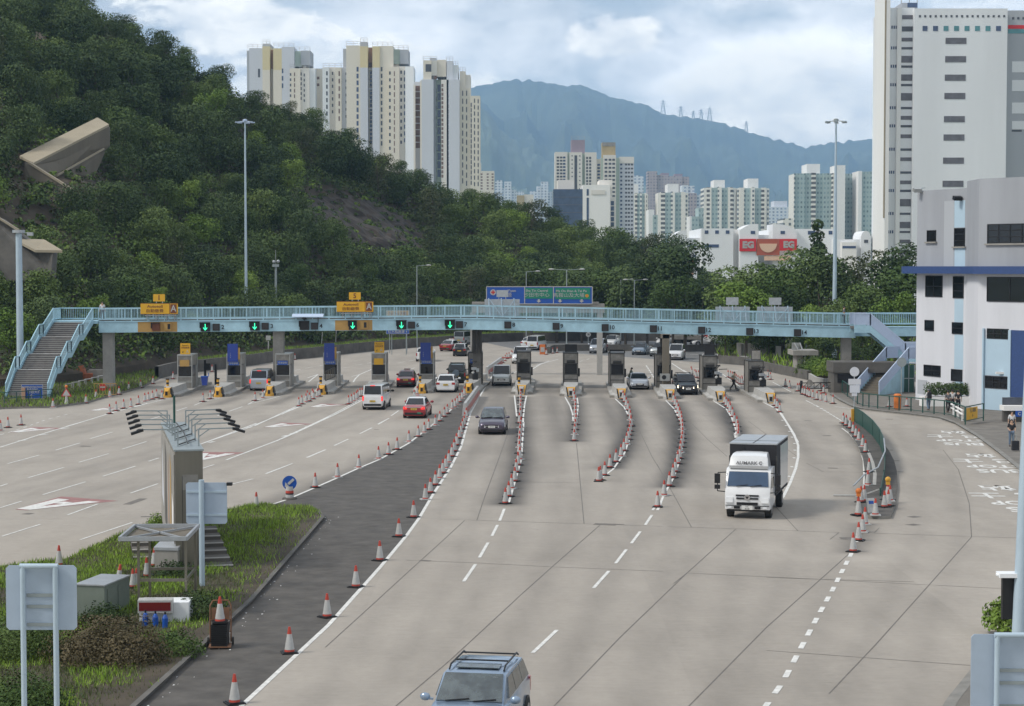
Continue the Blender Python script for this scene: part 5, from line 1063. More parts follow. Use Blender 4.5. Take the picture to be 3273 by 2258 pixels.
def car(label, cat, loc, rz, kind, L, W, H, body, roof=None, lit=False, plate='AB 1234', extra=(), glass='glass_dark', group=None, name=None):
    K = dict(KIND[kind]); K['H'] = H; hw = W/2; y = lambda f: -L/2 + f*L
    t = T(name or {'sedan': 'parked_car'}.get(kind, kind) .replace('parked_car', 'car'), label, cat, (loc[0], loc[1], .006), rz, group)
    def wf(f): return hw*(.80 + .20*min(1, f/.09)**.6 if f < .09 else (.84 + .16*min(1, (1-f)/.07)**.6 if f > .93 else 1))
    def top(f):
        if f < .015: return K['hood']*.80
        if f < K['ws']: return K['hood']*.93 + (K['belt']-K['hood']*.93)*((f-.015)/(K['ws']-.015))**.8
        if f > K['rb']: return K['tail']*(1-.06*(f-K['rb'])/(1-K['rb']+1e-6)) if f < .985 else K['tail']*.86
        return K['belt']
    fs = sorted(set([0, .015, .05, .1, K['ws']*.6, K['ws'], .45, .6, K['rb'], (K['rb']+1)/2, .985, 1.0])); rings = []
    for f in fs:
        w, z1, z0 = wf(f), top(f), K['bz'] + (.1 if f < .01 or f > .99 else 0); half = [(w*.86, z0), (w*.97, z0+.1), (w, z0+(z1-z0)*.45), (w*.985, z0+(z1-z0)*.82), (w*.90, z1-.02), (w*.62, z1+.02), (0, z1+.035)]
        rings.append([(a, y(f), b) for a, b in half] + [(-a, y(f), b) for a, b in half[-2::-1]])
    mb = MB(); mb.loft(rings, 0, closed=True)
    # pillars and cabin shell
    wb, wr = hw*.93, hw*(.74 if kind in ('sedan', 'hatch') else .80 if kind == 'suv' else .84); zt, zr = K['belt']-.03, H-.07
    def cs(f, w0, w1, z1, zc): return [(w0, y(f), zt), (w1*.5+w0*.5, y(f), zt+(z1-zt)*.5), (w1, y(f), z1), (w1*.8, y(f), z1+(zc-z1)*.7), (0, y(f), zc), (-w1*.8, y(f), z1+(zc-z1)*.7), (-w1, y(f), z1), (-w1*.5-w0*.5, y(f), zt+(z1-zt)*.5), (-w0, y(f), zt)]
    rr = [cs(K['ws'], wb*.96, wb*.93, zt+.02, zt+.05), cs(K['rf'], wb, wr, H-.075, H-.055), cs((K['rf']+K['rr'])/2, wb, wr, zr, H), cs(K['rr'], wb, wr, H-.11, H-.09), cs(K['rb'], wb*.97, wb*.9, zt+.02, zt+.05)]
    mb.loft(rr, 1, sm=True)
    for sx in (-1, 1):       # wheel arches
        for f in (.17, .82): mb.cyl((sx*(hw-.12), y(f), .33), (sx*(hw+.003), y(f), .33), .375, .375, 16, 2, sm=False)
    mb.build('body', [body, roof or body, 'black'], t)
    def pane(nm, quad, m_=glass, out=.012, ins=.07):
        q = [Vector(v) for v in quad]; c = sum(q, Vector())/4; n = (q[1]-q[0]).cross(q[3]-q[0]).normalized()
        ctr = Vector((0, 0, (zt+H)/2));
        if n.dot(c-ctr) < 0: n = -n
        q = [v+(c-v)*ins for v in q]; a = [v+n*out for v in q]; b = [v-n*.02 for v in q]; m2 = MB(); m2.hexa(b+a); return m2.build(nm, m_, t)
    f0, f1, f2, f3 = K['ws'], K['rf'], K['rr'], K['rb']
    pane('windshield', [(-wb*.94, y(f0), zt+.045), (wb*.94, y(f0), zt+.045), (wr*.97, y(f1), H-.055), (-wr*.97, y(f1), H-.055)], ins=.05, out=.035)
    pane('rear_window', [(-wb*.92, y(f3), zt+.06), (wb*.92, y(f3), zt+.06), (wr*.95, y(f2), H-.1), (-wr*.95, y(f2), H-.1)], ins=.1, out=.035)
    n = 2 if kind == 'sedan' else 3; fa_, fb_ = f0+(f1-f0)*.55, f3-(f3-f2)*.55
    for sx in (-1, 1):
        for k in range(n):
            a, b = fa_+(fb_-fa_)*k/n, fa_+(fb_-fa_)*(k+1)/n; at, bt = max(a, f1+.01), min(b, f2-.01)
            pane('side_window', [(sx*wb*1.0, y(a), zt+.07), (sx*wb*1.0, y(b), zt+.07), (sx*(wr+.01), y(bt), zr-.05), (sx*(wr+.01), y(at), zr-.05)], ins=.05, out=.02)
        mb = MB(); mb.ball((sx*(hw+.13), y(f0+.03), K['belt']+.08), .12, 1.05, .6, .8); mb.beam((sx*(hw-.06), y(f0+.03), K['belt']+.03), (sx*(hw+.08), y(f0+.03), K['belt']+.05), .05); mb.build('mirror', body if kind != 'van' else 'black', t)
        for f in (.17, .82):
            w_ = MB(); w_.cyl((sx*(hw-.2), y(f), .32), (sx*(hw+.012), y(f), .32), .32, .32, 18, sm=False); w = w_.build('wheel', 'tyre', t)
            w_ = MB(); w_.cyl((sx*(hw+.0125), y(f), .32), (sx*(hw+.02), y(f), .32), .2, .2, 14, sm=False); w_.build('rim', 'rim', w)
        zh = K['hood']*.80; mb = MB(); mb.hexa([(sx*hw*.46, y(0)-.02, zh-.17), (sx*hw*.84, y(.022)-.03, zh-.17), (sx*hw*.985, y(.07), zh-.13), (sx*hw*.5, y(.06), zh-.15), (sx*hw*.52, y(0)+.0, zh+.0), (sx*hw*.82, y(.022)-.01, zh+.05), (sx*hw*.975, y(.085), zh+.10), (sx*hw*.5, y(.06), zh+.01)]); mb.build('headlight', 'lamp_lit' if lit == 'front' else 'lamp_clear', t)
        zt_ = K['tail']*.88; hi = kind in ('van', 'mpv', 'suv'); mb = MB(); mb.box(*sorted((sx*hw*(.80 if hi else .60), sx*hw*.93)), y(1)-.14, y(1)+.012, zt_-(.30 if hi else .18), zt_+(.05 if hi else 0)); mb.build('tail_light', 'tail_lit' if lit == 'rear' else 'tail_red', t)
    mb = MB(); mb.box(-hw*.78, hw*.78, y(0)-.02, y(.04), K['bz']+.06, K['bz']+.17); mb.box(-hw*.42, hw*.42, y(0)-.022, y(.03), K['hood']*.80-.2, K['hood']*.80-.06); mb.build('grille', 'black', t)
    mb = MB(); mb.box(-hw*.45, hw*.45, y(0)-.034, y(0)-.023, K['hood']*.8-.12, K['hood']*.8-.085); mb.box(-.07, .07, y(0)-.038, y(0)-.0345, K['hood']*.8-.15, K['hood']*.8-.05); mb.build('grille_trim', 'chrome', t)
    mb = MB(); mb.box(-hw*.8, hw*.8, y(1)-.05, y(1)+.02, K['bz']+.08, K['bz']+.24); mb.build('rear_bumper', 'black' if kind == 'van' or 'taxi' in cat else body, t)
    for yy, m_, rz_ in ((y(0)-.035, 'plate_white', 0), (y(1)+.03, 'plate_yellow', math.pi)):
        mb = MB(); mb.box(-.22, .22, yy-.006, yy+.006, .46 if yy < 0 else .62, .60 if yy < 0 else .76); p_ = mb.build('number_plate', m_, t); text(plate, .12, 'black', p_, (0, yy+(-.008 if yy < 0 else .008), .53 if yy < 0 else .69), (math.pi/2, 0, rz_), ext=.001, sx=.8)
    mb = MB(); mb.box(-hw+.03, hw-.03, y(.1), y(.9), .14, .3); mb.build('underbody', 'black', t)
    if lit == 'rear': mb = MB(); mb.box(-.18, .18, y(f2)+.03, y(f2)+.08, H-.13, H-.08) if kind in ('van', 'mpv', 'suv', 'hatch') else mb.box(-.15, .15, y(f3)-.3, y(f3)-.24, K['tail']+.1, K['tail']+.15); mb.build('brake_light', 'tail_lit', t)
    for e in extra: e(t, y, hw, K, H)
    return t
def rails(t, y, hw, K, H):
    for s_ in (-1, 1): mb = MB(); mb.tube([(s_*hw*.70, y(K['rf']+.05), H-.03), (s_*hw*.70, y(K['rf']+.09), H+.06), (s_*hw*.70, y(K['rr']-.05), H+.05), (s_*hw*.70, y(K['rr']), H-.04)], .022, 8); mb.build('roof_rail', 'black', t)
    for f in (.60, .78): mb = MB(); mb.beam((-hw*.70, y(f), H+.06), (hw*.70, y(f), H+.06), .05, .03); mb.build('cross_bar', 'black', t)
def sunroof(t, y, hw, K, H): mb = MB(); mb.hexa([(-hw*.55, y(.47), H-.008), (hw*.55, y(.47), H-.008), (hw*.55, y(.56), H+.0), (-hw*.55, y(.56), H+.0), (-hw*.55, y(.47), H+.014), (hw*.55, y(.47), H+.014), (hw*.55, y(.56), H+.022), (-hw*.55, y(.56), H+.022)]); mb.build('sunroof', 'car_glass', t)
def wipers(t, y, hw, K, H):
    for x0, x1 in ((-.55, .0), (.1, .62)): mb = MB(); mb.beam((x0, y(K['ws'])-.02, K['belt']+.05), (x1, y(K['ws'])+.03, K['belt']+.10), .025, .02); mb.build('wiper', 'black', t)
    mb = MB(); mb.box(hw*.48, hw*.62, y(K['rf'])-.12, y(K['rf'])-.10, H-.2, H-.1); mb.build('windshield_sticker', 'lamp_clear', t)
def spare(t, y, hw, K, H): mb = MB(); mb.cyl((0.05, y(1)+.0, .95), (0.05, y(1)+.2, .95), .34, .32, 20); mb.build('spare_wheel_cover', 'paint_steel', t)
def taxi(t, y, hw, K, H):
    mb = MB(); mb.box(-.3, .3, y(.5)-.08, y(.5)+.08, H, H+.13); o = mb.build('roof_sign', 'cone_white', t); text('TAXI', .13, 'bright_red', o, (0, y(.5)-.085, H+.065)); text('TAXI', .13, 'bright_red', o, (0, y(.5)+.085, H+.065), (math.pi/2, 0, math.pi))
    mb = MB(); mb.box(-hw*.62, -hw*.3, y(1)+.021, y(1)+.028, .36, .46); mb.build('seats_badge', 'sign_green', t)
    mb = MB(); mb.box(-hw*.75, hw*.75, y(1)-.0, y(1)+.015, .78, .83); mb.build('trunk_trim', 'chrome', t)
def place(zx, L, rz, rear=False, off=0):      # centre of a vehicle from the middle of its near end
    p = G(*zx) if not isinstance(zx[0], str) else g(*zx); a = R(rz); f = Vector((math.sin(a), -math.cos(a), 0)); return p - f*(L/2) if not rear else p + f*(L/2)
# near side carriageway, coming towards the camera
car('light blue estate car with roof rails, cut off by the bottom edge', 'car', (-.78, 43.0), R(-10), 'suv', 4.6, 1.84, 1.67, 'paint_lightblue', extra=(rails, sunroof, wipers), plate='MR 6627', glass='car_glass', name='estate_car')
p = place((1571.5, 1391), 4.7, -2); car('dark plum people carrier driving out of lane 8', 'car', p, R(-2), 'hatch', 4.8, 1.78, 1.63, 'paint_plum', plate='RM 78', extra=(wipers,), glass='car_glass', name='people_carrier')
p = place((1603.7, 1235), 4.7, 0); car('pearl white minivan with dark windows stopped in lane 8', 'minivan', p, R(-1), 'mpv', 4.7, 1.76, 1.85, 'paint_pearl', plate='KK 11', glass='black_gloss', name='minivan')
p = place((2044, 1247), 4.5, 0); car('silver saloon car with blue-grey front waiting beside the officer in lane 11', 'car', p, R(1), 'sedan', 4.5, 1.74, 1.42, 'paint_silver', plate='SN 90', name='car')
p = place((2199, 1264), 4.5, 2); car('black four-wheel drive with lit headlamps in lane 12', 'car', p, R(3), 'suv', 4.5, 1.78, 1.70, 'paint_black', lit='front', extra=(rails,), plate='TF 3', name='off_road_car')
p = place((1679, 1164), 4.6, 10); car('white minivan half hidden behind the booth between lanes 8 and 9', 'minivan', p, R(-8), 'mpv', 4.6, 1.75, 1.9, 'paint_white', name='minivan')
p = place((1903.6, 1131), 4.7, -12); car('silver minivan approaching below the bridge, left of a dark saloon', 'minivan', p, R(-12), 'mpv', 4.7, 1.76, 1.85, 'paint_silver', name='minivan')
p = place((1946, 1110), 4.4, -16); car('white car with dark doors just behind the approaching silver minivan', 'car', p, R(-16), 'hatch', 4.3, 1.7, 1.6, 'paint_white', name='car')
p = place((2040, 1136), 4.5, -14); car('dark saloon approaching alone below the bridge', 'car', p, R(-14), 'sedan', 4.5, 1.76, 1.4, 'paint_steel', name='car')
p = place((2097, 1141), 4.4, -20); car('pale car peeking out left of the eleventh booth', 'car', p, R(-22), 'suv', 4.4, 1.75, 1.65, 'paint_grey', name='car')
p = place((2160, 1152), 4.7, -8); car('white minivan with black lower bumper right of the dark bridge column', 'minivan', p, R(-10), 'mpv', 4.7, 1.75, 1.85, 'paint_white', name='minivan')
car('white car on the upper road behind the dark bridge column', 'car', G(2128, 1106), R(-20), 'hatch', 4.4, 1.75, 1.6, 'paint_white', name='car')
car('low white car parked beyond the wall beside the crane truck', 'car', G(2258, 1106), R(-80), 'sedan', 4.4, 1.75, 1.42, 'paint_white', name='car')
# left carriageway, driving away
def away(label, cat, zx, rz, kind, L, W, H, body, **k): return car(label, cat, place(zx, L, rz, True), R(rz), kind, L, W, H, body, **k)
away('silver minivan with dark side at the third booth, brake lights on', 'minivan', (827, 1250.5), 179, 'mpv', 4.8, 1.76, 1.88, 'paint_silver', lit='rear', plate='LD 5513', name='minivan')
away('red taxi in shade beside the sixth booth, body and roof coloured darker', 'taxi', (1296, 1239), 179, 'sedan', 4.6, 1.7, 1.48, 'paint_darkred_and_shaded_red', lit='rear', extra=(taxi,), plate='HX 921', name='taxi')  # red taxi standing in shade; the shade is put into body and roof colour
away('nearest red taxi with white roof, right of the white van', 'taxi', (1322.6, 1339), 176, 'sedan', 4.65, 1.68, 1.48, 'paint_red', roof='paint_white', lit='rear', extra=(taxi,), plate='JU 308', name='taxi')
away('white panel van with black rear bumper driving towards the fifth booth', 'van', (1190.7, 1312), 176, 'van', 4.75, 1.69, 1.98, 'paint_white', lit='rear', plate='MB 612', name='panel_van')
away('small white hatchback waiting in lane 7, tapered rear window', 'car', (1424.5, 1256), 178, 'hatch', 4.3, 1.76, 1.56, 'paint_white', plate='VL 88', name='hatchback')
away('dark green off-road car with a spare wheel on its back door in lane 7', 'car', (1459, 1226), 179, 'suv', 4.5, 1.8, 1.82, 'paint_green', lit=False, extra=(spare, rails), plate='EV 30', name='off_road_car')
away('distant red taxi with white roof turning right past the booths', 'taxi', (1421, 1124), 160, 'sedan', 4.65, 1.68, 1.48, 'paint_red', roof='paint_white', extra=(taxi,), name='taxi')
away('grey van seen from behind left of the bridge column, dark side window', 'van', (1466, 1104), 163, 'van', 4.7, 1.7, 1.98, 'paint_grey', name='panel_van')
away('white hatchback with dark lower body near the far barriers', 'car', (1468, 1140), 174, 'hatch', 4.0, 1.68, 1.6, 'paint_black', roof='paint_white', name='hatchback')
away('white car just showing left of the sixth booth', 'car', (1352, 1157), 176, 'suv', 4.4, 1.75, 1.62, 'paint_white', name='car')
away('white van driving away to the right, orange barrier behind it', 'van', (1700, 1121), 164, 'van', 4.7, 1.7, 1.98, 'paint_white', name='panel_van')
away('white saloon just left of the distant white van', 'car', (1682, 1113), 166, 'sedan', 4.5, 1.74, 1.42, 'paint_white', name='car')
# ---- box lorry
def lorry():
    p = place((2391, 1660), 2.0, -13); t = T('box_lorry', 'white lorry with black box body, nearest vehicle on the right of the plaza', 'lorry', (p.x, p.y, 0), R(-15)); W = .98
    # cab: local front at y = -1
    pr = [(-1.0, .42), (-1.04, .75), (-1.02, 1.15), (-.86, 1.40), (-.62, 2.08), (-.50, 2.16), (.72, 2.18), (.74, .6), (-.2, .42)]
    mb = MB(); rings = []
    for x, k in ((-W, .97), (-W*.94, 1.0), (-W*.4, 1.012), (0, 1.018), (W*.4, 1.012), (W*.94, 1.0), (W, .97)): rings.append([(x, y if y > .5 else y*k, z if z < 2 else z*(.985+.015*k)) for y, z in pr])
    mb.loft(rings, 0, sm=True, closed=True); mb.build('cab', 'paint_white', t)
    def fr(z): 
        for (y0, z0), (y1, z1) in zip(pr, pr[1:]):
            if z0 <= z <= z1: return y0+(y1-y0)*(z-z0)/(z1-z0)
        return -1
    def front(nm, m_, x0, x1, z0, z1, tap=0, out=.03):
        mb = MB(); mb.hexa([(x0, fr(z0)*1.018-out, z0), (x1, fr(z0)*1.018-out, z0), (x1, fr(z0)*1.018+.02, z0), (x0, fr(z0)*1.018+.02, z0), (x0+tap, fr(z1)*1.018-out, z1), (x1-tap, fr(z1)*1.018-out, z1), (x1-tap, fr(z1)*1.018+.02, z1), (x0+tap, fr(z1)*1.018+.02, z1)]); return mb.build(nm, m_, t)
    front('windshield', 'glass_blue', -W*.92, W*.92, 1.42, 2.04, .06); front('grille', 'black', -.5, .5, 1.0, 1.07); front('grille', 'black', -.48, .48, .87, .94); front('lower_grille', 'black', -.46, .46, .62, .74)
    for s_ in (-1, 1):
        a, b = sorted((s_*.62, s_*.94)); front('headlight', 'lamp_clear', a, b, .72, .95, out=.035); a, b = sorted((s_*.68, s_*.86)); front('fog_light', 'lamp_clear', a, b, .47, .56, out=.05); a, b = sorted((s_*.32, s_*.58)); front('air_intake', 'black', a, b, .45, .56, out=.05)
        mb = MB(); mb.hexa([(s_*(W+.004), -.62, 1.32), (s_*(W+.004), .45, 1.32), (s_*(W+.02), .45, 1.32), (s_*(W+.02), -.62, 1.32), (s_*(W-.03), -.42, 1.98), (s_*(W-.03), .45, 1.98), (s_*(W-.01), .45, 1.98), (s_*(W-.01), -.42, 1.98)]); mb.build('side_window', 'car_glass', t)
        mb = MB(); mb.tube([(s_*W, -.7, 2.0), (s_*(W+.32), -.95, 2.0), (s_*(W+.34), -.98, 1.2), (s_*W, -.8, 1.15)], .022, 6); mb.obox((s_*(W+.34), -1.0, 1.75), .24, .1, .42); mb.obox((s_*(W+.34), -1.0, 1.38), .24, .1, .18); mb.build('mirror', 'black', t)
    front('bumper_line', 'black', -W*.98, W*.98, .58, .60, out=.02)
    mb = MB(); mb.box(-.24, .24, -1.09, -1.075, .42, .60); q = mb.build('number_plate', 'plate_white', t); text('UC\n8158', .1, 'black', q, (0, -1.092, .51), ext=.001)
    mb = MB(); mb.cyl((0, -1.08, .96), (0, -1.10, .96), .13, .13, 20); q = mb.build('badge', 'chrome', t); mb = MB(); mb.prism([(-.08, -1.104, 1.0), (.08, -1.104, 1.0), (0, -1.104, .87)], (0, -.004, 0)); mb.build('badge_diamond', 'black', q)
    for x0, x1 in ((-.5, .0), (.1, .6)): mb = MB(); mb.beam((x0, -.93, 1.42), (x1, -.9, 1.50), .03, .02); mb.build('wiper', 'black', t)
    # roof fairing
    mb = MB(); rings = []
    for x, k in ((-.82, .75), (-.78, .95), (-.4, 1), (.4, 1), (.78, .95), (.82, .75)): rings.append([(x*1.03, -.62, 2.17), (x*1.05, -.62-.06*k, 2.3), (x, -.42-.1*k, 2.3+.42*k), (x*.95, -.2, 2.3+.52*k), (x*.9, .55, 2.35+.48*k), (x, .6, 2.17)])
    mb.loft(rings, 0, closed=True); q = mb.build('roof_fairing', 'paint_white', t); text('AUMARK', .2, 'cloth_grey', q, (-.08, -.69, 2.42), (R(72), 0, 0), ext=.003, sx=1.15, bold=.004); text('C', .2, 'cloth_grey', q, (.52, -.69, 2.42), (R(72), 0, 0), ext=.003, bold=.01)
    # box
    bw = 1.04; mb = MB(); mb.box(-bw, bw, .8, 5.1, .85, 3.1); mb.build('box_body', 'cloth_black', t)
    mb = MB(); mb.box(-bw-.02, bw+.02, .78, 5.12, 3.1, 3.16); o = mb.build('box_roof', 'galvanised', t)
    mb = MB(); mb.box(bw+.002, bw+.02, 2.2, 5.0, 1.0, 2.95); mb.build('side_panel', 'paint_white', t); mb = MB(); mb.box(-.02, .02, .8, 5.1, 3.161, 3.175); mb.box(-bw, bw, 2.0, 2.03, 3.161, 3.17); mb.build('roof_seam', 'booth_dark', t)
    for x in (-.42, .42): mb = MB(); mb.box(x-.03, x+.03, .77, .80, 2.8, 3.0); mb.build('bracket', 'black', t)
    for x in (-bw, bw): mb = MB(); mb.beam((x, .8, 2.6), (x, .8, 1.0), .06); mb.build('corner_post', 'booth_dark', t)
    mb = MB(); mb.box(-.45, .45, -.6, 5.0, .5, .84); mb.box(-.9, .9, -.7, .6, .3, .42); mb.build('chassis', 'black', t)
    for s_ in (-1, 1):
        for yy in (-.25, 3.6):
            mb = MB(); mb.cyl((s_*.70, yy, .38), (s_*(.97), yy, .38), .38, .38, 20, sm=False); w = mb.build('wheel', 'tyre', t); mb = MB(); mb.cyl((s_*.971, yy, .38), (s_*.985, yy, .38), .2, .2, 14); mb.build('rim', 'rim', w)
lorry()
def crane():
    p = G(2240, 1106); t = T('crane_truck', 'crane lorry with grey bed and red crane arm on the far road', 'lorry', (p.x-.8, p.y, 0), R(75)); mb = MB(); mb.box(-1.0, 1.0, -3.4, -1.9, .6, 2.4); mb.build('cab', 'paint_white', t); mb = MB(); mb.box(-.9, .9, -3.42, -3.402, 1.5, 2.2); mb.build('windshield', 'car_glass', t)
    mb = MB(); mb.box(-1.05, 1.05, -1.2, 3.6, .9, 1.5); mb.build('bed', 'booth_metal', t); mb = MB(); mb.box(-.3, .3, -1.8, -1.3, .8, 2.4); mb.beam((0, -1.5, 2.3), (0, .9, 2.7), .35); mb.beam((0, -1.5, 2.5), (0, -1.9, 1.6), .3); mb.build('crane_arm', 'bright_red', t); mb = MB(); mb.box(-.4, .4, -3.3, 3.5, .5, .9); mb.build('chassis', 'black', t)
    for s_ in (-1, 1):
        for yy in (-2.7, 2.2): mb = MB(); mb.cyl((s_*.75, yy, .45), (s_*1.05, yy, .45), .45, .45, 16, sm=False); mb.build('wheel', 'tyre', t)
crane()
# ================================================================== BUILDINGS
class Bld:
    """one building: boxes given by picture columns at a distance, windows as parts"""
    def __init__(s, label, cat, zk, Y, group=None, name='apartment_tower', dep=14):
        s.zk, s.Y, s.dep = zk, Y, dep; s.t = T(name, label, cat, (0, Y, 0), 0, group); s.win = []
    def p(s, x, y, Y=None): return P(*px(s.zk, x, y), Y or s.Y)
    def wall(s, x0, x1, yt, m='wall_ivory', off=0, dep=None, yb=None, name='wall', roof=True):
        Y = s.Y+off; a, b = s.p(x0, yt, Y), s.p(x1, yt, Y); z0 = 0 if yb is None else s.p(x0, yb, Y).z
        mb = MB(); mb.box(a.x, b.x, off, off+(dep or s.dep), z0, a.z); o = mb.build(name, m, s.t); return o
    def rail(s, x0, x1, yt, off=0, h=1.8, dep=10):
        Y = s.Y+off; a, b = s.p(x0, yt, Y), s.p(x1, yt, Y); mb = MB(); n = max(2, int((b.x-a.x)/2.2))
        for k in range(n+1): x = a.x+(b.x-a.x)*k/n; mb.box(x-.08, x+.08, off+.3, off+.46, a.z, a.z+h)
        for z in (h*.5, h): mb.box(a.x, b.x, off+.32, off+.44, a.z+z-.06, a.z+z+.06)
        mb.build('roof_railing', 'galvanised', s.t)
    def windows(s, x, w, y0, y1, n, h, m='window_grey', off=0, proud=.06, name='window'):
        """a column of n windows"""
        Y = s.Y+off
        for k in range(n):
            y = y0+(y1-y0)*k/max(1, n-1); a, b = s.p(x, y, Y), s.p(x+w, y+h, Y); s.win.append(((b.x-a.x)*(a.z-b.z), a.x, b.x, b.z, a.z, off, m, name))
    def done(s, most=100, proud=.06):
        s.win.sort(key=lambda q: -q[0])
        for _, x0, x1, z0, z1, off, m, nm in s.win[:most]:
            mb = MB(); mb.box(x0, x1, off-proud, off+.02, z0, z1); mb.build(nm, m, s.t)
        rest = {}
        for q in s.win[most:]: rest.setdefault(q[6], []).append(q)
        for m, l in rest.items():
            mb = MB()
            for _, x0, x1, z0, z1, off, m_, nm in l: mb.box(x0, x1, off-proud, off+.02, z0, z1)
            mb.build('windows', m, s.t)['kind'] = 'stuff'
        return s.t
# --- three tall blocks rising behind the hill on the left
b = Bld('leftmost tower behind the hill, grey-white with two yellow stripes at the top', 'tower block', 'N', 870)
b.wall(228,250,160,'wall_grey',6); b.wall(247,357,140,'wall_lilac'); b.wall(357,417,125,'wall_yellow',-.5,yb=320); b.wall(357,417,320,'wall_cream',-.5); b.wall(360,418,103,'wall_grey',3); b.wall(411,449,155,'wall_terracotta',4,yb=310); b.wall(411,449,312,'wall_cream',3); b.wall(445,515,142,'wall_yellow',-.5,yb=320); b.wall(445,515,320,'wall_cream',-.5)
b.wall(515,616,128,'wall_lilac',-1); b.wall(616,690,165,'wall_sage',2,yb=292); b.wall(672,750,160,'wall_grey',1,yb=280); b.wall(690,712,180,'wall_cream',3,yb=420)
for a in ((583,668,306,'wall_cream',-2),(668,742,303,'wall_ivory',-1),(742,790,306,'wall_white',0),(780,850,308,'wall_cream',6)): b.wall(*a)
for x0, x1, y, o in ((236,357,140,0),(360,418,103,3),(450,615,130,-1),(620,748,162,2),(583,742,306,-2)): b.rail(x0, x1, y, o)
b.windows(320,18,310,310,1,70,'window_grey'); b.windows(516,12,308,430,3,38,'window_blue',-1); b.windows(582,12,345,520,5,22,'window_grey',-2); b.windows(616,9,340,520,5,30,'balcony_brown',-2); b.windows(670,10,340,540,6,26,'window_grey',-1); b.windows(696,10,350,560,6,22,'window_grey',-1); b.windows(805,20,375,430,2,22,'balcony_brown',6); b.done()
b = Bld('middle tower behind the hill, yellow top band, white stripes and deep central slot', 'tower block', 'N', 850)
b.wall(1020,1050,145,'wall_grey',5); b.wall(1045,1160,118,'wall_cream'); b.wall(1160,1222,125,'wall_yellow',-.6,yb=300); b.wall(1160,1222,300,'wall_lilac',-.6); b.wall(1162,1218,88,'wall_grey',3,dep=6); b.wall(1222,1262,135,'wall_terracotta',5,yb=300); b.wall(1222,1262,300,'wall_cream',4)
b.wall(1260,1320,125,'wall_yellow',-.6,yb=300); b.wall(1260,1318,300,'wall_lilac',-.6); b.wall(1318,1432,122,'wall_cream',0); b.wall(1430,1488,150,'wall_sage',3,yb=270); b.wall(1486,1556,152,'wall_grey',2,yb=268); b.wall(1432,1478,270,'wall_cream',4)
for a in ((850,905,297,'wall_white',1),(905,955,297,'wall_ivory',3),(955,1005,299,'wall_cream',0),(1005,1058,298,'wall_lilac',2),(1395,1480,292,'wall_cream',-2),(1480,1530,290,'wall_ivory',0),(1530,1600,290,'wall_white',-2)): b.wall(*a)
for x0, x1, y, o in ((1045,1160,118,0),(1262,1430,122,0),(1432,1556,152,2),(855,1050,298,1),(1162,1218,88,3)): b.rail(x0, x1, y, o)
b.windows(1130,17,295,850,11,38,'window_blue'); b.windows(1330,13,295,905,12,36,'window_grey'); b.windows(1240,18,330,900,18,26,'window_blue',3.9)
for k in range(5): b.windows(1222,40,310+k*165-4*k,310,1,8,'wall_white',3.4)
b.windows(880,13,330,660,7,34,'window_grey',1); b.windows(928,11,335,650,7,26,'window_grey',3); b.windows(982,12,330,700,7,38,'balcony_brown',0); b.windows(1040,14,340,690,7,22,'window_blue',2)
b.windows(1397,14,332,950,12,26,'window_grey',-2); b.windows(1437,8,330,960,12,40,'balcony_brown',-2); b.windows(1490,14,325,900,11,26,'window_grey',0); b.windows(1520,9,325,880,11,34,'window_blue',0); b.windows(1225,34,258,258,1,38,'balcony_brown',4.9); b.done()
b = Bld('right tower behind the hill with brown balconies and a blue recess', 'tower block', 'N', 830)
b.wall(1600,1662,418,'wall_lilac',8); b.wall(1598,1612,440,'wall_ivory',5); b.wall(1652,1680,405,'wall_cream',2); b.wall(1664,1762,397,'wall_lilac'); b.wall(1678,1745,240,'wall_cream',1,yb=397); b.wall(1745,1790,243,'wall_ivory',2,yb=365); b.wall(1735,1783,220,'wall_grey',4,dep=5); b.wall(1790,1866,236,'wall_cream',3,yb=375); b.wall(1760,1830,400,'wall_sage',5)
b.wall(1825,1890,400,'wall_ivory',1); b.wall(1870,1922,245,'wall_lilac',1); b.wall(1922,1966,280,'wall_white',2); b.wall(1886,1976,398,'wall_lilac',-1); b.wall(1978,2025,330,'wall_cream',3); b.wall(2025,2066,360,'wall_ivory',4); b.wall(1976,2066,470,'wall_cream',1); b.wall(2064,2145,532,'wall_cream',0)
for x0, x1, y, o in ((1678,1790,242,1),(1870,1922,245,1),(1924,1964,280,2),(1980,2024,330,3)): b.rail(x0, x1, y, o)
for k in range(10): b.windows(1603,48,450+k*52,450,1,43,'balcony_brown',7.9)
b.windows(1697,48,272,272,1,62,'window_grey',1); b.windows(1795,26,440,1140,11,58,'window_blue',4.9); b.windows(1765,22,470,1120,10,40,'window_grey',4.9); b.windows(1828,15,435,1180,22,24,'balcony_brown',1); b.windows(1880,8,430,1120,17,30,'window_grey',1)
for x, y0, y1, n in ((1966,500,1200,17),(1998,490,1210,12),(2030,490,1230,12)): b.windows(x,9,y0,y1,n,42 if x > 1970 else 26,'window_grey',1)
for x, y0, y1, n in ((2068,590,1230,16),(2095,555,1240,14),(2125,560,1240,14)): b.windows(x,9,y0,y1,n,34,'window_grey',0)
b.windows(1765,25,368,368,1,28,'balcony_brown',1.9); b.windows(1808,40,378,378,1,22,'black',2.9); b.done()
b = Bld('small cream block with pink balconies, just right of the towers behind the hill', 'apartment block', 'N', 1300); b.wall(2142,2262,1150,'wall_cream')
for x in (2150,2200,2240): b.windows(x,16,1170,1290,6,12,'balcony_brown')
b.wall(2140,2152,1080,'wall_cream',4); b.done()
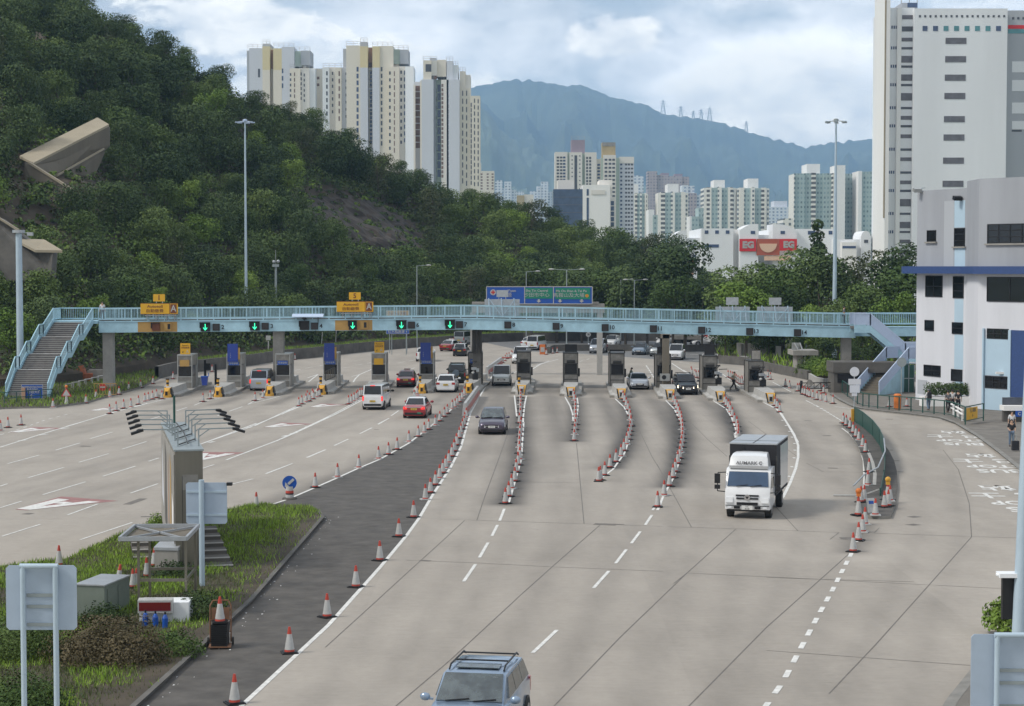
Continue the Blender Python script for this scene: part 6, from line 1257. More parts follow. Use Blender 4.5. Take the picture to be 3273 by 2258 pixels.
# --- two blocks right of the ridge
b = Bld('beige tower with mauve roof block and dark centre stripe', 'tower block', 'M', 900)
b.wall(704,806,222,'wall_ivory'); b.wall(806,824,225,'wall_sage',1); b.wall(824,928,225,'wall_ivory',-.5); b.wall(864,886,250,'window_grey',-.6,dep=1); b.wall(928,950,235,'wall_sage',1); b.wall(950,1046,225,'wall_ivory',0); b.wall(838,950,123,'wall_mauve',3,dep=10); b.wall(1046,1082,280,'wall_cream',5)
for x in (718,745,770): b.windows(x,20,260,600,14,15,'window_blue' if x == 770 else 'window_grey')
for x in (840,903): b.windows(x,10,250,520,9,9,'window_grey',-.5)
for x in (960,985): b.windows(x,16,262,480,9,18,'window_grey')
b.windows(1052,22,320,480,7,16,'window_blue',5); b.rail(838,950,123,3); b.done()
b = Bld('beige tower with tan roof block and dense dark windows', 'tower block', 'M', 930)
b.wall(1080,1102,270,'wall_sage',1); b.wall(1102,1206,247,'wall_ivory'); b.wall(1206,1234,270,'wall_sage',1); b.wall(1234,1354,262,'wall_lilac',2); b.wall(1234,1354,262,'wall_ivory',1.8,yb=315,dep=.2); b.wall(1093,1202,143,'wall_tan',3,dep=10); b.wall(1093,1202,143,'booth_metal',2.9,dep=.1,yb=175)
for x in (1112,1145,1175): b.windows(x,22,278,840,18,16,'window_grey')
for x, m in ((1240,'window_blue'),(1280,'window_grey'),(1303,'window_grey'),(1328,'window_grey')): b.windows(x,17,318,880,18,15,m,2)
b.done()
b = Bld('dark blue glass office with a blank white wall beside it', 'office building', 'M', 560, name='office_building')
b.wall(690,933,528,'glass_blue',0,dep=20,name='glass_front'); b.wall(728,862,452,'wall_ivory',6,dep=14); b.wall(933,1158,492,'wall_white_warm',-1,dep=22); b.wall(1068,1176,452,'wall_ivory',3); b.wall(1158,1200,600,'wall_ivory',2)
for y in (592,655,718): b.windows(692,240,y,y,1,2.5,'window_louvre',0)
b.windows(964,18,527,527,1,54,'glass_blue',-1); b.windows(964,18,598,598,1,230,'glass_blue',-1); b.windows(1002,116,534,534,1,38,'wall_ivory',-1.1); b.windows(1163,26,625,800,5,36,'glass_blue',2); b.done()
# --- farther towers; too small to show single parts, patterned facades
def facade_mat(name, wall, win, sx, sz, fx, fz):
    m = bpy.data.materials.new(name); m.use_nodes = True; nt = m.node_tree; N, L = nt.nodes, nt.links; bs = N['Principled BSDF']; bs.inputs['Roughness'].default_value = .6
    gq = N.new('ShaderNodeTexCoord'); sp = N.new('ShaderNodeSeparateXYZ'); L.new(gq.outputs['Object'], sp.inputs[0])
    def cell(o_, s_, f_):
        a = N.new('ShaderNodeMath'); a.operation = 'DIVIDE'; L.new(o_, a.inputs[0]); a.inputs[1].default_value = s_; c = N.new('ShaderNodeMath'); c.operation = 'FRACT'; L.new(a.outputs[0], c.inputs[0]); e = N.new('ShaderNodeMath'); e.operation = 'LESS_THAN'; L.new(c.outputs[0], e.inputs[0]); e.inputs[1].default_value = f_; return e.outputs[0]
    k = N.new('ShaderNodeMath'); k.operation = 'MULTIPLY'; L.new(cell(sp.outputs[0], sx, fx), k.inputs[0]); L.new(cell(sp.outputs[2], sz, fz), k.inputs[1])
    n = N.new('ShaderNodeTexWhiteNoise'); v = N.new('ShaderNodeVectorMath'); v.operation = 'SNAP'; L.new(gq.outputs['Object'], v.inputs[0]); v.inputs[1].default_value = (sx, 50, sz); L.new(v.outputs[0], n.inputs['Vector'])
    q = N.new('ShaderNodeMix'); q.data_type = 'RGBA'; L.new(n.outputs['Value'], q.inputs[0]); q.inputs[6].default_value = (*win, 1); q.inputs[7].default_value = tuple(c*2.2 for c in win)+(1,)
    mx = N.new('ShaderNodeMix'); mx.data_type = 'RGBA'; L.new(k.outputs[0], mx.inputs[0]); mx.inputs[6].default_value = (*wall, 1); L.new(q.outputs[2], mx.inputs[7]); L.new(mx.outputs[2], bs.inputs['Base Color']); MATS[name] = m
facade_mat('facade_white', (.78, .76, .70), (.10, .12, .13), 3.3, 3.0, .38, .5); facade_mat('facade_teal', (.38, .47, .46), (.13, .18, .19), 2.1, 3.0, .5, .45); facade_mat('facade_blue', (.66, .70, .74), (.16, .20, .26), 3.6, 3.0, .5, .5); facade_mat('facade_mauve', (.42, .37, .38), (.16, .15, .18), 3.0, 3.0, .5, .5); facade_mat('facade_arch', (.78, .75, .68), (.08, .08, .08), 9.0, 3.0, .5, .55)
FAR = 'distant apartment towers below the mountain'
def far(label, zk, Y, parts, cat='tower block'):
    b = Bld(label, cat, zk, Y, FAR, dep=22)
    for x0, x1, yt, m, off in parts: b.wall(x0, x1, yt, m, off, name='roof_block' if off >= 5 else 'wall')
    return b.done()
def harbour(label, zk, Y, x0, x1, y, top, Yc=0):
    w = x1-x0; tx0, tx1, ty = top; c = (x0+x1)/2
    far(label, zk, Y, [(x0, x0+w*.09, y+6, 'facade_white', .6), (x0+w*.09, x0+w*.24, y, 'facade_arch', 0), (x0+w*.24, x0+w*.44, y+4, 'facade_teal', .4), (x0+w*.44, x0+w*.56, y-4, 'facade_white', -.8), (x0+w*.56, x0+w*.76, y+4, 'facade_teal', .4), (x0+w*.76, x0+w*.91, y, 'facade_arch', 0), (x0+w*.91, x1, y+6, 'facade_white', .6), (tx0, tx1, ty, 'wall_white_warm', 5)])
harbour('cream and green tower just right of the beige pair', 'M', 1250, 1352, 1470, 560, (1354,1390,488))
harbour('cream and green tower with a squat roof block, left of the mast-topped one', 'M', 1240, 1550, 1800, 552, (1630,1720,485))
harbour('cream and green tower with a thin aerial on its roof block', 'M', 1230, 1928, 2190, 512, (2012,2100,452))
harbour('cream and green tower right above the mall, its roof block stepped', 'Q', 1230, 655, 922, 387, (745,833,312))
far('green-glazed tower block left of the tall light mast, mall in front', 'Q', 1180, [(1125,1215,270,'facade_teal',0),(1215,1272,268,'facade_teal',1),(1272,1306,265,'facade_arch',-.5),(1306,1368,270,'facade_teal',1),(1368,1450,270,'facade_teal',0),(1125,1132,275,'facade_white',-1),(1232,1340,192,'wall_white_warm',6)])
far('slim white tower core with a satellite dish, behind the tall light mast', 'Q', 1175, [(1445,1470,266,'facade_arch',0),(1470,1548,202,'wall_white_warm',-1)])
far('green-glazed slab tower between the white core and the factory tower', 'Q', 1190, [(1548,1650,272,'facade_teal',0),(1645,1665,290,'facade_white',-1)])
far('rightmost green-glazed tower, touching the edge of the tall white factory', 'Q', 1170, [(1655,1685,250,'wall_white_warm',-1),(1685,1775,255,'facade_teal',0)])
far('pale blue-white block low between the cream towers and the green-glazed ones', 'Q', 1700, [(925,1120,545,'facade_blue',0),(962,1070,497,'wall_lilac',5)])
far('small pale building with stepped roof, just above the mall roof', 'Q', 1000, [(1036,1116,640,'facade_white',0),(948,990,680,'facade_white',0)])
far('long mauve apartment slab with round roof tanks under the mountain', 'M', 1900, [(1465,1545,380,'facade_mauve',0),(1545,1640,412,'facade_mauve',2),(1580,1640,395,'wall_mauve',5),(1640,1750,420,'facade_mauve',1),(1690,1752,402,'wall_mauve',5),(1750,1808,425,'facade_mauve',2)])
far('bluish tower partly hidden behind the beige tower pair', 'M', 1700, [(1352,1400,415,'facade_blue',2),(1395,1432,422,'facade_blue',0)])
far('bluish white tower block peeping out between two cream and green towers', 'M', 1600, [(1750,1800,495,'facade_blue',0),(1800,1850,500,'facade_blue',1),(1815,1868,560,'facade_mauve',-4),(1865,1922,572,'facade_blue',-2)])
far('narrow white tower edge standing close left of the low cream tower', 'M', 1100, [(1475,1518,695,'wall_white_warm',2),(1510,1548,740,'facade_teal',0)])
far('low green-glazed block between the second and third cream towers', 'M', 1150, [(1812,1828,750,'wall_white_warm',0),(1828,1890,752,'facade_teal',0),(1885,1925,680,'facade_teal',2)])
far('pale blue-white cluster of low blocks right of the cream balcony block', 'M', 2000, [(213,272,455,'facade_blue',0),(272,345,520,'facade_blue',1),(288,345,465,'facade_blue',0),(345,386,532,'facade_blue',2)], 'apartment block')
far('pale blue-white block cluster left of the dark glass office', 'M', 2050, [(498,560,545,'facade_blue',2),(554,592,503,'facade_blue',0),(590,650,467,'facade_blue',0),(648,695,548,'facade_blue',2)], 'apartment block')
far('low orange-beige building in the gap above the trees', 'M', 1500, [(390,452,578,'wall_tan',0),(448,528,572,'wall_cream',1)], 'building')
far('tiny white blocks on the far slope between two clusters', 'M', 2600, [(386,450,548,'facade_blue',0)], 'building')
# --- shopping mall with red boards
b = Bld('white shopping mall with red and orange boards behind the trees', 'shopping mall', 'Q', 420, name='shopping_mall', dep=30)
b.wall(245,366,800,'wall_white'); b.wall(366,628,722,'wall_white',-3); b.wall(628,680,730,'wall_white_warm',-1); b.wall(676,835,728,'wall_white',-3.5); b.wall(835,950,775,'wall_white',3); b.wall(950,1150,728,'wall_white',-2.5); b.wall(1150,1462,726,'wall_white',0); b.wall(1460,1680,812,'wall_white',-4); b.wall(1520,1640,836,'wall_white_warm',-6)
def domed(b, x0, x1, yt, ys, m, off, dep=10, name='curved_wall', sides=(1, 1)):
    Y = b.Y+off; pts_ = []; n = 10
    for k in range(n+1):
        x = x0+(x1-x0)*k/n; u = k/n; yy = ys-(ys-yt)*(math.sin(math.pi/2*min(1, u*1.3)) if sides == (1, 0) else math.sin(math.pi/2*min(1, (1-u)*1.3)) if sides == (0, 1) else math.sin(math.pi*u)**.5); q = b.p(x, yy, Y); pts_.append((q.x, off, q.z))
    a, c = b.p(x0, ys, Y), b.p(x1, ys, Y); mb = MB(); mb.prism([(a.x, off, 0)]+pts_+[(c.x, off, 0)], (0, dep, 0)); mb.build(name, m, b.t)
domed(b, 128, 246, 737, 790, 'wall_white', -1, sides=(1, 0)); domed(b, 680, 833, 685, 735, 'wall_white', -4.2, sides=(1, 0)); domed(b, 952, 1148, 687, 735, 'wall_white', -3.2, sides=(0, 1)); domed(b, 1676, 1758, 742, 790, 'wall_white', -5)
for x, y, w, h, m in ((392,738,30,28,'window_blue'),(478,738,30,28,'window_blue'),(565,738,30,28,'window_blue'),(390,853,118,26,'window_blue'),(247,938,26,26,'window_blue'),(294,938,26,26,'window_blue'),(1410,742,32,30,'window_blue'),(1240,742,60,30,'window_blue')): b.windows(x,w,y,y,1,h,m,-3 if x < 620 and x > 366 else 0)
b.windows(770,36,742,742,1,26,'window_blue',-4.2); b.windows(1015,36,742,742,1,26,'window_blue',-3.2); b.windows(1524,110,866,866,1,20,'window_blue',-6); b.windows(1702,32,815,815,1,26,'window_grey',-5); b.windows(145,14,802,802,1,30,'window_grey',-1)
for k in range(8): b.windows(204+k*15,11,852,852,1,26,'window_blue',0)
t = b.done(); m_ = b
def mboard(nm, x0, x1, y0, y1, m, off):
    a, c = b.p(x0, y0, b.Y+off), b.p(x1, y1, b.Y+off); mb = MB(); mb.box(a.x, c.x, off-.15, off+.05, c.z, a.z); return mb.build(nm, m, t), (a.x+c.x)/2, (a.z+c.z)/2, a.z-c.z, off-.16
for x0, x1, y0, y1, mm_ in ((677,813,808,910,'red_board'),(1008,1149,808,905,'red_board')):
    o, xc, zc, h, yy = mboard('red_board', x0, x1, y0, y1, mm_, -4.4); text('EG', h*.72, 'cone_white', o, (xc+.1, yy-.03, zc), sx=1.05, bold=.12, ext=.02)
o, xc, zc, h, yy = mboard('orange_board', 818, 1006, 808, 942, 'terracotta_board', -4.3)
mb = MB(); n = 16; r = 1.95; mb.prism([(xc+r*math.cos(math.pi*(1+k/n)), yy-.02, zc+.75+r*math.sin(math.pi*(1+k/n))) for k in range(n+1)], (0, -.1, 0)); mb.build('half_disc', 'peach_board', o)
mboard('peach_board', 880, 1100, 946, 985, 'peach_board', -4.2); mboard('blue_grey_panel', 412, 520, 1086, 1175, 'wall_mauve', -3.2)
b = Bld('low building with orange brick bands seen through gaps in the trees', 'building', 'Q', 330, name='building'); b.wall(60,330,960,'wall_white'); b.windows(190,110,1075,1075,1,25,'wall_terracotta'); b.windows(200,100,985,985,1,20,'wall_terracotta'); b.windows(10,40,1070,1070,1,40,'window_grey'); b.done()
# --- tall white factory block at the right
b = Bld('tall white industrial tower filling the upper right, grey louvre windows', 'industrial building', 'S', 400, name='industrial_tower', dep=30)
b.wall(606,1166,52,'wall_white',0,dep=40); b.wall(1166,1500,64,'wall_grey',3,dep=40); b.wall(447,606,48,'wall_white',1.5,dep=16); b.wall(505,530,48,'wall_white_warm',.8,dep=3); b.wall(440,463,-60,'wall_white_warm',-1,dep=13); b.wall(432,440,0,'concrete_beige',-1.0,dep=.5,yb=1310,name='pipe_chase')
b.wall(530,625,18,'wall_grey',6,dep=8); b.wall(565,625,18,'window_blue',5.9,dep=.1,yb=46); b.rail(530,625,20,6,2.4)
for x in (387,): pass
for y in (228,338,449,559,698,808,947,1086): b.windows(793-(y-228)*.021,125,y,y,1,37,'window_louvre')
for k in range(17): b.windows(633+k*31.6,12,92,92,1,13,'window_grey')
for k in range(8): b.windows(655+k*63,29,157,157,1,30,'window_blue' if k in (0,1,7) else 'window_teal')
for k in range(3): b.windows(1192+k*31,13,104,104,1,14,'window_grey',3)
b.windows(1168,100,152,152,1,22,'red_board',3); b.windows(1168,100,176,176,1,26,'window_teal',3)
for y in (370,482,617,728): b.windows(1192,90,y,y,1,66 if y < 700 else 50,'wall_white',3)
b.windows(1190,60,780,780,1,12,'window_grey',3)
RW = [(92,25,'L'),(160,30,'W'),(228,22,'L'),(284,14,'W'),(337,40,'L'),(394,14,'W'),(448,38,'L'),(505,14,'W'),(560,45,'L'),(643,14,'W'),(697,23,'L'),(752,14,'W'),(808,23,'L'),(892,14,'W'),(946,22,'L'),(1030,14,'W'),(1085,22,'L'),(1140,14,'W'),(1196,44,'L'),(1278,13,'W'),(1333,38,'L'),(1388,12,'W'),(1440,22,'L'),(1500,30,'L')]
for y, h, k in RW:
    dx = -(y-92)*.019; b.windows(532+dx,73,y,y,1,h,'window_louvre' if k == 'L' else 'window_grey',1.5)
    if k == 'W':
        for j in range(3): b.windows(469+dx+j*13,8,y-4,y-4,1,18,'window_blue',1.5)
b.done()
for x0, Y0_ in ((1182, 410),):
    pass
# ================================================================== ADMINISTRATION BUILDING
A0, A1 = G(2926, 1283), G(3085, 1300); B1 = G(3122, 1312); C1 = G(3420, 1335)
t = T('administration_building', 'pale grey-blue administration building with blue stripes and ledge at the right edge', 'building', (0, 0, 0))
def wz(x, y, A, B): q = px('W', x, y); return PL(q[0], q[1], A, B)
zr1 = wz(590, 197, A0, A1).z; zr2 = wz(925, 129, B1, C1).z; zl = wz(590, 660, A0, A1).z
def extr(nm, poly, z0, z1, m): mb = MB(); mb.prism([(p.x, p.y, z0) for p in poly], (0, 0, z1-z0)); return mb.build(nm, m, t)
A2 = Vector((A0.x+5.6, A0.y+22, 0)); far1 = Vector((60, A0.y+22, 0))
A1p = Vector((B1.x, A1.y, 0))
main = [A0, A1p, far1, A2]; front = [B1, C1, Vector((C1.x, A1.y+1, 0)), Vector((B1.x, A1.y+.02, 0))]
extr('wall', main, 0, zl, 'wall_cool_light'); extr('upper_wall', main, zl+.002, zr1, 'wall_cool')
extr('front_wing', front, 0, zl, 'wall_cool_light'); extr('upper_front_wing', front, zl+.002, zr2, 'wall_cool')
off_ = lambda P_, dx, dy: Vector((P_.x+dx, P_.y+dy, 0))
extr('ledge', [off_(A0,-1.3,-.7), off_(A1p,-.6,-.7), off_(B1,-.6,-.8), off_(C1,0,-.8), off_(C1,0,-.004), off_(B1,.1,-.004), off_(B1,-.004,-.004), off_(A1p,-.004,-.004), off_(A0,-.004,-.004), off_(A0,.3,1.2), off_(A0,-1.0,1.2)], zl-.06, zl+.52, 'tile_blue')
def fwin(x0, x1, y0, y1, A, B, nx=2, ny=2, m='glass_dark', nm='window', sill=False):
    n = Vector((B.y-A.y, A.x-B.x, 0)).normalized(); n = n if n.y < 0 else -n
    a, b_ = wz(x0, y0, A, B), wz(x1, y0, A, B); c = wz(x0, y1, A, B); z1, z0 = a.z, c.z; u = (b_-a); u.z = 0; L_ = u.length; u.normalize(); o = Vector((a.x, a.y, 0))
    def bar(s0, s1, q0, q1, o0, o1, mb): p = [o+u*s0+n*o0, o+u*s1+n*o0, o+u*s1+n*o1, o+u*s0+n*o1]; mb.hexa([(v.x, v.y, q0) for v in p]+[(v.x, v.y, q1) for v in p])
    mb = MB(); bar(0, L_, z0, z1, -.02, .02, mb); w = mb.build(nm, m, t)
    mb = MB(); e = .07
    bar(0, L_, z0, z0+e, .021, .06, mb); bar(0, L_, z1-e, z1, .021, .06, mb); bar(0, e, z0+e, z1-e, .021, .06, mb); bar(L_-e, L_, z0+e, z1-e, .021, .06, mb)
    for k in range(1, nx): bar(L_*k/nx-e/2, L_*k/nx+e/2, z0+e, z1-e, .021, .055, mb)
    for k in range(1, ny): bar(e, L_-e, z0+(z1-z0)*k/ny-e/2, z0+(z1-z0)*k/ny+e/2, .021, .05, mb)
    mb.build('frame', 'black', w)
    if sill: mb = MB(); bar(-.15, L_+.15, z0-.12, z0-.002, .0, .18, mb); mb.build('sill', 'concrete', w)
    return w
def fpanel(x0, x1, y0, y1, A, B, m, out=.008, nm='painted_panel', zb_=None):
    n = Vector((B.y-A.y, A.x-B.x, 0)).normalized(); n = n if n.y < 0 else -n
    a, b_, c = wz(x0, y0, A, B), wz(x1, y0, A, B), wz(x0, y1, A, B); z0 = c.z if zb_ is None else zb_; mb = MB(); q = [Vector((a.x, a.y, 0)), Vector((b_.x, b_.y, 0))]; p = [q[0], q[1], q[1]+n*out, q[0]+n*out]; mb.hexa([(v.x, v.y, z0) for v in p]+[(v.x, v.y, a.z) for v in p]); return mb.build(nm, m, t)
Am = A1p if (A1p-A0).length > 1 else A1
for y0, y1 in ((252, 405), (520, 636), (808, 940), (1010, 1205), (1275, 1390)): fpanel(800, 860 if y0 < 600 else 850, y0, y1, A0, Am, 'wall_blue', nm='blue_stripe', zb_=.05 if y0 == 1275 else None)
fpanel(742, 798, 255, 640, A0, Am, 'wall_grey', .006); fpanel(590, 645, 1265, 1345, A0, Am, 'wall_grey', .006)
fwin(645, 696, 420, 485, A0, Am, 1, 1, sill=True); fwin(800, 860, 408, 512, A0, Am, 1, 3, sill=True)
fwin(637, 733, 676, 796, A0, Am, 2, 2); fwin(793, 853, 680, 804, A0, Am, 1, 3); fwin(632, 684, 927, 988, A0, Am, 1, 1); fwin(787, 848, 940, 1006, A0, Am, 1, 2); fwin(627, 722, 1180, 1243, A0, Am, 2, 2); fwin(782, 845, 1205, 1272, A0, Am, 1, 1)
fwin(987, 1250, 385, 495, B1, C1, 4, 3, sill=True); fwin(985, 1250, 684, 823, B1, C1, 2, 1)
fpanel(972, 1108, 1032, 1240, B1, C1, 'wall_blue', .03, 'blue_panel'); fpanel(972, 1108, 1316, 1462, B1, C1, 'wall_blue', .03, 'blue_panel', .02); fpanel(966, 974, 975, 1462, B1, C1, 'wall_blue', .2, 'blue_fin', .02); fpanel(1108, 1122, 985, 1462, B1, C1, 'wall_blue', .1, 'blue_fin', .02); fpanel(1122, 1250, 985, 1350, B1, C1, 'tile_blue', .02, 'recess', 1.2)
fwin(985, 1107, 975, 1033, B1, C1, 3, 2); fwin(975, 1104, 1243, 1312, B1, C1, 3, 2)
q = wz(1060, 1227, B1, C1); mb = MB(); mb.box(q.x-.4, q.x+.4, q.y-.3, q.y-.05, q.z-.08, q.z+.08); mb.build('wall_lamp', 'wall_white_warm', t)
for x, y, A, B in ((800, 240, A0, Am), (575, 195, A0, Am)): q = wz(x, y, A, B); f_ = T('floodlight', 'floodlight on a thin arm ' + ('on the upper wall of the administration building' if x == 800 else 'at the roof corner of the administration building'), 'light', (q.x, q.y-.9, q.z)); mb = MB(); mb.obox((0, 0, 0), .65, .4, .3, .2, 0, .3); mb.build('lamp', 'black' if x == 800 else 'booth_frame', f_); mb = MB(); mb.beam((0, 0, .1), (.9, .88 if x == 800 else 1.2, .25), .05); mb.build('arm', 'grey_pole', f_)
# stair undercroft, green glass lobby, kiosks
t2 = T('stair_building', 'grey annex with a green glass door under the right stair landing', 'building', (0, 0, 0)); a = G(*px('C', 1690, 1168)); mb = MB(); mb.box(a.x, A0.x-.1, a.y+2.2, a.y+8, 0, 2.6); mb.build('wall', 'wall_cool', t2); mb = MB(); d0, d1 = P(*px('C', 1925, 1200), a.y+2.2).x, P(*px('C', 2035, 1200), a.y+2.2).x; mb.box(d0, d1, a.y+2.1, a.y+2.19, 0, 2.5); w = mb.build('glass_door', 'fence_green', t2); mb = MB()
for x in (d0, (d0+d1)/2, d1-.05): mb.box(x, x+.05, a.y+2.05, a.y+2.098, 0, 2.5)
mb.box(d0, d1, a.y+2.05, a.y+2.098, 1.3, 1.36); mb.build('frame', 'galvanised', w); mb = MB(); mb.box(P(*px('C', 1790, 900), a.y+3).x, 35.5, a.y+2.4, a.y+5.5, 2.6, P(*px('C', 1790, 885), a.y+2.4).z); mb.build('upper_wall', 'wall_grey', t2)
for x0, x1, y0, y1 in ((1828, 1885, 980, 1050), (1828, 1872, 1105, 1185)):
    p0, p1 = P(*px('C', x0, y0), a.y+2.2), P(*px('C', x1, y1), a.y+2.2); mb = MB(); mb.box(p0.x, p1.x, a.y+2.12, a.y+2.19, max(.02, p1.z), p0.z); mb.build('vent_panel', 'booth_dark', t2)
p0 = G(*px('C', 1330, 1165)); p1 = G(*px('C', 1525, 1165)); t2 = T('guard_kiosk', 'dark brown-grey concrete kiosk beside the foot of the right stairs', 'kiosk', (p0.x, p0.y+1, 0)); w = p1.x-p0.x-1.9; zt = P(*px('C', 1330, 870), p0.y+1).z
mb = MB(); mb.box(0, 2.6, 0, 3, 0, zt-.9); mb.build('wall', 'concrete_dark', t2); mb = MB(); mb.box(-.1, 5.2, -.2, 3.3, zt-.9, zt); mb.build('roof', 'concrete_dark', t2); mb = MB(); mb.box(.3, 2.2, -.04, .0, 1.0, zt-1.0); mb.build('window', 'black_gloss', t2)
k0 = G(*px('C', 1000, 1005)); t2 = T('toll_kiosk', 'small concrete kiosk with a flat slab roof and red door near the right verge', 'kiosk', (k0.x, k0.y, 0)); s_ = F/k0.y; q = lambda x: P(*px('C', x, 900), k0.y).x-k0.x; zc = P(*px('C', 935, 762), k0.y).z; zd = P(*px('C', 935, 806), k0.y).z
mb = MB(); mb.box(q(978), q(1035), 0, 2.6, 0, zd); mb.box(q(1080), q(1112), 0, 2.6, 0, zd); mb.box(q(1035), q(1080), 2.2, 2.55, 0, zd); mb.build('wall', 'concrete', t2); mb = MB(); mb.box(q(935), q(1163), -.6, 3, zd, zc); mb.build('roof', 'concrete', t2); mb = MB(); mb.box(q(1113), q(1160), .6, 1.4, 0, zd-.9); mb.build('door', 'bright_red', t2); mb = MB(); mb.box(q(1036), q(1079), .3, .36, 1.1, zd-.1); mb.build('window', 'glass_dark', t2)
z2 = P(*px('C', 945, 697), k0.y).z; mb = MB(); mb.box(q(942), q(1010), .6, .8, zc, z2); mb.beam((q(960), .5, z2), (q(990), 0, zc), .1); mb.beam((q(1010), .5, z2), (q(1028), 0, zc), .1); mb.build('roof_board', 'booth_frame', t2); mb = MB(); mb.cyl((q(1045), -.4, 0), (q(1045), -.4, zd), .06); mb.build('post', 'cone_white', t2)
t2 = T('concrete_screen_wall', 'weathered pale concrete wall panel standing among the bushes behind lane 13', 'wall', (0, 0, 0)); a, b_ = P(*px('C', 445, 702), 215), P(*px('C', 705, 712), 215); mb = MB(); mb.box(a.x, b_.x, 215, 215.6, 0, a.z); mb.build('panel', 'concrete_pale', t2); mb = MB(); mb.box(a.x-.1, a.x+.4, 214.8, 214.99, 0, a.z+.1); c = P(*px('C', 790, 725), 213); mb.box(c.x, c.x+.6, 213, 213.6, 0, c.z); mb.build('pier', 'concrete_pale', t2)
# white parapet structure on the lower right (bus shelter)
bs = G(*px('G', 1730, 440)); t2 = T('bus_shelter', 'white topped low shelter wall at the right edge where two people wait', 'bus shelter', (bs.x, bs.y, .13)); z1 = P(*px('G', 1730, 320), bs.y).z; z2 = P(*px('G', 1730, 275), bs.y).z; z3 = P(*px('G', 1730, 205), bs.y).z
mb = MB(); mb.box(0, 6, 0, .4, 0, z1-.13); mb.build('wall', 'concrete_dark', t2); mb = MB(); mb.box(-.1, 6, -.5, .7, z1-.12, z2-.13); mb.build('roof_edge', 'wall_white_warm', t2); mb = MB(); mb.box(0, 6, .3, .4, z2-.12, z3-.13); mb.build('glass_rail', 'window_grey', t2); mb = MB(); q = P(*px('G', 1858, 355), bs.y-.5); mb.box(q.x-bs.x-.15, q.x-bs.x+.35, -.62, -.52, q.z-.3, q.z+.1); o = mb.build('sign', 'sign_blue', t2); text('C', .3, 'cone_white', o, (q.x-bs.x+.1, -.63, q.z-.1), bold=.01)
# big concrete walls on the hill
def hillblock(nm, lab, front, back_off, m, mt, thick=None):
    t3 = T(nm, lab, 'retaining structure', (0, 0, 0)); mb = MB(); mb.prism(front, back_off); mb.build('wall', m, t3); return t3
Yh = 232
def hp(x, y, Y=Yh): return P(x*1000/1596, y*1000/1596, Y)
t3 = T('hillside_structure', 'large beige concrete trough wall slanting up the wooded hill on the left', 'retaining structure', (0, 0, 0))
a, b_, c, d, e, f_ = hp(100, 796), hp(497, 600, 246), hp(556, 635, 243), hp(170, 832, 229), hp(556, 740, 243), hp(290, 935, 231)
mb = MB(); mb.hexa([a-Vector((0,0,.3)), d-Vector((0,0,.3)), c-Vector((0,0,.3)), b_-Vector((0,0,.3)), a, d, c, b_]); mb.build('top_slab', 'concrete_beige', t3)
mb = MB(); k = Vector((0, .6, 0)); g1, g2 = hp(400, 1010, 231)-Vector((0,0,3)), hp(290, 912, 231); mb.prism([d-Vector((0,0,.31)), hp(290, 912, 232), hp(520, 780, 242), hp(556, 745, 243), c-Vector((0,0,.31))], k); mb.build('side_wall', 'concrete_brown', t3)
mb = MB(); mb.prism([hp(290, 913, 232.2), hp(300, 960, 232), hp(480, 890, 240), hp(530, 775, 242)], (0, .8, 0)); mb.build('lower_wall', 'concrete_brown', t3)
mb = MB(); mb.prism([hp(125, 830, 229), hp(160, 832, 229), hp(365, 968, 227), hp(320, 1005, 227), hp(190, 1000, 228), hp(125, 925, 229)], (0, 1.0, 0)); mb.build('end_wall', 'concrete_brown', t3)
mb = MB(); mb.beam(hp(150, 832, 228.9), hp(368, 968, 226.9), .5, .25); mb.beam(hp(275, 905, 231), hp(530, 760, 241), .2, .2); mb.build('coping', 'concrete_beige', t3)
t3 = T('hillside_structure', 'darker concrete wall with pale sloping coping at the left edge of the hill', 'retaining structure', (0, 0, 0))
mb = MB(); mb.prism([hp(-60, 1100, 190), hp(0, 1118, 190), hp(160, 1240, 190), hp(270, 1278, 188), hp(260, 1420, 188), hp(-60, 1440, 190)], (0, 2, 0)); mb.build('wall', 'concrete_dark', t3); mb = MB(); mb.beam(hp(-60, 1080, 189.8), hp(95, 1175, 189.8), .5, .2); mb.prism([hp(70, 1218, 189.5), hp(225, 1222, 191), hp(318, 1278, 188), hp(180, 1276, 188)], (0, 0, -.25)); mb.build('coping', 'concrete_beige', t3)
t3 = T('hillside_structure', 'smaller stepped concrete walls below the beige trough wall', 'retaining structure', (0, 0, 0)); mb = MB(); mb.prism([hp(80, 935, 226), hp(125, 930, 226), hp(190, 1000, 226), hp(150, 1010, 226)], (0, 1, 0)); mb.prism([hp(95, 1030, 222), hp(185, 1050, 222), hp(180, 1100, 222), hp(70, 1095, 222)], (0, 1, 0)); mb.prism([hp(350, 1035, 226), hp(440, 1050, 226), hp(430, 1070, 226), hp(345, 1062, 226)], (0, 1, 0)); mb.build('wall', 'concrete_brown', t3)
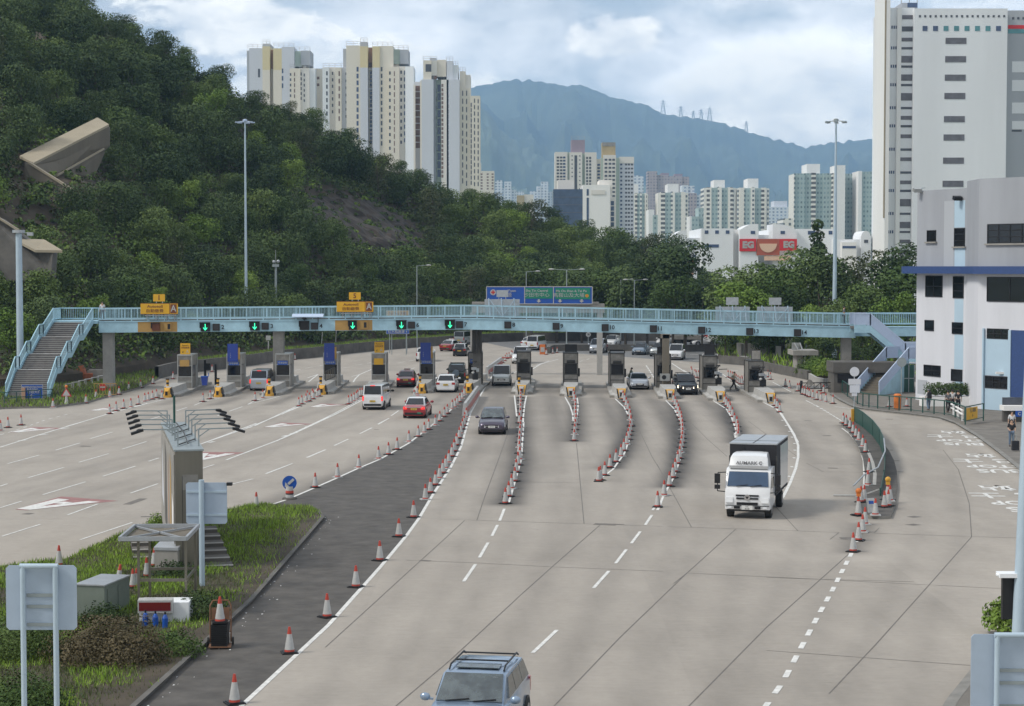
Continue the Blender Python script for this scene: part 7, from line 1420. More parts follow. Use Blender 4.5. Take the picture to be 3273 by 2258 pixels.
# electricity pylons on the ridge
for i, (x, y0, y1) in enumerate(((2119, 368, 320), (2176, 377, 340), (2216, 384, 355), (2241, 385, 350), (2268, 389, 344), (2385, 420, 388))):
    Y = 9420; b0, t0 = P(x, y0+4, Y), P(x, y1, Y); hh = t0.z-b0.z; tt_ = T('pylon', f"{['largest pylon, leftmost on the mountain ridge','second pylon from the left on the mountain ridge','short pylon, left of a close group of three','middle pylon of the close group of three','tall pylon at the right of the group of three','lone pylon farthest right on the mountain ridge'][i]}", 'pylon', (b0.x, Y, b0.z), 0, 'pylons on the mountain ridge'); mb = MB(); w = hh*.16
    for sx in (-1, 1):
        for sy in (-1, 1): mb.beam((sx*w, sy*w, 0), (sx*w*.15, sy*w*.15, hh), 1.7)
    for k in range(7): z = hh*k/8; f1, f2 = 1-.85*k/8, 1-.85*(k+1)/8; mb.beam((-w*f1, -w*f1, z), (w*f2, -w*f2, z+hh/8), 1.1); mb.beam((w*f1, -w*f1, z), (-w*f2, -w*f2, z+hh/8), 1.1)
    for k, L_ in ((.62, .27), (.76, .22), (.9, .17)): mb.beam((-hh*L_, 0, hh*k), (hh*L_, 0, hh*k), 1.7)
    mb.build('lattice', 'grey_pole', tt_)
# ================================================================== TREES
def crown(seed, Rr, Hh, n, m, lobes=11, leaf=.42, flat=1.0, gap=.0, tall=False):
    rg = np.random.default_rng(seed); rd = random.Random(seed); L_ = []
    for k in range(lobes):
        a = rd.uniform(0, 6.283); q = rd.uniform(0, 1)**.5; zz = rd.uniform(.32, .92)
        rad = Rr*(1-.45*abs(zz-.5)*1.3)*q*.66 if not tall else Rr*(1.05-zz)*q*.8
        L_.append((rad*math.cos(a), rad*math.sin(a), Hh*zz, Rr*rd.uniform(.30, .52)*(1 if not tall else 1.1-zz*.6)))
    L_ = np.array(L_); w = L_[:, 3]**2; idx = rg.choice(len(L_), n, p=w/w.sum()); d = rg.normal(size=(n, 3)); d[:, 2] += .35; d /= np.linalg.norm(d, axis=1)[:, None]
    r = L_[idx, 3:4]*(rg.uniform(.55, 1.08, (n, 1))**.6); c = L_[idx, :3] + d*r*np.array([1, 1, .78*flat]); nr = d*.75 + rg.normal(size=(n, 3))*.5 + np.array([0, 0, .3])
    return c, nr, leaf*rg.uniform(.6, 1.25, n), L_
TREES = []
def make_tree(seed, Rr, Hh, n, m, label, lobes=11, leaf=.42, flat=1.0, tall=False):
    t = T('tree', label, 'tree'); c, nr, sz, L_ = crown(seed, Rr, Hh, n, m, lobes, leaf, flat, tall=tall)
    quads('crown', c, nr, sz, m, None, t, 1.6, seed=seed); rd = random.Random(seed+5); mb = MB(); r0 = .05*Hh**.8*.6
    p0 = Vector((0, 0, -1.2)); p1 = Vector((rd.uniform(-.3, .3), rd.uniform(-.3, .3), Hh*.4)); p2 = p1+Vector((rd.uniform(-.4, .4), rd.uniform(-.4, .4), Hh*.35)); mb.cyl(p0, p1, r0, r0*.7, 7); mb.cyl(p1, p2, r0*.7, r0*.3, 6)
    for l in L_[:7]: mb.cyl(p1 if l[2] > Hh*.5 else p1*.75, Vector(l[:3]), r0*.4, r0*.12, 5)
    mb.build('trunk', 'bark', t); return learn(t)
HT = [make_tree(20, 3.6, 7.0, 4000, 'leaf_dark', 'x', 19, .31), make_tree(21, 3.2, 6.0, 3600, 'leaf_mid', 'x', 22, .29), make_tree(22, 3.9, 6.4, 4200, 'leaf_dark', 'x', 26, .31, flat=.9), make_tree(23, 2.8, 6.4, 2900, 'leaf_light', 'x', 16, .28), make_tree(24, 3.4, 5.4, 3600, 'leaf_mid', 'x', 24, .3), make_tree(25, 3.0, 7.6, 2400, 'leaf_brown', 'x', 18, .28)]
HL = ['dark green rounded tree among many on the wooded hill', 'mid green bushy tree among many on the wooded hill', 'broad dark green tree with lumpy crown on the wooded hill', 'bright green tree standing out on the wooded hill', 'low spreading mid green tree on the wooded hill', 'olive brown thin tree on the wooded hill']
fresh = set(id(h) for h in HT); rt = random.Random(77); placed = []
BARE = [(1160, 715, 225, 80, .35), (560, 420, 36, 24, 0), (200, 560, 190, 75, 0), (90, 730, 150, 60, 0), (775, 410, 55, 30, .2), (690, 640, 50, 45, .6)]
def bare(x, y):
    for cx, cy, rx, ry, tilt in BARE:
        dx, dy = x-cx, y-cy; xx = dx*math.cos(tilt)+dy*math.sin(tilt); yy = -dx*math.sin(tilt)+dy*math.cos(tilt)
        if (xx/rx)**2+(yy/ry)**2 < 1: return True
    return False
def put_tree(h, p, s_, label, group):
    if id(h) in fresh: fresh.discard(id(h)); o = h; o.location = p; o.rotation_euler = (0, 0, rt.uniform(0, 6.28)); o.scale = (s_, s_, s_*rt.uniform(.9, 1.12)); o['label'] = label
    else: o = dup(h, p, rt.uniform(0, 6.28), label, None, (s_*rt.uniform(.92, 1.08), s_*rt.uniform(.92, 1.08), s_*rt.uniform(.88, 1.14)))
    tag(o, label, 'tree', group); return o
n = 0; tries = 0; NT = 262
while n < NT and tries < 9000:
    tries += 1; u = rt.uniform(-140, 2140); t_ = rt.random()**.85; p = hill(u, t_); x, y = proj(p+Vector((0, 0, 3)))
    if x < -60 or x > 2250 or y < -90 or bare(x, y) or bare(*proj(p)): continue
    if t_ < .02: continue
    rad = (2.9 + 1.1*t_) if t_ < .86 else 2.7
    if any((p-q).length < (rad+r)*.70 for q, r in placed): continue
    placed.append((p, rad)); k = rt.choices(range(6), (5, 4, 5, 1.6, 4, 1.5))[0]
    if p.y < 215 and rt.random() < .25: k = 3
    s_ = rad/3.4*rt.uniform(.75, 1.15); put_tree(HT[k], p-Vector((0, 0, .7)), s_, HL[k], 'trees covering the hillside'); n += 1
print('HILL TREES', n)
# shrubs and saplings between the trees, too many to count
rg2 = np.random.default_rng(12); cen = []; nr = []; sz = []; mi_ = []
for k in range(8200):
    u = rg2.uniform(-160, 2300); t_ = rg2.random()**.9*1.03; p = hill(u, t_); x, y = proj(p)
    if y < -120: continue
    rr = rg2.uniform(.9, 2.3)*(1.0 if not bare(x, y) else .35)
    if bare(x, y) and rg2.random() < .5: continue
    m_ = 34; d = rg2.normal(size=(m_, 3)); d[:, 2] = np.abs(d[:, 2])+.1; d /= np.linalg.norm(d, axis=1)[:, None]
    c = np.array([p.x, p.y, p.z+.2]) + d*rr*np.array([1.2, 1.2, .95])*rg2.uniform(.6, 1.05, (m_, 1)); cen.append(c); nr.append(d*.8+rg2.normal(size=(m_, 3))*.45); sz.append(rg2.uniform(.25, .6, m_)); mi_.append(np.full(m_, rg2.choice(4, p=(.42, .3, .1, .18))))
tag(quads('undergrowth', np.concatenate(cen), np.concatenate(nr), np.concatenate(sz), ['leaf_dark', 'leaf_mid', 'leaf_light', 'leaf_brown'], np.concatenate(mi_), None, 1.6, seed=4), 'dense shrubs covering the slope between the hillside trees', 'undergrowth', kind='stuff')
# bare rock
def rockface(cx, cy, rx, ry, tilt, m, lab, bulge=1.4, n=26):
    mb = MB(); rings = []
    for i in range(n):
        row = []
        for j in range(n):
            a, b = (i/(n-1)*2-1), (j/(n-1)*2-1); X = a*rx; Y_ = b*ry; x = cx+X*math.cos(tilt)-Y_*math.sin(tilt); y = cy+X*math.sin(tilt)+Y_*math.cos(tilt)
            p, _ = hill_at(x, y); e = max(0, 1-(a*a+b*b)**1.0); p = p + Vector((0, -1, .5))*(bulge*e**.5 - .5 + (.9*mnoise.fractal(Vector((p.x*.35, p.y*.3, p.z*.5)), .8, 2, 5) if e > 0 else -1)); row.append(p)
        rings.append(row)
    mb.loft(rings, 0, cap=False, sm=False); tag(mb.build('rock_outcrop', m), lab, 'rock')
rockface(1160, 715, 235, 85, .35, 'rock', 'wide dark brown rock face sloping across the wooded hill'); rockface(780, 405, 62, 36, .2, 'rock', 'brown boulder slab behind the head of the tall light mast'); rockface(138, 130, 24, 22, 0, 'rock_pale', 'small pale boulder high on the hill at the upper left', 1.6, 14); rockface(52, 292, 16, 14, 0, 'rock_pale', 'tiny grey boulder at the left edge of the hill', 1.4, 12)
rockface(700, 640, 22, 60, .6, 'rock_pale', 'narrow strip of tan bare earth between trees left of centre', .7, 14); rockface(388, 562, 24, 14, 0, 'rock_pale', 'pale boulder right of the beige hillside wall', 1.5, 12)
# right hand trees
RTR = [make_tree(40, 4.4, 11.5, 5200, 'leaf_dark', 'x', 16, .40), make_tree(41, 4.2, 11, 5200, 'leaf_mid', 'x', 17, .40), make_tree(42, 3.8, 9.5, 4200, 'leaf_light', 'x', 15, .38), make_tree(43, 3.2, 12.5, 2300, 'leaf_brown', 'x', 14, .36), make_tree(44, 2.6, 14, 2200, 'leaf_dark', 'x', 14, .38, tall=True)]
fresh |= set(id(h) for h in RTR)
RT_ = [  # x, top y, distance, kind, size factor, label
 (2120,800,262,0,1.0,'dark tree left of the small gap before the mall, with a bare trunk'),(2190,795,250,0,1.05,'tall dark tree in front of the left end of the mall'),(2070,850,262,0,.9,'dark tree where the hill meets the road, left of the mall'),(2150,880,240,1,.9,'mid green tree below the tall dark tree by the mall'),(2245,905,245,0,.8,'dark low tree just left of the gap showing the grey mall panel'),
 (2000,860,262,0,1.0,'dark tree over the right end of the blue direction sign'),(1930,850,268,1,1.0,'mid green tree above the blue direction sign'),(1860,870,268,0,1.0,'dark tree right behind the two-armed lamp'),(1700,850,268,0,1.05,'dark tree behind the left end of the blue direction sign'),(1780,845,270,1,1.05,'mid green tree behind the middle of the blue direction sign'),
 (2345,850,228,1,1.1,'green tree right of the mall gap, behind the single-armed lamp'),(2420,838,232,1,1.1,'tall green tree under the red and orange mall boards'),(2385,895,212,2,1.0,'bright green tree above the sign back of lane 12'),(2500,860,215,1,1.0,'mid green tree above the sign back of lane 13'),(2505,825,236,1,1.1,'tall green tree between the mall board and the camera pole'),
 (2565,790,226,1,1.1,'tall green tree left of the tall light mast'),(2612,690,250,4,1.0,'narrow dark conifer rising above all the right hand trees'),(2630,820,215,0,1.0,'dark tree touching the tall light mast on its left'),(2700,835,225,3,1.0,'thin brownish tree right of the tall light mast'),(2760,800,235,3,1.05,'brownish sparse tree below the edge of the factory tower'),
 (2740,900,205,1,.95,'mid green tree above the right end of the footbridge'),(2830,850,210,1,1.1,'broad green tree close to the administration building'),(2900,805,216,0,1.1,'dark tree at the corner of the administration building'),(2860,930,196,2,.7,'bright palm-like shrub above the far railing by the building'),(2680,960,196,1,.8,'mid green tree behind the foot of the tall light mast'),
 (2790,1010,192,0,.8,'dark tree behind the right stairs'),(2600,970,200,2,.75,'bright green leafy tree behind lane 14'),(2560,1060,196,0,.62,'dark bush behind the flat-roofed kiosk'),(2640,1090,190,0,.6,'dark bush behind the hedge by the light mast'),(2460,985,214,1,.8,'green tree behind the sign back of lane 13'),(2320,960,222,0,.8,'dark tree behind the sign back of lane 12'),
 (2720,1100,186,0,.6,'dark shrubs below the right end of the footbridge'),(2400,1060,225,0,.55,'dark bush above the pale concrete wall panel'),(2470,1070,218,1,.5,'green bush right of the pale concrete wall panel'),(2340,1075,226,1,.5,'green bush at the foot of the lamp left of the concrete wall panel')]
base_h = [11.5, 11, 9.5, 12.5, 14]
for x, yt, Y, k, w, lab in RT_:
    top = P(x, yt, Y); s_ = top.z/base_h[k]*1.02
    o = put_tree(RTR[k], Vector((top.x, Y, 0)), 1.0, lab, 'trees on the right of the plaza'); ww = w*max(.55, min(1.25, s_*1.1)); o.scale = (ww, ww, s_)
# hedge and shrubs
def bush(label, c, sx, sy, sz, n, m, seed, name='hedge', leaf=.16, box=False):
    rg3 = np.random.default_rng(seed); d = rg3.normal(size=(n, 3)); d[:, 2] = np.abs(d[:, 2]); d /= np.linalg.norm(d, axis=1)[:, None]
    if box: d = d/np.abs(d).max(axis=1)[:, None]
    r = rg3.uniform(.55, 1.08, (n, 1))*(1+.16*np.sin(d[:, :1]*7+seed)*np.sin(d[:, 1:2]*6)); cc = d*r*np.array([sx, sy, sz]); cc += np.sin(cc*3.1+seed)*.06
    o = quads(name, cc, d+rg3.normal(size=(n, 3))*.5, leaf*rg3.uniform(.6, 1.3, n), m, None, None, 1.5, seed=seed); o.location = c; return tag(o, label, 'shrub' if name != 'hedge' else 'hedge')
h0, h1 = G(*px('C', 1110, 1040)), G(*px('C', 1300, 1050))
for i, (x, y) in enumerate(((1120, 1015), (1195, 1025), (1270, 1035))): p = G(*px('C', x, y)); bush(['leftmost','middle','rightmost'][i]+' rounded green bush of the three in the curved planter by the kiosk', (p.x, p.y+1, .5), 1.5, 1.2, 1.5, 2600, 'leaf_light' if i else 'leaf_mid', 60+i, 'bush')
mb = MB(); pl = [G(*px('C', x, y)) for x, y in ((1095, 1035), (1150, 1070), (1230, 1085), (1310, 1080))]; strip_ = pl
for a, b in zip(pl, pl[1:]): mb.beam(a+Vector((0, 0, .35)), b+Vector((0, 0, .35)), .25, .7)
tag(mb.build('planter_wall', 'concrete_pale'), 'curved pale planter wall in front of the rounded bushes', 'planter')
p = G(*px('G', 1255, 298)); bush('dark trimmed box hedge by the administration building, behind three people', (p.x, p.y+.5, .95), 1.9, .5, .9, 3600, 'leaf_dark', 70, 'hedge', .14, True); mb = MB(); mb.box(-2.2, 2.1, -.5, .5, 0, .75); o = mb.build('planter', 'wall_white_warm'); o.location = (p.x-.1, p.y+.4, .13); tag(o, 'white planter under the trimmed hedge', 'planter')
# near foreground shrubs of the island
for i, (x, y, sx, sy, sz, m, n_, lab) in enumerate(((350, 2125, 1.6, 1.4, 1.1, 'leaf_dry', 15000, 'large brownish twiggy shrub between the two sign backs'), (560, 2100, .8, .8, .55, 'leaf_mid', 2600, 'low green shrub right of the brown twiggy shrub'), (640, 1985, .8, .8, .8, 'leaf_dark', 2600, 'dark green shrub beside the white box and the frame'), (40, 2110, 1.5, 1.3, 1.2, 'leaf_mid', 9000, 'green shrub around the left post of the near sign back'), (60, 2330, 1.4, 1.2, 1.2, 'leaf_mid', 9000, 'green leafy shrub in the bottom left corner'), (330, 2010, .9, .7, .7, 'leaf_dark', 2500, 'dark shrub in front of the green cabinet'), (560, 1850, .9, .9, .5, 'leaf_dark', 2600, 'dark green shrub inside the metal frame'), (510, 1690, .5, .5, .5, 'leaf_light', 1300, 'small bright plant at the foot of the billboard'))):
    p = G(x, y); bush(lab, (p.x, p.y, .12), sx, sy, sz, n_, m, 80+i, 'shrub', .075)
p = G(3215, 2040); bush('small green shrub behind the pale pole at the lower right', (p.x+.1, p.y+.6, .13), .55, .5, .95, 1500, 'leaf_light', 95, 'shrub', .14)
# ================================================================== FOREGROUND ISLAND THINGS
b0 = G(568, 1834); rzb = math.atan2(12.0, -2.75)-math.pi/2; t = T('billboard_slab', 'tall narrow steel-clad slab with faded artwork on its left face, foreground left', 'billboard', (b0.x, b0.y, .1), rzb)
mb = MB(); mb.box(-.06, .92, 0, 12.0, 0, 4.3); mb.build('cladding', 'stainless', t)
mb = MB(); mb.box(-.1, .96, -.04, 12.04, 4.3, 4.36); mb.build('top_cap', 'grey_pole', t)
mb = MB(); mb.box(-.1, -.062, .25, 11.8, .3, 4.15); o = mb.build('artwork_panel', 'concrete', t)
for y0, y1, m_, z0, z1 in ((2.2, 3.4, 'sign_amber', .3, 3.9), (.6, 1.8, 'wall_white_warm', .4, 2.6), (4.2, 5.0, 'wall_terracotta', 1.0, 3.8), (6, 8, 'concrete_dark', .5, 4.0), (9, 10.5, 'wall_lilac', 1.2, 3.6)):
    mb = MB(); mb.prism([(-.104, y0, z0), (-.104, y1, z0+.3), (-.104, y1*.97, z1), (-.104, y0*1.1, z1-.4)], (-.004, 0, 0)); mb.build('artwork_patch', m_, o)
for k in (.18, .72): mb = MB(); mb.box(k, k+.02, -.008, -.001, .2, 3.4); mb.build('seam', 'booth_dark', t)
mb = MB(); mb.box(.2, .74, -.014, -.002, 2.9, 3.45); mb.build('front_plate', 'booth_metal', t)
for k in range(5):
    y = 1.2+k*2.25
    for s_ in (-1, 1):
        x0 = .1 if s_ < 0 else .85; L_ = 1.3
        mb = MB(); mb.beam((x0, y, 4.34), (x0, y, 5.0), .05); mb.beam((x0, y, 4.98), (x0+s_*L_, y, 5.0), .045); mb.beam((x0, y, 4.7), (x0+s_*.4, y, 4.98), .035); mb.build('lamp_arm', 'grey_pole', t)
        mb = MB(); mb.obox((x0+s_*(L_+.15), y, 4.92), .46, .30, .09, 0, 0, 0, .3*s_); mb.ball((x0+s_*(L_+.05), y, 4.97), .11, 1.2, .9, .6); mb.build('floodlight', 'black', t)
mb = MB()
for k in range(4): mb.beam((.1, 1.2+k*2.25, 4.42), (.85, 3.45+k*2.25, 4.42), .04)
mb.tube([(.45, .9, 4.5), (.5, 5, 4.55), (.45, 10, 4.5)], .025, 6); mb.build('cable_tray', 'booth_dark', t)
mb = MB(); mb.cyl((.45, 11.6, 4.36), (.45, 11.6, 5.5), .05); mb.build('green_post', 'fence_green', t)
# concrete steps on both sides of the slab
for x, y, w, n_, lab in ((458, 1800, .75, 4, 'short flight of concrete steps left of the slab, seen through the frame'), (690, 1828, 1.25, 6, 'concrete steps with pale edges right of the slab')):
    p = G(x, y); t = T('steps', lab, 'steps', (p.x, p.y, .1), rzb); mb = MB(); m2 = MB()
    for k in range(n_): mb.box(-w/2, w/2-.1*k*.5, k*.9, k*.9+.9, 0, .12+k*.14); m2.box(-w/2, w/2-.1*k*.5, k*.9-.012, k*.9+.12, .10+k*.14, .13+k*.14)
    mb.build('treads', 'concrete_dark', t); m2.build('nosings', 'concrete_pale', t)
# open metal frame with flat roof
p = G(540, 1975); t = T('metal_frame_shelter', 'rusty open metal frame with flat braced roof standing in the grass', 'frame', (p.x-1.1, p.y+.2, .1), R(2)); X0, X1, Y0_, Y1_, Hf = .12, 1.6, 0, 2.2, 2.34
mb = MB()
for x in (X0, X1):
    for y in (Y0_, Y1_): mb.beam((x, y, 0), (x, y, Hf), .075)
mb.build('posts', 'stainless', t)
mb = MB(); r0, r1, q0, q1 = -.42, 1.66, -.3, 2.6
for a, b in (((r0, q0), (r1, q0)), ((r1, q0), (r1, q1)), ((r1, q1), (r0, q1)), ((r0, q1), (r0, q0))): mb.beam((*a, Hf+.06), (*b, Hf+.06), .08, .13)
mb.beam((r0, q0, Hf+.05), (r1, q1, Hf+.05), .06); mb.beam((r1, q0, Hf+.05), (r0, q1, Hf+.05), .06); mb.build('roof_frame', 'galvanised', t); mb = MB(); mb.box(r0+.05, r1-.05, q0+.05, q1-.05, Hf-.03, Hf-.01); mb.build('roof_sheet', 'concrete_brown', t)
mb = MB(); mb.beam((X0, Y0_, 1.05), (X1, Y0_, 1.05), .06, .09); mb.beam((X1, Y0_, 1.05), (X1, Y1_, 1.05), .06, .09); mb.beam((X0, Y1_, 1.05), (X1, Y1_, 1.05), .06, .09); mb.build('mid_rail', 'stainless', t)
# white box with red stripe, gas bottles
p = G(493, 2010); t = T('white_cabinet', 'low white metal box with a torn red front panel under the frame', 'cabinet', (p.x-.5, p.y, .12), R(2)); mb = MB(); mb.box(0, 1.5, .3, 1.2, 0, .62); mb.build('body', 'wall_white', t); mb = MB(); mb.hexa([(0, 0, .35), (1.05, 0, .35), (1.05, .28, .3), (0, .28, .3), (0, 0, .74), (1.05, 0, .74), (1.05, .28, .78), (0, .28, .78)]); mb.build('lid', 'cone_white', t); mb = MB(); mb.box(.04, 1.0, -.012, -.002, .42, .68); mb.build('red_panel', 'paint_darkred_and_shaded_red', t)
for i, (x, y) in enumerate(((775, 1192), (828, 1197), (880, 1202))):
    p = g('L', x, y); t = T('gas_bottle', ['leftmost', 'middle', 'rightmost'][i]+' of three small blue bottles in front of the white box', 'bottle', (p.x, p.y, .1), 0, 'blue bottles by the white box'); mb = MB(); mb.lathe([(0, 0), (.085, .0), (.09, .05), (.09, .33), (.05, .42), (.03, .44)], n=12); mb.build('body', 'sign_blue', t); mb = MB(); mb.cyl((0, 0, .44), (0, 0, .52), .03); mb.build('valve', 'black', t)
MATS['sign_blue'].node_tree.nodes['Principled BSDF']
# green electrical cabinet
p = G(300, 1985); t = T('electrical_cabinet', 'grey-green electrical cabinet in the shrubs, left of the frame', 'cabinet', (p.x-.55, p.y, .0), R(-12)); mb = MB(); mb.box(0, .95, 0, 1.9, 0, 1.12); mb.build('body', 'cabinet_green' if 'cabinet_green' in MATS else mat('cabinet_green', (.16, .19, .16), .5, var=.12), t); mb = MB(); mb.box(-.03, .98, -.03, 1.93, 1.12, 1.16); mb.build('lid', 'galvanised', t); mb = MB(); mb.box(.96, .968, .2, .9, .15, 1.0); mb.box(.96, .968, 1.0, 1.7, .15, 1.0); mb.build('door', MATS['cabinet_green'], t)
p = G(505, 1850); t = T('metal_box', 'small pale metal box on a grey stand behind the frame', 'box', (p.x-.3, p.y+1, .1), R(-8)); mb = MB(); mb.box(0, .85, 0, .7, 0, .75); mb.build('stand', 'concrete', t); mb = MB(); mb.hexa([(-.03, -.03, .76), (.88, -.03, .76), (.88, .73, .76), (-.03, .73, .76), (-.03, -.03, .86), (.88, -.03, .86), (.88, .73, 1.0), (-.03, .73, 1.0)]); mb.build('lid', 'galvanised', t)
# cones standing on the island
for i, (x, y, s_, lab, tilt) in enumerate(((315, 868, 1.0, 'cone at the grass edge beyond the green cabinet', 0), (628, 978, 1.0, 'leaning cone just right of the green cabinet', .12), (708, 985, .85, 'left one of a pair of cones between cabinet and frame', 0), (728, 982, .85, 'right one of a pair of cones between cabinet and frame', 0), (822, 870, .9, 'cone behind the frame, only its red tip clear', 0), (783, 925, .9, 'cone leaning on bricks inside the frame', -.1))):
    p = g('L', x, y); o = dup(cone_b, (p.x, p.y, .14), .3*i, lab, None, s_); tag(o, lab, 'traffic cone', 'cones on the grass island'); o.rotation_euler = (0, tilt, .3*i)
# trolley loaded with cone bases
p = g('L', 1172, 1285); t = T('hand_trolley', 'rusty hand trolley standing on the asphalt by the island kerb', 'trolley', (p.x, p.y, .01), R(6)); mb = MB(); mb.tube([(-.3, .32, .1), (-.3, .38, 1.15), (-.22, .4, 1.3), (.22, .4, 1.3), (.3, .38, 1.15), (.3, .32, .1)], .022, 7); mb.box(-.32, .32, -.25, .32, .04, .07)
for z in (.4, .75): mb.beam((-.3, .34, z), (.3, .34, z), .03)
mb.box(-.26, .26, .345, .36, .75, 1.1); mb.build('frame', mat('rust', (.20, .10, .055), .8, var=.3), t)
for s_ in (-1, 1): mb = MB(); mb.cyl((s_*.33, .3, .13), (s_*.38, .3, .13), .12, .12, 14); mb.build('wheel', 'tyre', t)
mb = MB()
for k in range(11): mb.obox((.0, .02, .10+k*.058), .46, .46, .045, .02*math.sin(k*2.1))
o = mb.build('cone_base_stack', 'black'); o.location = (p.x, p.y, .0); tag(o, 'stack of black square cone bases loaded on the hand trolley', 'cone bases')
o = dup(cone_b, (p.x, p.y+.02, .74), .2, 'cone standing on top of the stack on the hand trolley', None, 1.0); tag(o, None, 'traffic cone')
# backs of signs near the camera
def backsign(lab, x0, x1, y0, y1, Y, posts, r, bars, m='pale_blue_pole', top_bar=True, floor=.0, group=None):
    a, b = P(x0, y0, Y), P(x1, y1, Y); xc = (a.x+b.x)/2; t = T('sign_back', lab, 'sign', (xc, Y, 0), 0, group); w = (b.x-a.x)/2
    mb = MB(); c = .06; z1, z0 = a.z, b.z; pr = [(-w+c, z0), (w-c, z0), (w, z0+c), (w, z1-c), (w-c, z1), (-w+c, z1), (-w, z1-c), (-w, z0+c)]; mb.prism([(x, .0, z) for x, z in pr], (0, .03, 0)); mb.build('panel', 'sign_back_grey' if 'sign_back_grey' in MATS else mat('sign_back_grey', (.38, .46, .56), .45, var=.06, metal=.15), t)
    xs_ = [P(x, y0, Y).x-xc for x in posts]
    for x in xs_: mb = MB(); mb.cyl((x, -.09, floor), (x, -.09, z1+(.0 if top_bar else .1)), r, r, 14); mb.build('post', m, t)
    if top_bar: mb = MB(); mb.cyl((xs_[0]-r, -.09, z1+.0), ((xs_[-1]+r) if len(xs_) > 1 else w, -.09, z1), r, r, 14); mb.build('top_rail', m, t)
    for yb_ in bars: z = P(x0, yb_, Y).z; x_a, x_b = (xs_[0]+r, xs_[-1]-r) if len(xs_) > 1 else (-w+.01, w-.01); mb = MB(); mb.box(x_a, x_b, -.03, -.002, z-.035, z+.03); mb.build('cross_rail', 'grey_pole' if len(xs_) > 1 else m, t)
    return t, xc, z1, z0, w
backsign('large pale blue-grey back of a two-post sign at the lower left', 18, 246, 1808, 2014, 37, (76, 180), .055, (1902, 1938, 1996))
t, xc, z1, z0, w = backsign('pale blue box sign back on a single post beside the steel slab', 594, 726, 1543, 1675, 63, (645,), .095, (1572, 1646), top_bar=False, floor=.1)
mb = MB(); mb.box(w, w+.18, -.1, .12, z1-.1, z1); mb.build('side_lamp', 'black', t)
backsign('pale blue-grey back of a sign cut off by the lower right corner', 3105, 3420, 2028, 2320, 37, (3184, 3400), .055, (2142, 2182, 2256))
b_ = Vector(((3254-CX)/F*44, 44, 0)); t = T('pale_pole', 'thick pale blue pole running down the right edge of the photo', 'pole', (b_.x+.03, 44, .1)); mb = MB(); mb.cyl((0, 0, 0), (.42, 0, 13), .155, .125, 16); mb.build('shaft', 'pale_blue_pole', t)
a, b = P(3209, 1850, 44), P(3246, 1983, 44); mb = MB(); mb.box(a.x-b_.x-.03, a.x-b_.x+.3, .1, .25, b.z-.1, a.z-.1); mb.build('black_board', 'black', t); mb = MB(); mb.obox((a.x-b_.x+.1, .1, a.z-.02), .5, .4, .1); mb.ball((a.x-b_.x-.08, .1, a.z-.02), .1, 1.2, 1.5, .5); mb.build('lamp_hood', 'wall_white', t)

# ================================================================== RIGHT HAND KERBSIDE THINGS
# green panel fence with its bent rail
fb = [g('G', x, y) for x, y in ((370,440),(450,492),(540,575),(600,660),(640,760),(652,880),(640,1000),(608,1125))]
t = T('panel_fence', 'curved dark green panel fence on the kerbed island, its rail torn', 'fence', fb[0]+Vector((0, 0, .14))); o_ = fb[0]; hgt = [1.0, 1.0, 1.0, 1.0, 1.0, .95, .6, .35]
for i, (a, b) in enumerate(zip(fb, fb[1:])):
    a, b = a-o_, b-o_; mb = MB(); mb.prism([a, b, b+Vector((0, 0, hgt[i+1])), a+Vector((0, 0, hgt[i]))], (.02, .01, 0)); mb.build('panel', 'fence_green', t); mb = MB(); mb.beam(b, b+Vector((0, 0, hgt[i+1]+.03)), .05); mb.build('post', 'fence_green', t)
mb = MB(); pr = [(a-o_)+Vector((0, 0, 1.03)) for a in fb[:5]] + [fb[5]-o_+Vector((.0, 0, 1.0)), fb[6]-o_+Vector((-.3, 0, .75)), fb[6]-o_+Vector((-1.1, -.6, .45)), fb[6]-o_+Vector((-1.9, -2.0, .05))]; mb.tube(pr[:5], .025, 7); mb.build('top_rail', 'fence_green', t); mb = MB(); mb.tube(pr[4:], .04, 8); mb.build('bent_rail', 'galvanised', t)
# long railing along the pavement
fr_ = [g('G', x, y, .13) for x, y in ((262,160),(310,195),(365,235),(400,262),(450,284),(505,293),(585,303),(690,315),(780,322),(888,330),(995,342),(1098,352),(1192,362),(1290,385),(1380,425))]
t = T('railing', 'long green railing along the pavement in front of the administration building', 'railing', fr_[0]); o_ = fr_[0]; mb = MB()
for a, b in zip(fr_, fr_[1:]): a, b = a-o_, b-o_; mb.beam(a+Vector((0, 0, 1.05)), b+Vector((0, 0, 1.05)), .07); mb.beam(a+Vector((0, 0, .12)), b+Vector((0, 0, .12)), .04)
mb.build('rails', 'fence_green', t)
for a in fr_: mb = MB(); mb.beam(a-o_, a-o_+Vector((0, 0, 1.05)), .08); mb.build('post', 'fence_green', t)
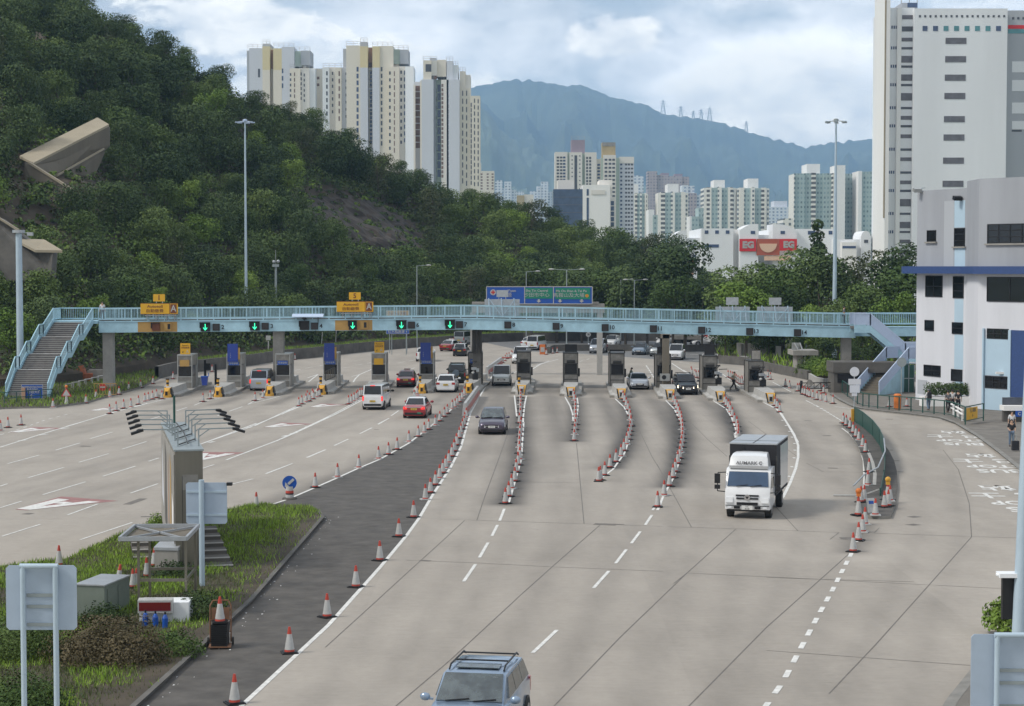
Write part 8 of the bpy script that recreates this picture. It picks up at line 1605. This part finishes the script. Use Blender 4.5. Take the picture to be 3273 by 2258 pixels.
# yellow sign on a frame, white bench/barrier
a = g('G', 1383, 450, .13); b = g('G', 1548, 415, .13); t = T('yellow_notice', 'yellow notice board fixed to a dark green barrier frame at the kerb', 'sign', a, math.atan2((b-a).y, (b-a).x)); L_ = (b-a).length; mb = MB()
for x in (0, L_): mb.beam((x, 0, 0), (x, 0, 1.25), .07)
mb.beam((0, 0, 1.22), (L_, 0, 1.22), .07); mb.beam((0, 0, .25), (L_, 0, .25), .05); mb.build('frame', 'fence_green', t); mb = MB(); mb.box(.1, L_*.62, -.06, -.035, .3, 1.12); o = mb.build('board', 'sign_yellow', t); text('行人通道', .3, 'concrete_brown', o, (L_*.36, -.066, .9), bold=.004); text('←', .4, 'concrete_brown', o, (L_*.36, -.066, .55))
a = g('G', 1262, 360, .13); b = g('G', 1368, 425, .13); t = T('white_barrier', 'white W-section crash barrier beside the yellow notice board', 'barrier', a, math.atan2((b-a).y, (b-a).x)); L_ = (b-a).length; mb = MB()
for z in (.45, .72): mb.prism([(0, -.05, z), (0, .0, z+.06), (0, -.05, z+.13), (0, -.12, z+.1), (0, -.12, z+.03)], (L_, 0, 0))
mb.build('beam', 'wall_white_warm', t)
for k in range(3): mb = MB(); mb.box(L_*(.1+.38*k)-.06, L_*(.1+.38*k)+.06, -.03, .1, 0, .8); mb.build('post', 'wall_white_warm', t)
p = g('G', 765, 312, .13); t = T('litter_bin', 'orange litter bin behind the pavement railing', 'litter bin', p); mb = MB(); mb.lathe([(.22, 0), (.27, .1), (.29, .95), (.25, 1.0)], n=14); mb.build('body', 'orange', t); mb = MB(); mb.lathe([(.3, .95), (.3, 1.1), (.2, 1.2), (0, 1.22)], n=14); mb.build('hood', 'orange', t)
# signs on posts near the island
p = g('G', 370, 440); q = P(*px('G', 372, -20+0), p.y); t = T('round_sign', 'plain round sign and two plates on the post by the green fence', 'sign', (p.x, p.y, .13)); zc = P(*px('C', 1502, 972), p.y).z; rr = 43/2.82/(F/p.y); mb = MB(); mb.cyl((0, .05, 0), (0, .05, zc+rr), .045, .04, 10); mb.build('post', 'galvanised', t); mb = MB(); mb.cyl((0, -.0, zc), (0, -.03, zc), rr, rr, 24); mb.build('disc', 'wall_cool_light', t)
for nm, x0, x1, y0, y1, m_ in (('plate', 1443, 1555, 1020, 1072, 'wall_cool_light'), ('blue_plate', 1455, 1545, 1076, 1145, 'wall_lilac'), ('small_plate', 1473, 1522, 1150, 1175, 'wall_cool_light')):
    a, b = P(*px('C', x0, y0), p.y), P(*px('C', x1, y1), p.y); mb = MB(); mb.box(a.x-p.x, b.x-p.x, -.03, 0, b.z-.13, a.z-.13); mb.build(nm, m_, t)
mb = MB(); mb.box(-.2, -.02, -.1, .1, 0, .9); mb.build('yellow_box', 'yellow_black', t)
p = g('G', 800, 290, .13); t = T('round_sign', 'grey round sign back on a tall post behind the orange litter bin', 'sign', (p.x, p.y, .13)); zc = P(*px('C', 1920, 885), p.y).z; mb = MB(); mb.cyl((0, .05, 0), (0, .05, zc+.3), .04, .04, 10); mb.build('post', 'grey_pole', t); mb = MB(); mb.cyl((0, 0, zc), (0, -.03, zc), .37, .37, 24); mb.build('disc', 'grey_pole', t)
# amber warning lamps and fallen bits at the island tip
for x, y, lab, m_ in ((1815, 985, 'cone with amber collar and orange lamp at the left of the island tip', 'orange'), (2080, 870, 'cone with a yellow lamp on top at the right of the island tip', 'yellow_black')):
    p = g('F', x, y); o = dup(cone_b, (p.x, p.y, .14 if x > 2000 else .02), .5, lab, None, 1.15); tag(o, lab, 'traffic cone'); t = T('warning_lamp', ('orange' if x < 2000 else 'yellow')+' flashing lamp fixed on a cone at the '+('left' if x < 2000 else 'right')+' of the island tip', 'lamp', (p.x, p.y, .14+.84)); mb = MB(); mb.ball((0, 0, .12), .14, 1, .7, 1); mb.build('lens', m_, t); mb = MB(); mb.box(-.09, .09, -.06, .06, -.12, .02); mb.build('battery', m_, t)
p = g('F', 1940, 955, .14); t = T('plastic_board', 'small white and blue board lying among the cones at the island tip', 'board', p, .3); mb = MB(); mb.hexa([(-.2, 0, 0), (.2, 0, 0), (.2, .05, 0), (-.2, .05, 0), (-.2, .2, .6), (.2, .2, .6), (.2, .25, .6), (-.2, .25, .6)]); o = mb.build('board', 'cone_white', t); mb = MB(); mb.hexa([(-.1, -.004+.05, .1), (.14, .046, .1), (.14, .05, .1), (-.1, .05, .1), (-.1, .16, .5), (.14, .16, .5), (.14, .17, .5), (-.1, .17, .5)]); mb.build('blue_print', 'sign_blue', o)
p = g('F', 1765, 815); t = T('debris', 'pale broken fence pieces lying on the road left of the island tip', 'debris', (p.x, p.y, .01)); mb = MB(); mb.beam((-.9, .2, .05), (.5, 0, .06), .1, .06); mb.beam((.1, -.5, .05), (.45, .5, .08), .12, .05); mb.beam((.4, 0, .06), (1.2, -.3, .4), .06); mb.build('pieces', 'cone_white', t)
# yellow-black swing gate at right
a, b = G(*px('C', 1018, 1150)), G(*px('C', 1305, 1145)); t = T('swing_gate', 'dark striped swing gate with a round plate across the slip road at right', 'gate', a); L_ = (b-a).length; u = (b-a).normalized(); mb = MB()
for z in (.4, .9): mb.beam((0, 0, z), u*L_+Vector((0, 0, z)), .08)
for k in range(6): mb.beam(u*(L_*k/5)+Vector((0, 0, .4)), u*(L_*k/5)+Vector((0, 0, .9)), .05)
for k in range(5): mb.beam(u*(L_*k/5)+Vector((0, 0, .4)), u*(L_*(k+1)/5)+Vector((0, 0, .9)), .04)
mb.build('gate_arm', 'booth_dark', t)
for k in (0, 1): mb = MB(); mb.beam(u*(L_*k), u*(L_*k)+Vector((0, 0, 1.1)), .2); mb.build('post', 'black', t)
mb = MB(); mb.cyl(u*(L_*.26)+Vector((0, -.06, .95)), u*(L_*.26)+Vector((0, -.09, .95)), .24, .24, 16); mb.build('disc', 'booth_metal', t)
# low wall behind the right booths, and the divider wall far behind
w1 = [G(*px('C', x, y)) for x, y in ((285, 880), (400, 888), (540, 900), (690, 945), (880, 985), (1090, 1030))]; t = T('low_wall', 'low stained wall with grass behind it at the right of the plaza', 'wall', w1[0]); mb = MB()
for a, b in zip(w1, w1[1:]): mb.beam(a-w1[0]+Vector((0, 0, .45)), b-w1[0]+Vector((0, 0, .45)), .4, .9)
mb.build('wall', 'concrete_dark', t)
gp = w1[1:]+[Vector((46, 175, 0)), Vector((80, 178, 0)), Vector((90, 262, 0)), Vector((30, 262, 0)), Vector((24.5, 225, 0))]; struct(slab('right_verge', gp, -.02, .5, ['soil', 'soil'])); A_ = scatter(gp, 9000, 31); n_ = len(A_)
tag(quads('grass', [(x, y, .5) for x, y in A_], np.array([(rg.normal()*.3, rg.normal()*.3, 1) for _ in range(n_)]), .5+.7*rg.random(n_), ['grass_bright', 'grass_dull'], rg.random(n_) > .6, None, 1, True, 6), 'long bright grass behind the low wall on the right', 'grass', kind='stuff')
w2 = [G(*q) for q in ((1752, 1131), (1765, 1123), (1900, 1122), (2080, 1123), (2330, 1124))]; t = T('divider_wall', 'low dark wall between the plaza and the upper road behind the booths', 'wall', w2[0]); mb = MB()
for a, b in zip(w2, w2[1:]): mb.beam(a-w2[0]+Vector((0, 0, .42)), b-w2[0]+Vector((0, 0, .42)), .4, .84)
mb.build('wall', 'concrete_dark', t)
for x, y, lab in ((490, 890, 'pale sloped concrete block by the low wall behind lane 12'),): p = G(*px('C', x, y)); t = T('concrete_block', lab, 'block', p, -.3); mb = MB(); mb.hexa([(-.7,-.5,0),(.7,-.5,0),(.7,.5,0),(-.7,.5,0),(-.2,-.3,.95),(.7,-.3,.95),(.7,.3,.95),(-.2,.3,.95)]); mb.build('block', 'concrete_pale', t)
p = G(*px('K', 1545, 432)); t = T('orange_barrier', 'orange and white barrier board behind the distant white van', 'barrier', p); mb = MB(); mb.box(-.35, .35, -.1, .1, 0, 1.25); mb.build('board', 'cone_orange', t); mb = MB(); mb.box(-.25, .25, -.12, -.102, .3, .9); mb.build('panel', 'cone_white', t)
for x, y, lab in ((975, 560, 'red and white pipe barrier beyond the median barriers'),): p = G(*px('K', x, y)); t = T('pipe_barrier', lab, 'barrier', p, .5); mb = MB(); mb.tube([(-.6,0,.1),(-.4,0,.6),(1.6,0,.6),(1.8,0,.1)], .06, 8); mb.build('tube', 'cone_red', t)
# digger arm / orange machine and blocks below the left stairs
p = G(*px('D', 665, 925)); t = T('orange_machine', 'rusty orange machine part on the grass below the left stairs', 'machine', (p.x, p.y+3, .12)); mb = MB(); mb.obox((0, 0, .35), 2.2, 1.2, .7, .2); mb.hexa([(-.5, -.4, .7), (.5, -.4, .7), (.5, .4, .7), (-.5, .4, .7), (-.2, -.3, 1.4), (.2, -.3, 1.5), (.2, .3, 1.5), (-.2, .3, 1.4)]); mb.build('body', 'cone_orange' if False else mat('rust_orange', (.30, .09, .04), .8, var=.3), t); mb = MB(); mb.obox((1.6, 1.2, .55), 2.4, .8, .9, .1); mb.build('concrete_block', 'concrete', t)
mb = MB(); t = T('pipe_railing', 'bent low pipe railing on the verge left of the bridge column', 'railing', G(*px('D', 570, 985))+Vector((0, 0, .12))); o_ = t.location.copy()
for k in range(6): a = G(*px('D', 590+k*58, 985-k*15))+Vector((0, 0, .12))-o_; mb.tube([a, a+Vector((0, 0, .45)), a+Vector((.6, .5, .5)), a+Vector((.6, .5, .05))], .05, 6)
mb.build('pipes', 'cone_white', t)
t = T('handrail', 'dark green handrail in front of the left stair foot', 'railing', G(*px('D', 40, 1110))); mb = MB()
o_ = t.location.copy(); a, b = -o_+G(*px('D', 40, 1110)), -o_+G(*px('D', 470, 1075))
for q in (.5, .95): mb.beam(a+Vector((0, 0, q)), b+Vector((0, 0, q)), .06)
for k in range(5): mb.beam(a+(b-a)*k/4, a+(b-a)*k/4+Vector((0, 0, .95)), .06)
mb.beam(a+Vector((-1.6, 2.5, .95)), a+Vector((0, 0, .95)), .06); mb.build('bars', 'fence_green', t)
p = G(*px('D', 940, 1050)); t = T('work_fence', 'yellowish metal crowd barrier behind the no-entry sign', 'barrier', (p.x-.2, p.y+1.2, .1)); mb = MB()
for k in range(9): mb.beam((-.9+k*.23, 0, .1), (-.9+k*.23, 0, 1.0), .03)
mb.beam((-.95, 0, 1.02), (.98, 0, 1.02), .05); mb.beam((-.95, 0, .1), (.98, 0, .1), .05); mb.build('bars', 'sign_amber', t)
p = G(*px('D', 180, 1080)); t = T('orange_post', 'short orange-brown post beside the administration building sign', 'post', p+Vector((.3,0,.1))); mb = MB(); mb.box(-.14, .14, -.1, .1, 0, 1.0); mb.build('post', 'wall_terracotta', t)

# ================================================================== PEOPLE
def person(label, loc, rz, pose, shirt, trousers, hair='hair', h=1.7, extra=None, group=None):
    """one skinned body; clothes are slightly larger skins over the same skeleton"""
    t = T('person', label, 'person', loc, rz, group); s_ = h/1.7; V = lambda x, y, z: Vector((x, y, z))*s_
    J = dict(pel=V(0,0,.93), sp=V(0,0,1.12), ch=V(0,0,1.32), nk=V(0,0,1.46), hd=V(0,.0,1.56), tp=V(0,0,1.66), sl=V(-.17,0,1.40), sr=V(.17,0,1.40), el=V(-.23,.02,1.13), er=V(.23,.02,1.13), wl=V(-.25,-.05,.90), wr=V(.25,-.05,.90),
             hl=V(-.09,0,.90), hr=V(.09,0,.90), kl=V(-.10,-.01,.50), kr=V(.10,-.01,.50), al=V(-.10,.02,.09), ar=V(.10,.02,.09), tl=V(-.11,-.13,.04), tr=V(.11,-.13,.04))
    for k, (x, y, z) in pose.items(): J[k] = J[k]+V(x, y, z)
    def skin(name, m, edges, rad, sub=1):
        ks = []; [ks.append(k) for e in edges for k in e if k not in ks]; me = bpy.data.meshes.new(name); me.from_pydata([J[k] for k in ks], [(ks.index(a), ks.index(b)) for a, b in edges], []); o = bpy.data.objects.new(name, me); C.objects.link(o)
        o.modifiers.new('skin', 'SKIN'); sk = me.skin_vertices[0].data
        for i, k in enumerate(ks): r = rad[k]*s_; sk[i].radius = (r, r) if not isinstance(rad.get(k+'_y'), float) else (r, rad[k+'_y']*s_); sk[i].use_root = (i == 0)
        mo = o.modifiers.new('sub', 'SUBSURF'); mo.levels = sub; mo.render_levels = sub; bpy.context.view_layer.update(); m2 = bpy.data.meshes.new_from_object(o.evaluated_get(bpy.context.evaluated_depsgraph_get())); bpy.data.objects.remove(o); m2.name = name
        for p_ in m2.polygons: p_.use_smooth = True
        m2.materials.clear(); m2.materials.append(MATS[m]); q = bpy.data.objects.new(name, m2); C.objects.link(q); q.parent = t; return q
    R_ = dict(pel=.12, sp=.11, ch=.13, nk=.055, hd=.085, tp=.05, sl=.055, sr=.055, el=.038, er=.038, wl=.026, wr=.026, hl=.085, hr=.085, kl=.055, kr=.055, al=.038, ar=.038, tl=.035, tr=.035)
    E = [('pel','sp'),('sp','ch'),('ch','nk'),('nk','hd'),('hd','tp'),('ch','sl'),('sl','el'),('el','wl'),('ch','sr'),('sr','er'),('er','wr'),('pel','hl'),('hl','kl'),('kl','al'),('al','tl'),('pel','hr'),('hr','kr'),('kr','ar'),('ar','tr')]
    for s__, w, e in (('l','wl','el'),('r','wr','er')):      # palm, four fingers and a thumb at each wrist
        d = (J[w]-J[e]).normalized(); pm = 'p'+s__; J[pm] = J[w]+d*.07*s_; R_[pm] = .026; E.append((w, pm)); side = d.cross(Vector((0, 1, 0))).normalized(); fw = d.cross(side)
        for k in range(4): a_, b_ = pm+str(k), pm+str(k)+'t'; J[a_] = J[pm]+(d*.05+fw*(.022*(k-1.5)))*s_; J[b_] = J[a_]+(d*(.03-.004*abs(k-1))-side*.012)*s_; R_[a_] = .009; R_[b_] = .007; E += [(pm, a_), (a_, b_)]
        J[pm+'th'] = J[w]+(d*.04-fw*.05)*s_; R_[pm+'th'] = .009; E.append((w, pm+'th'))
    body = skin('body', 'skin', E, R_)
    Rc = {k: v+.018 for k, v in R_.items()}; Rc['sl'] = Rc['sr'] = .075; Rc['pel'] = .135; Rc['el'] = Rc['er'] = .055
    skin('shirt', shirt, [('pel','sp'),('sp','ch'),('ch','sl'),('sl','el'),('ch','sr'),('sr','er')], Rc)
    Rt = {k: v+.022 for k, v in R_.items()}; Rt['pel'] = .13; skin('trousers', trousers, [('pel','hl'),('hl','kl'),('kl','al'),('pel','hr'),('hr','kr'),('kr','ar')], Rt)
    mb = MB()
    for a_, t_ in (('al','tl'),('ar','tr')): c = (J[a_]+J[t_])/2; mb.ball((c.x, c.y, max(.045*s_, c.z-.01)), .06*s_, .8, 2.0, .75)
    mb.build('shoes', 'black', t); hd = J['hd']; mb = MB(); mb.ball((hd.x, hd.y+.02*s_, hd.z+.05*s_), .105*s_, .92, 1.02, .95); mb.build('hair', hair, t)
    mb = MB(); mb.ball((hd.x, hd.y-.045*s_, hd.z-.01*s_), .078*s_, .85, .8, 1.15); mb.ball((hd.x, hd.y-.108*s_, hd.z-.015*s_), .016*s_, .8, 1, 1.3); mb.build('face', 'skin', t)
    mb = MB()
    for x in (-.03, .03): mb.ball((hd.x+x*s_, hd.y-.104*s_, hd.z+.01*s_), .010*s_)
    mb.build('eyes', 'black', t)
    if extra: extra(t, J, s_)
    return t
def backpack(t, J, s_): mb = MB(); c = J['ch']; mb.obox((c.x, c.y+.2, c.z-.08), .3, .18, .42); mb.ball((c.x, c.y+.22, c.z+.1), .14, 1, .6, .8); mb.build('backpack', 'cloth_black', t)
def cap(t, J, s_): mb = MB(); c = J['hd']; mb.ball((c.x, c.y+.01, c.z+.06), .112, 1, 1.05, .85); mb.build('cap', 'cloth_grey', t)
p = G(*px('C', 408, 1128)); person('person in light shirt and black trousers striding across lane 13', (p.x, p.y, .01), R(60), dict(kl=(0,-.18,.02), al=(0,-.32,.03), tl=(0,-.32,.03), kr=(0,.12,0), ar=(0,.38,.06), tr=(0,.38,.02), el=(0,.12,.02), wl=(0,.2,.05), er=(0,-.1,0), wr=(0,-.22,.08), ch=(0,-.04,0), nk=(0,-.06,0), hd=(0,-.09,0), tp=(0,-.09,0)), 'uniform', 'cloth_black')
p = G(*px('B', 1443, 1092)); person('person in uniform leaning from the booth wall towards the silver saloon', (p.x-.15, p.y+.3, .01), R(-80), dict(pel=(-.0,.22,.03), sp=(0,.28,.05), ch=(0,.34,.06), nk=(0,.38,.06), hd=(0,.38,.06), tp=(0,.38,.06), sl=(0,.34,.06), sr=(0,.34,.06), el=(0,.3,.06), er=(0,.45,.05), wl=(0,.1,.15), wr=(0,.6,.1), hl=(0,.2,.03), hr=(0,.2,.03), kl=(0,.12,0), kr=(0,.1,0), al=(0,-.05,0), ar=(0,-.02,0), tl=(0,-.05,0), tr=(0,-.02,0)), 'uniform', 'cloth_black')
p = g('G', 1048, 322, .13); person('person in white shirt, cap and black backpack walking on the pavement by the building', p, R(185), dict(kl=(0,-.1,0), al=(0,-.15,0), tl=(0,-.15,0), ar=(0,.2,.04), tr=(0,.2,.02)), 'shirt_white', 'cloth_jeans', extra=lambda t, J, s: (backpack(t, J, s), cap(t, J, s)), h=1.62)
for i, (x, y, sh, lab, rz) in enumerate(((1225, 340, 'cloth_grey', 'person in grey top, left of three walking past the hedge', 190), (1265, 330, 'shirt_white', 'person in white shirt, middle of three walking past the hedge', 180), (1318, 335, 'cloth_black', 'person all in black, right of three walking past the hedge', 170))):
    p = g('G', x, y, .13); person(lab, p, R(rz), dict(al=(0,-.12,0), tl=(0,-.12,0), ar=(0,.12,.02), tr=(0,.12,0)), sh, 'cloth_black', h=1.66)
p = g('G', 1803, 650, .13); person('young person in black printed t-shirt and denim shorts at the shelter', p, R(-5), dict(el=(.0,-.02,.03), wl=(.08,-.22,.14), er=(0,-.02,.03), wr=(-.08,-.22,.14)), 'cloth_black', 'cloth_jeans', h=1.66)
p = g('G', 1826, 560, .13); person('person in white top standing behind the one in the black t-shirt', (p.x+.02, p.y+.6, .13), R(0), {}, 'shirt_white', 'cloth_black', h=1.6)
X = (318-CX)/SB; person('person in white standing at the railing on top of the left stairs', (X+.1, YB+.7, ZL+.0), R(10), {}, 'shirt_white', 'cloth_grey', h=1.66)
X = (2706-CX)/SB; person('person in dark clothes crossing the right end of the footbridge', (X, YB+1.3, zb(X)+1.12), R(90), dict(al=(0,-.12,0), tl=(0,-.12,0)), 'cloth_grey', 'cloth_black', h=1.7)
p = g('G', 1838, 690, .13); t = T('suitcase', 'pink and black suitcase on the pavement at the right edge', 'suitcase', p); mb = MB(); mb.box(-.2, .2, -.13, .13, .05, .6); mb.build('case', 'cloth_black', t); mb = MB(); mb.tube([(-.1, .1, .6), (-.1, .1, .95), (.1, .1, .95), (.1, .1, .6)], .012, 6); mb.build('handle', 'grey_pole', t)
# pale litter and leaves blown along the kerb of the island
rl = random.Random(5); mb = MB()
for a, b in zip(FI[10:15], FI[11:16]):
    d = (b-a).normalized(); n = Vector((-d.y, d.x, 0))
    for k in range(int((b-a).length*1.6)):
        p = a+d*rl.uniform(0, (b-a).length)+n*(abs(rl.gauss(0, .35))+.12); r = rl.uniform(.01, .04); t_ = rl.uniform(0, 3); mb.add([(p.x+r*math.cos(t_+q*1.57)*rl.uniform(.5, 1.5), p.y+r*math.sin(t_+q*1.57)*2, .008+.01*(q % 2)) for q in range(4)], [(0, 1, 2, 3)])
tag(mb.build('litter', 'road_white', fix=False), 'pale scraps of litter along the kerb of the grass island', 'litter', kind='stuff')
# ================================================================== the air between the camera and the far ridge
def haze(density, col):
    mb = MB(); mb.box(-10000, 10000, -60, 11500, -1.3, 1100); o = mb.build('haze', [])
    m = bpy.data.materials.new('haze'); m.use_nodes = True; nt = m.node_tree
    for n in list(nt.nodes):
        if n.type == 'BSDF_PRINCIPLED': nt.nodes.remove(n)
    v = nt.nodes.new('ShaderNodeVolumePrincipled'); v.inputs['Density'].default_value = density; v.inputs['Color'].default_value = (*col, 1); v.inputs['Anisotropy'].default_value = .0
    nt.links.new(v.outputs[0], nt.nodes['Material Output'].inputs['Volume']); o.data.materials.append(m)
    o['kind'] = 'stuff'; return o
haze(1.05e-4, (.42, .67, 1.0))
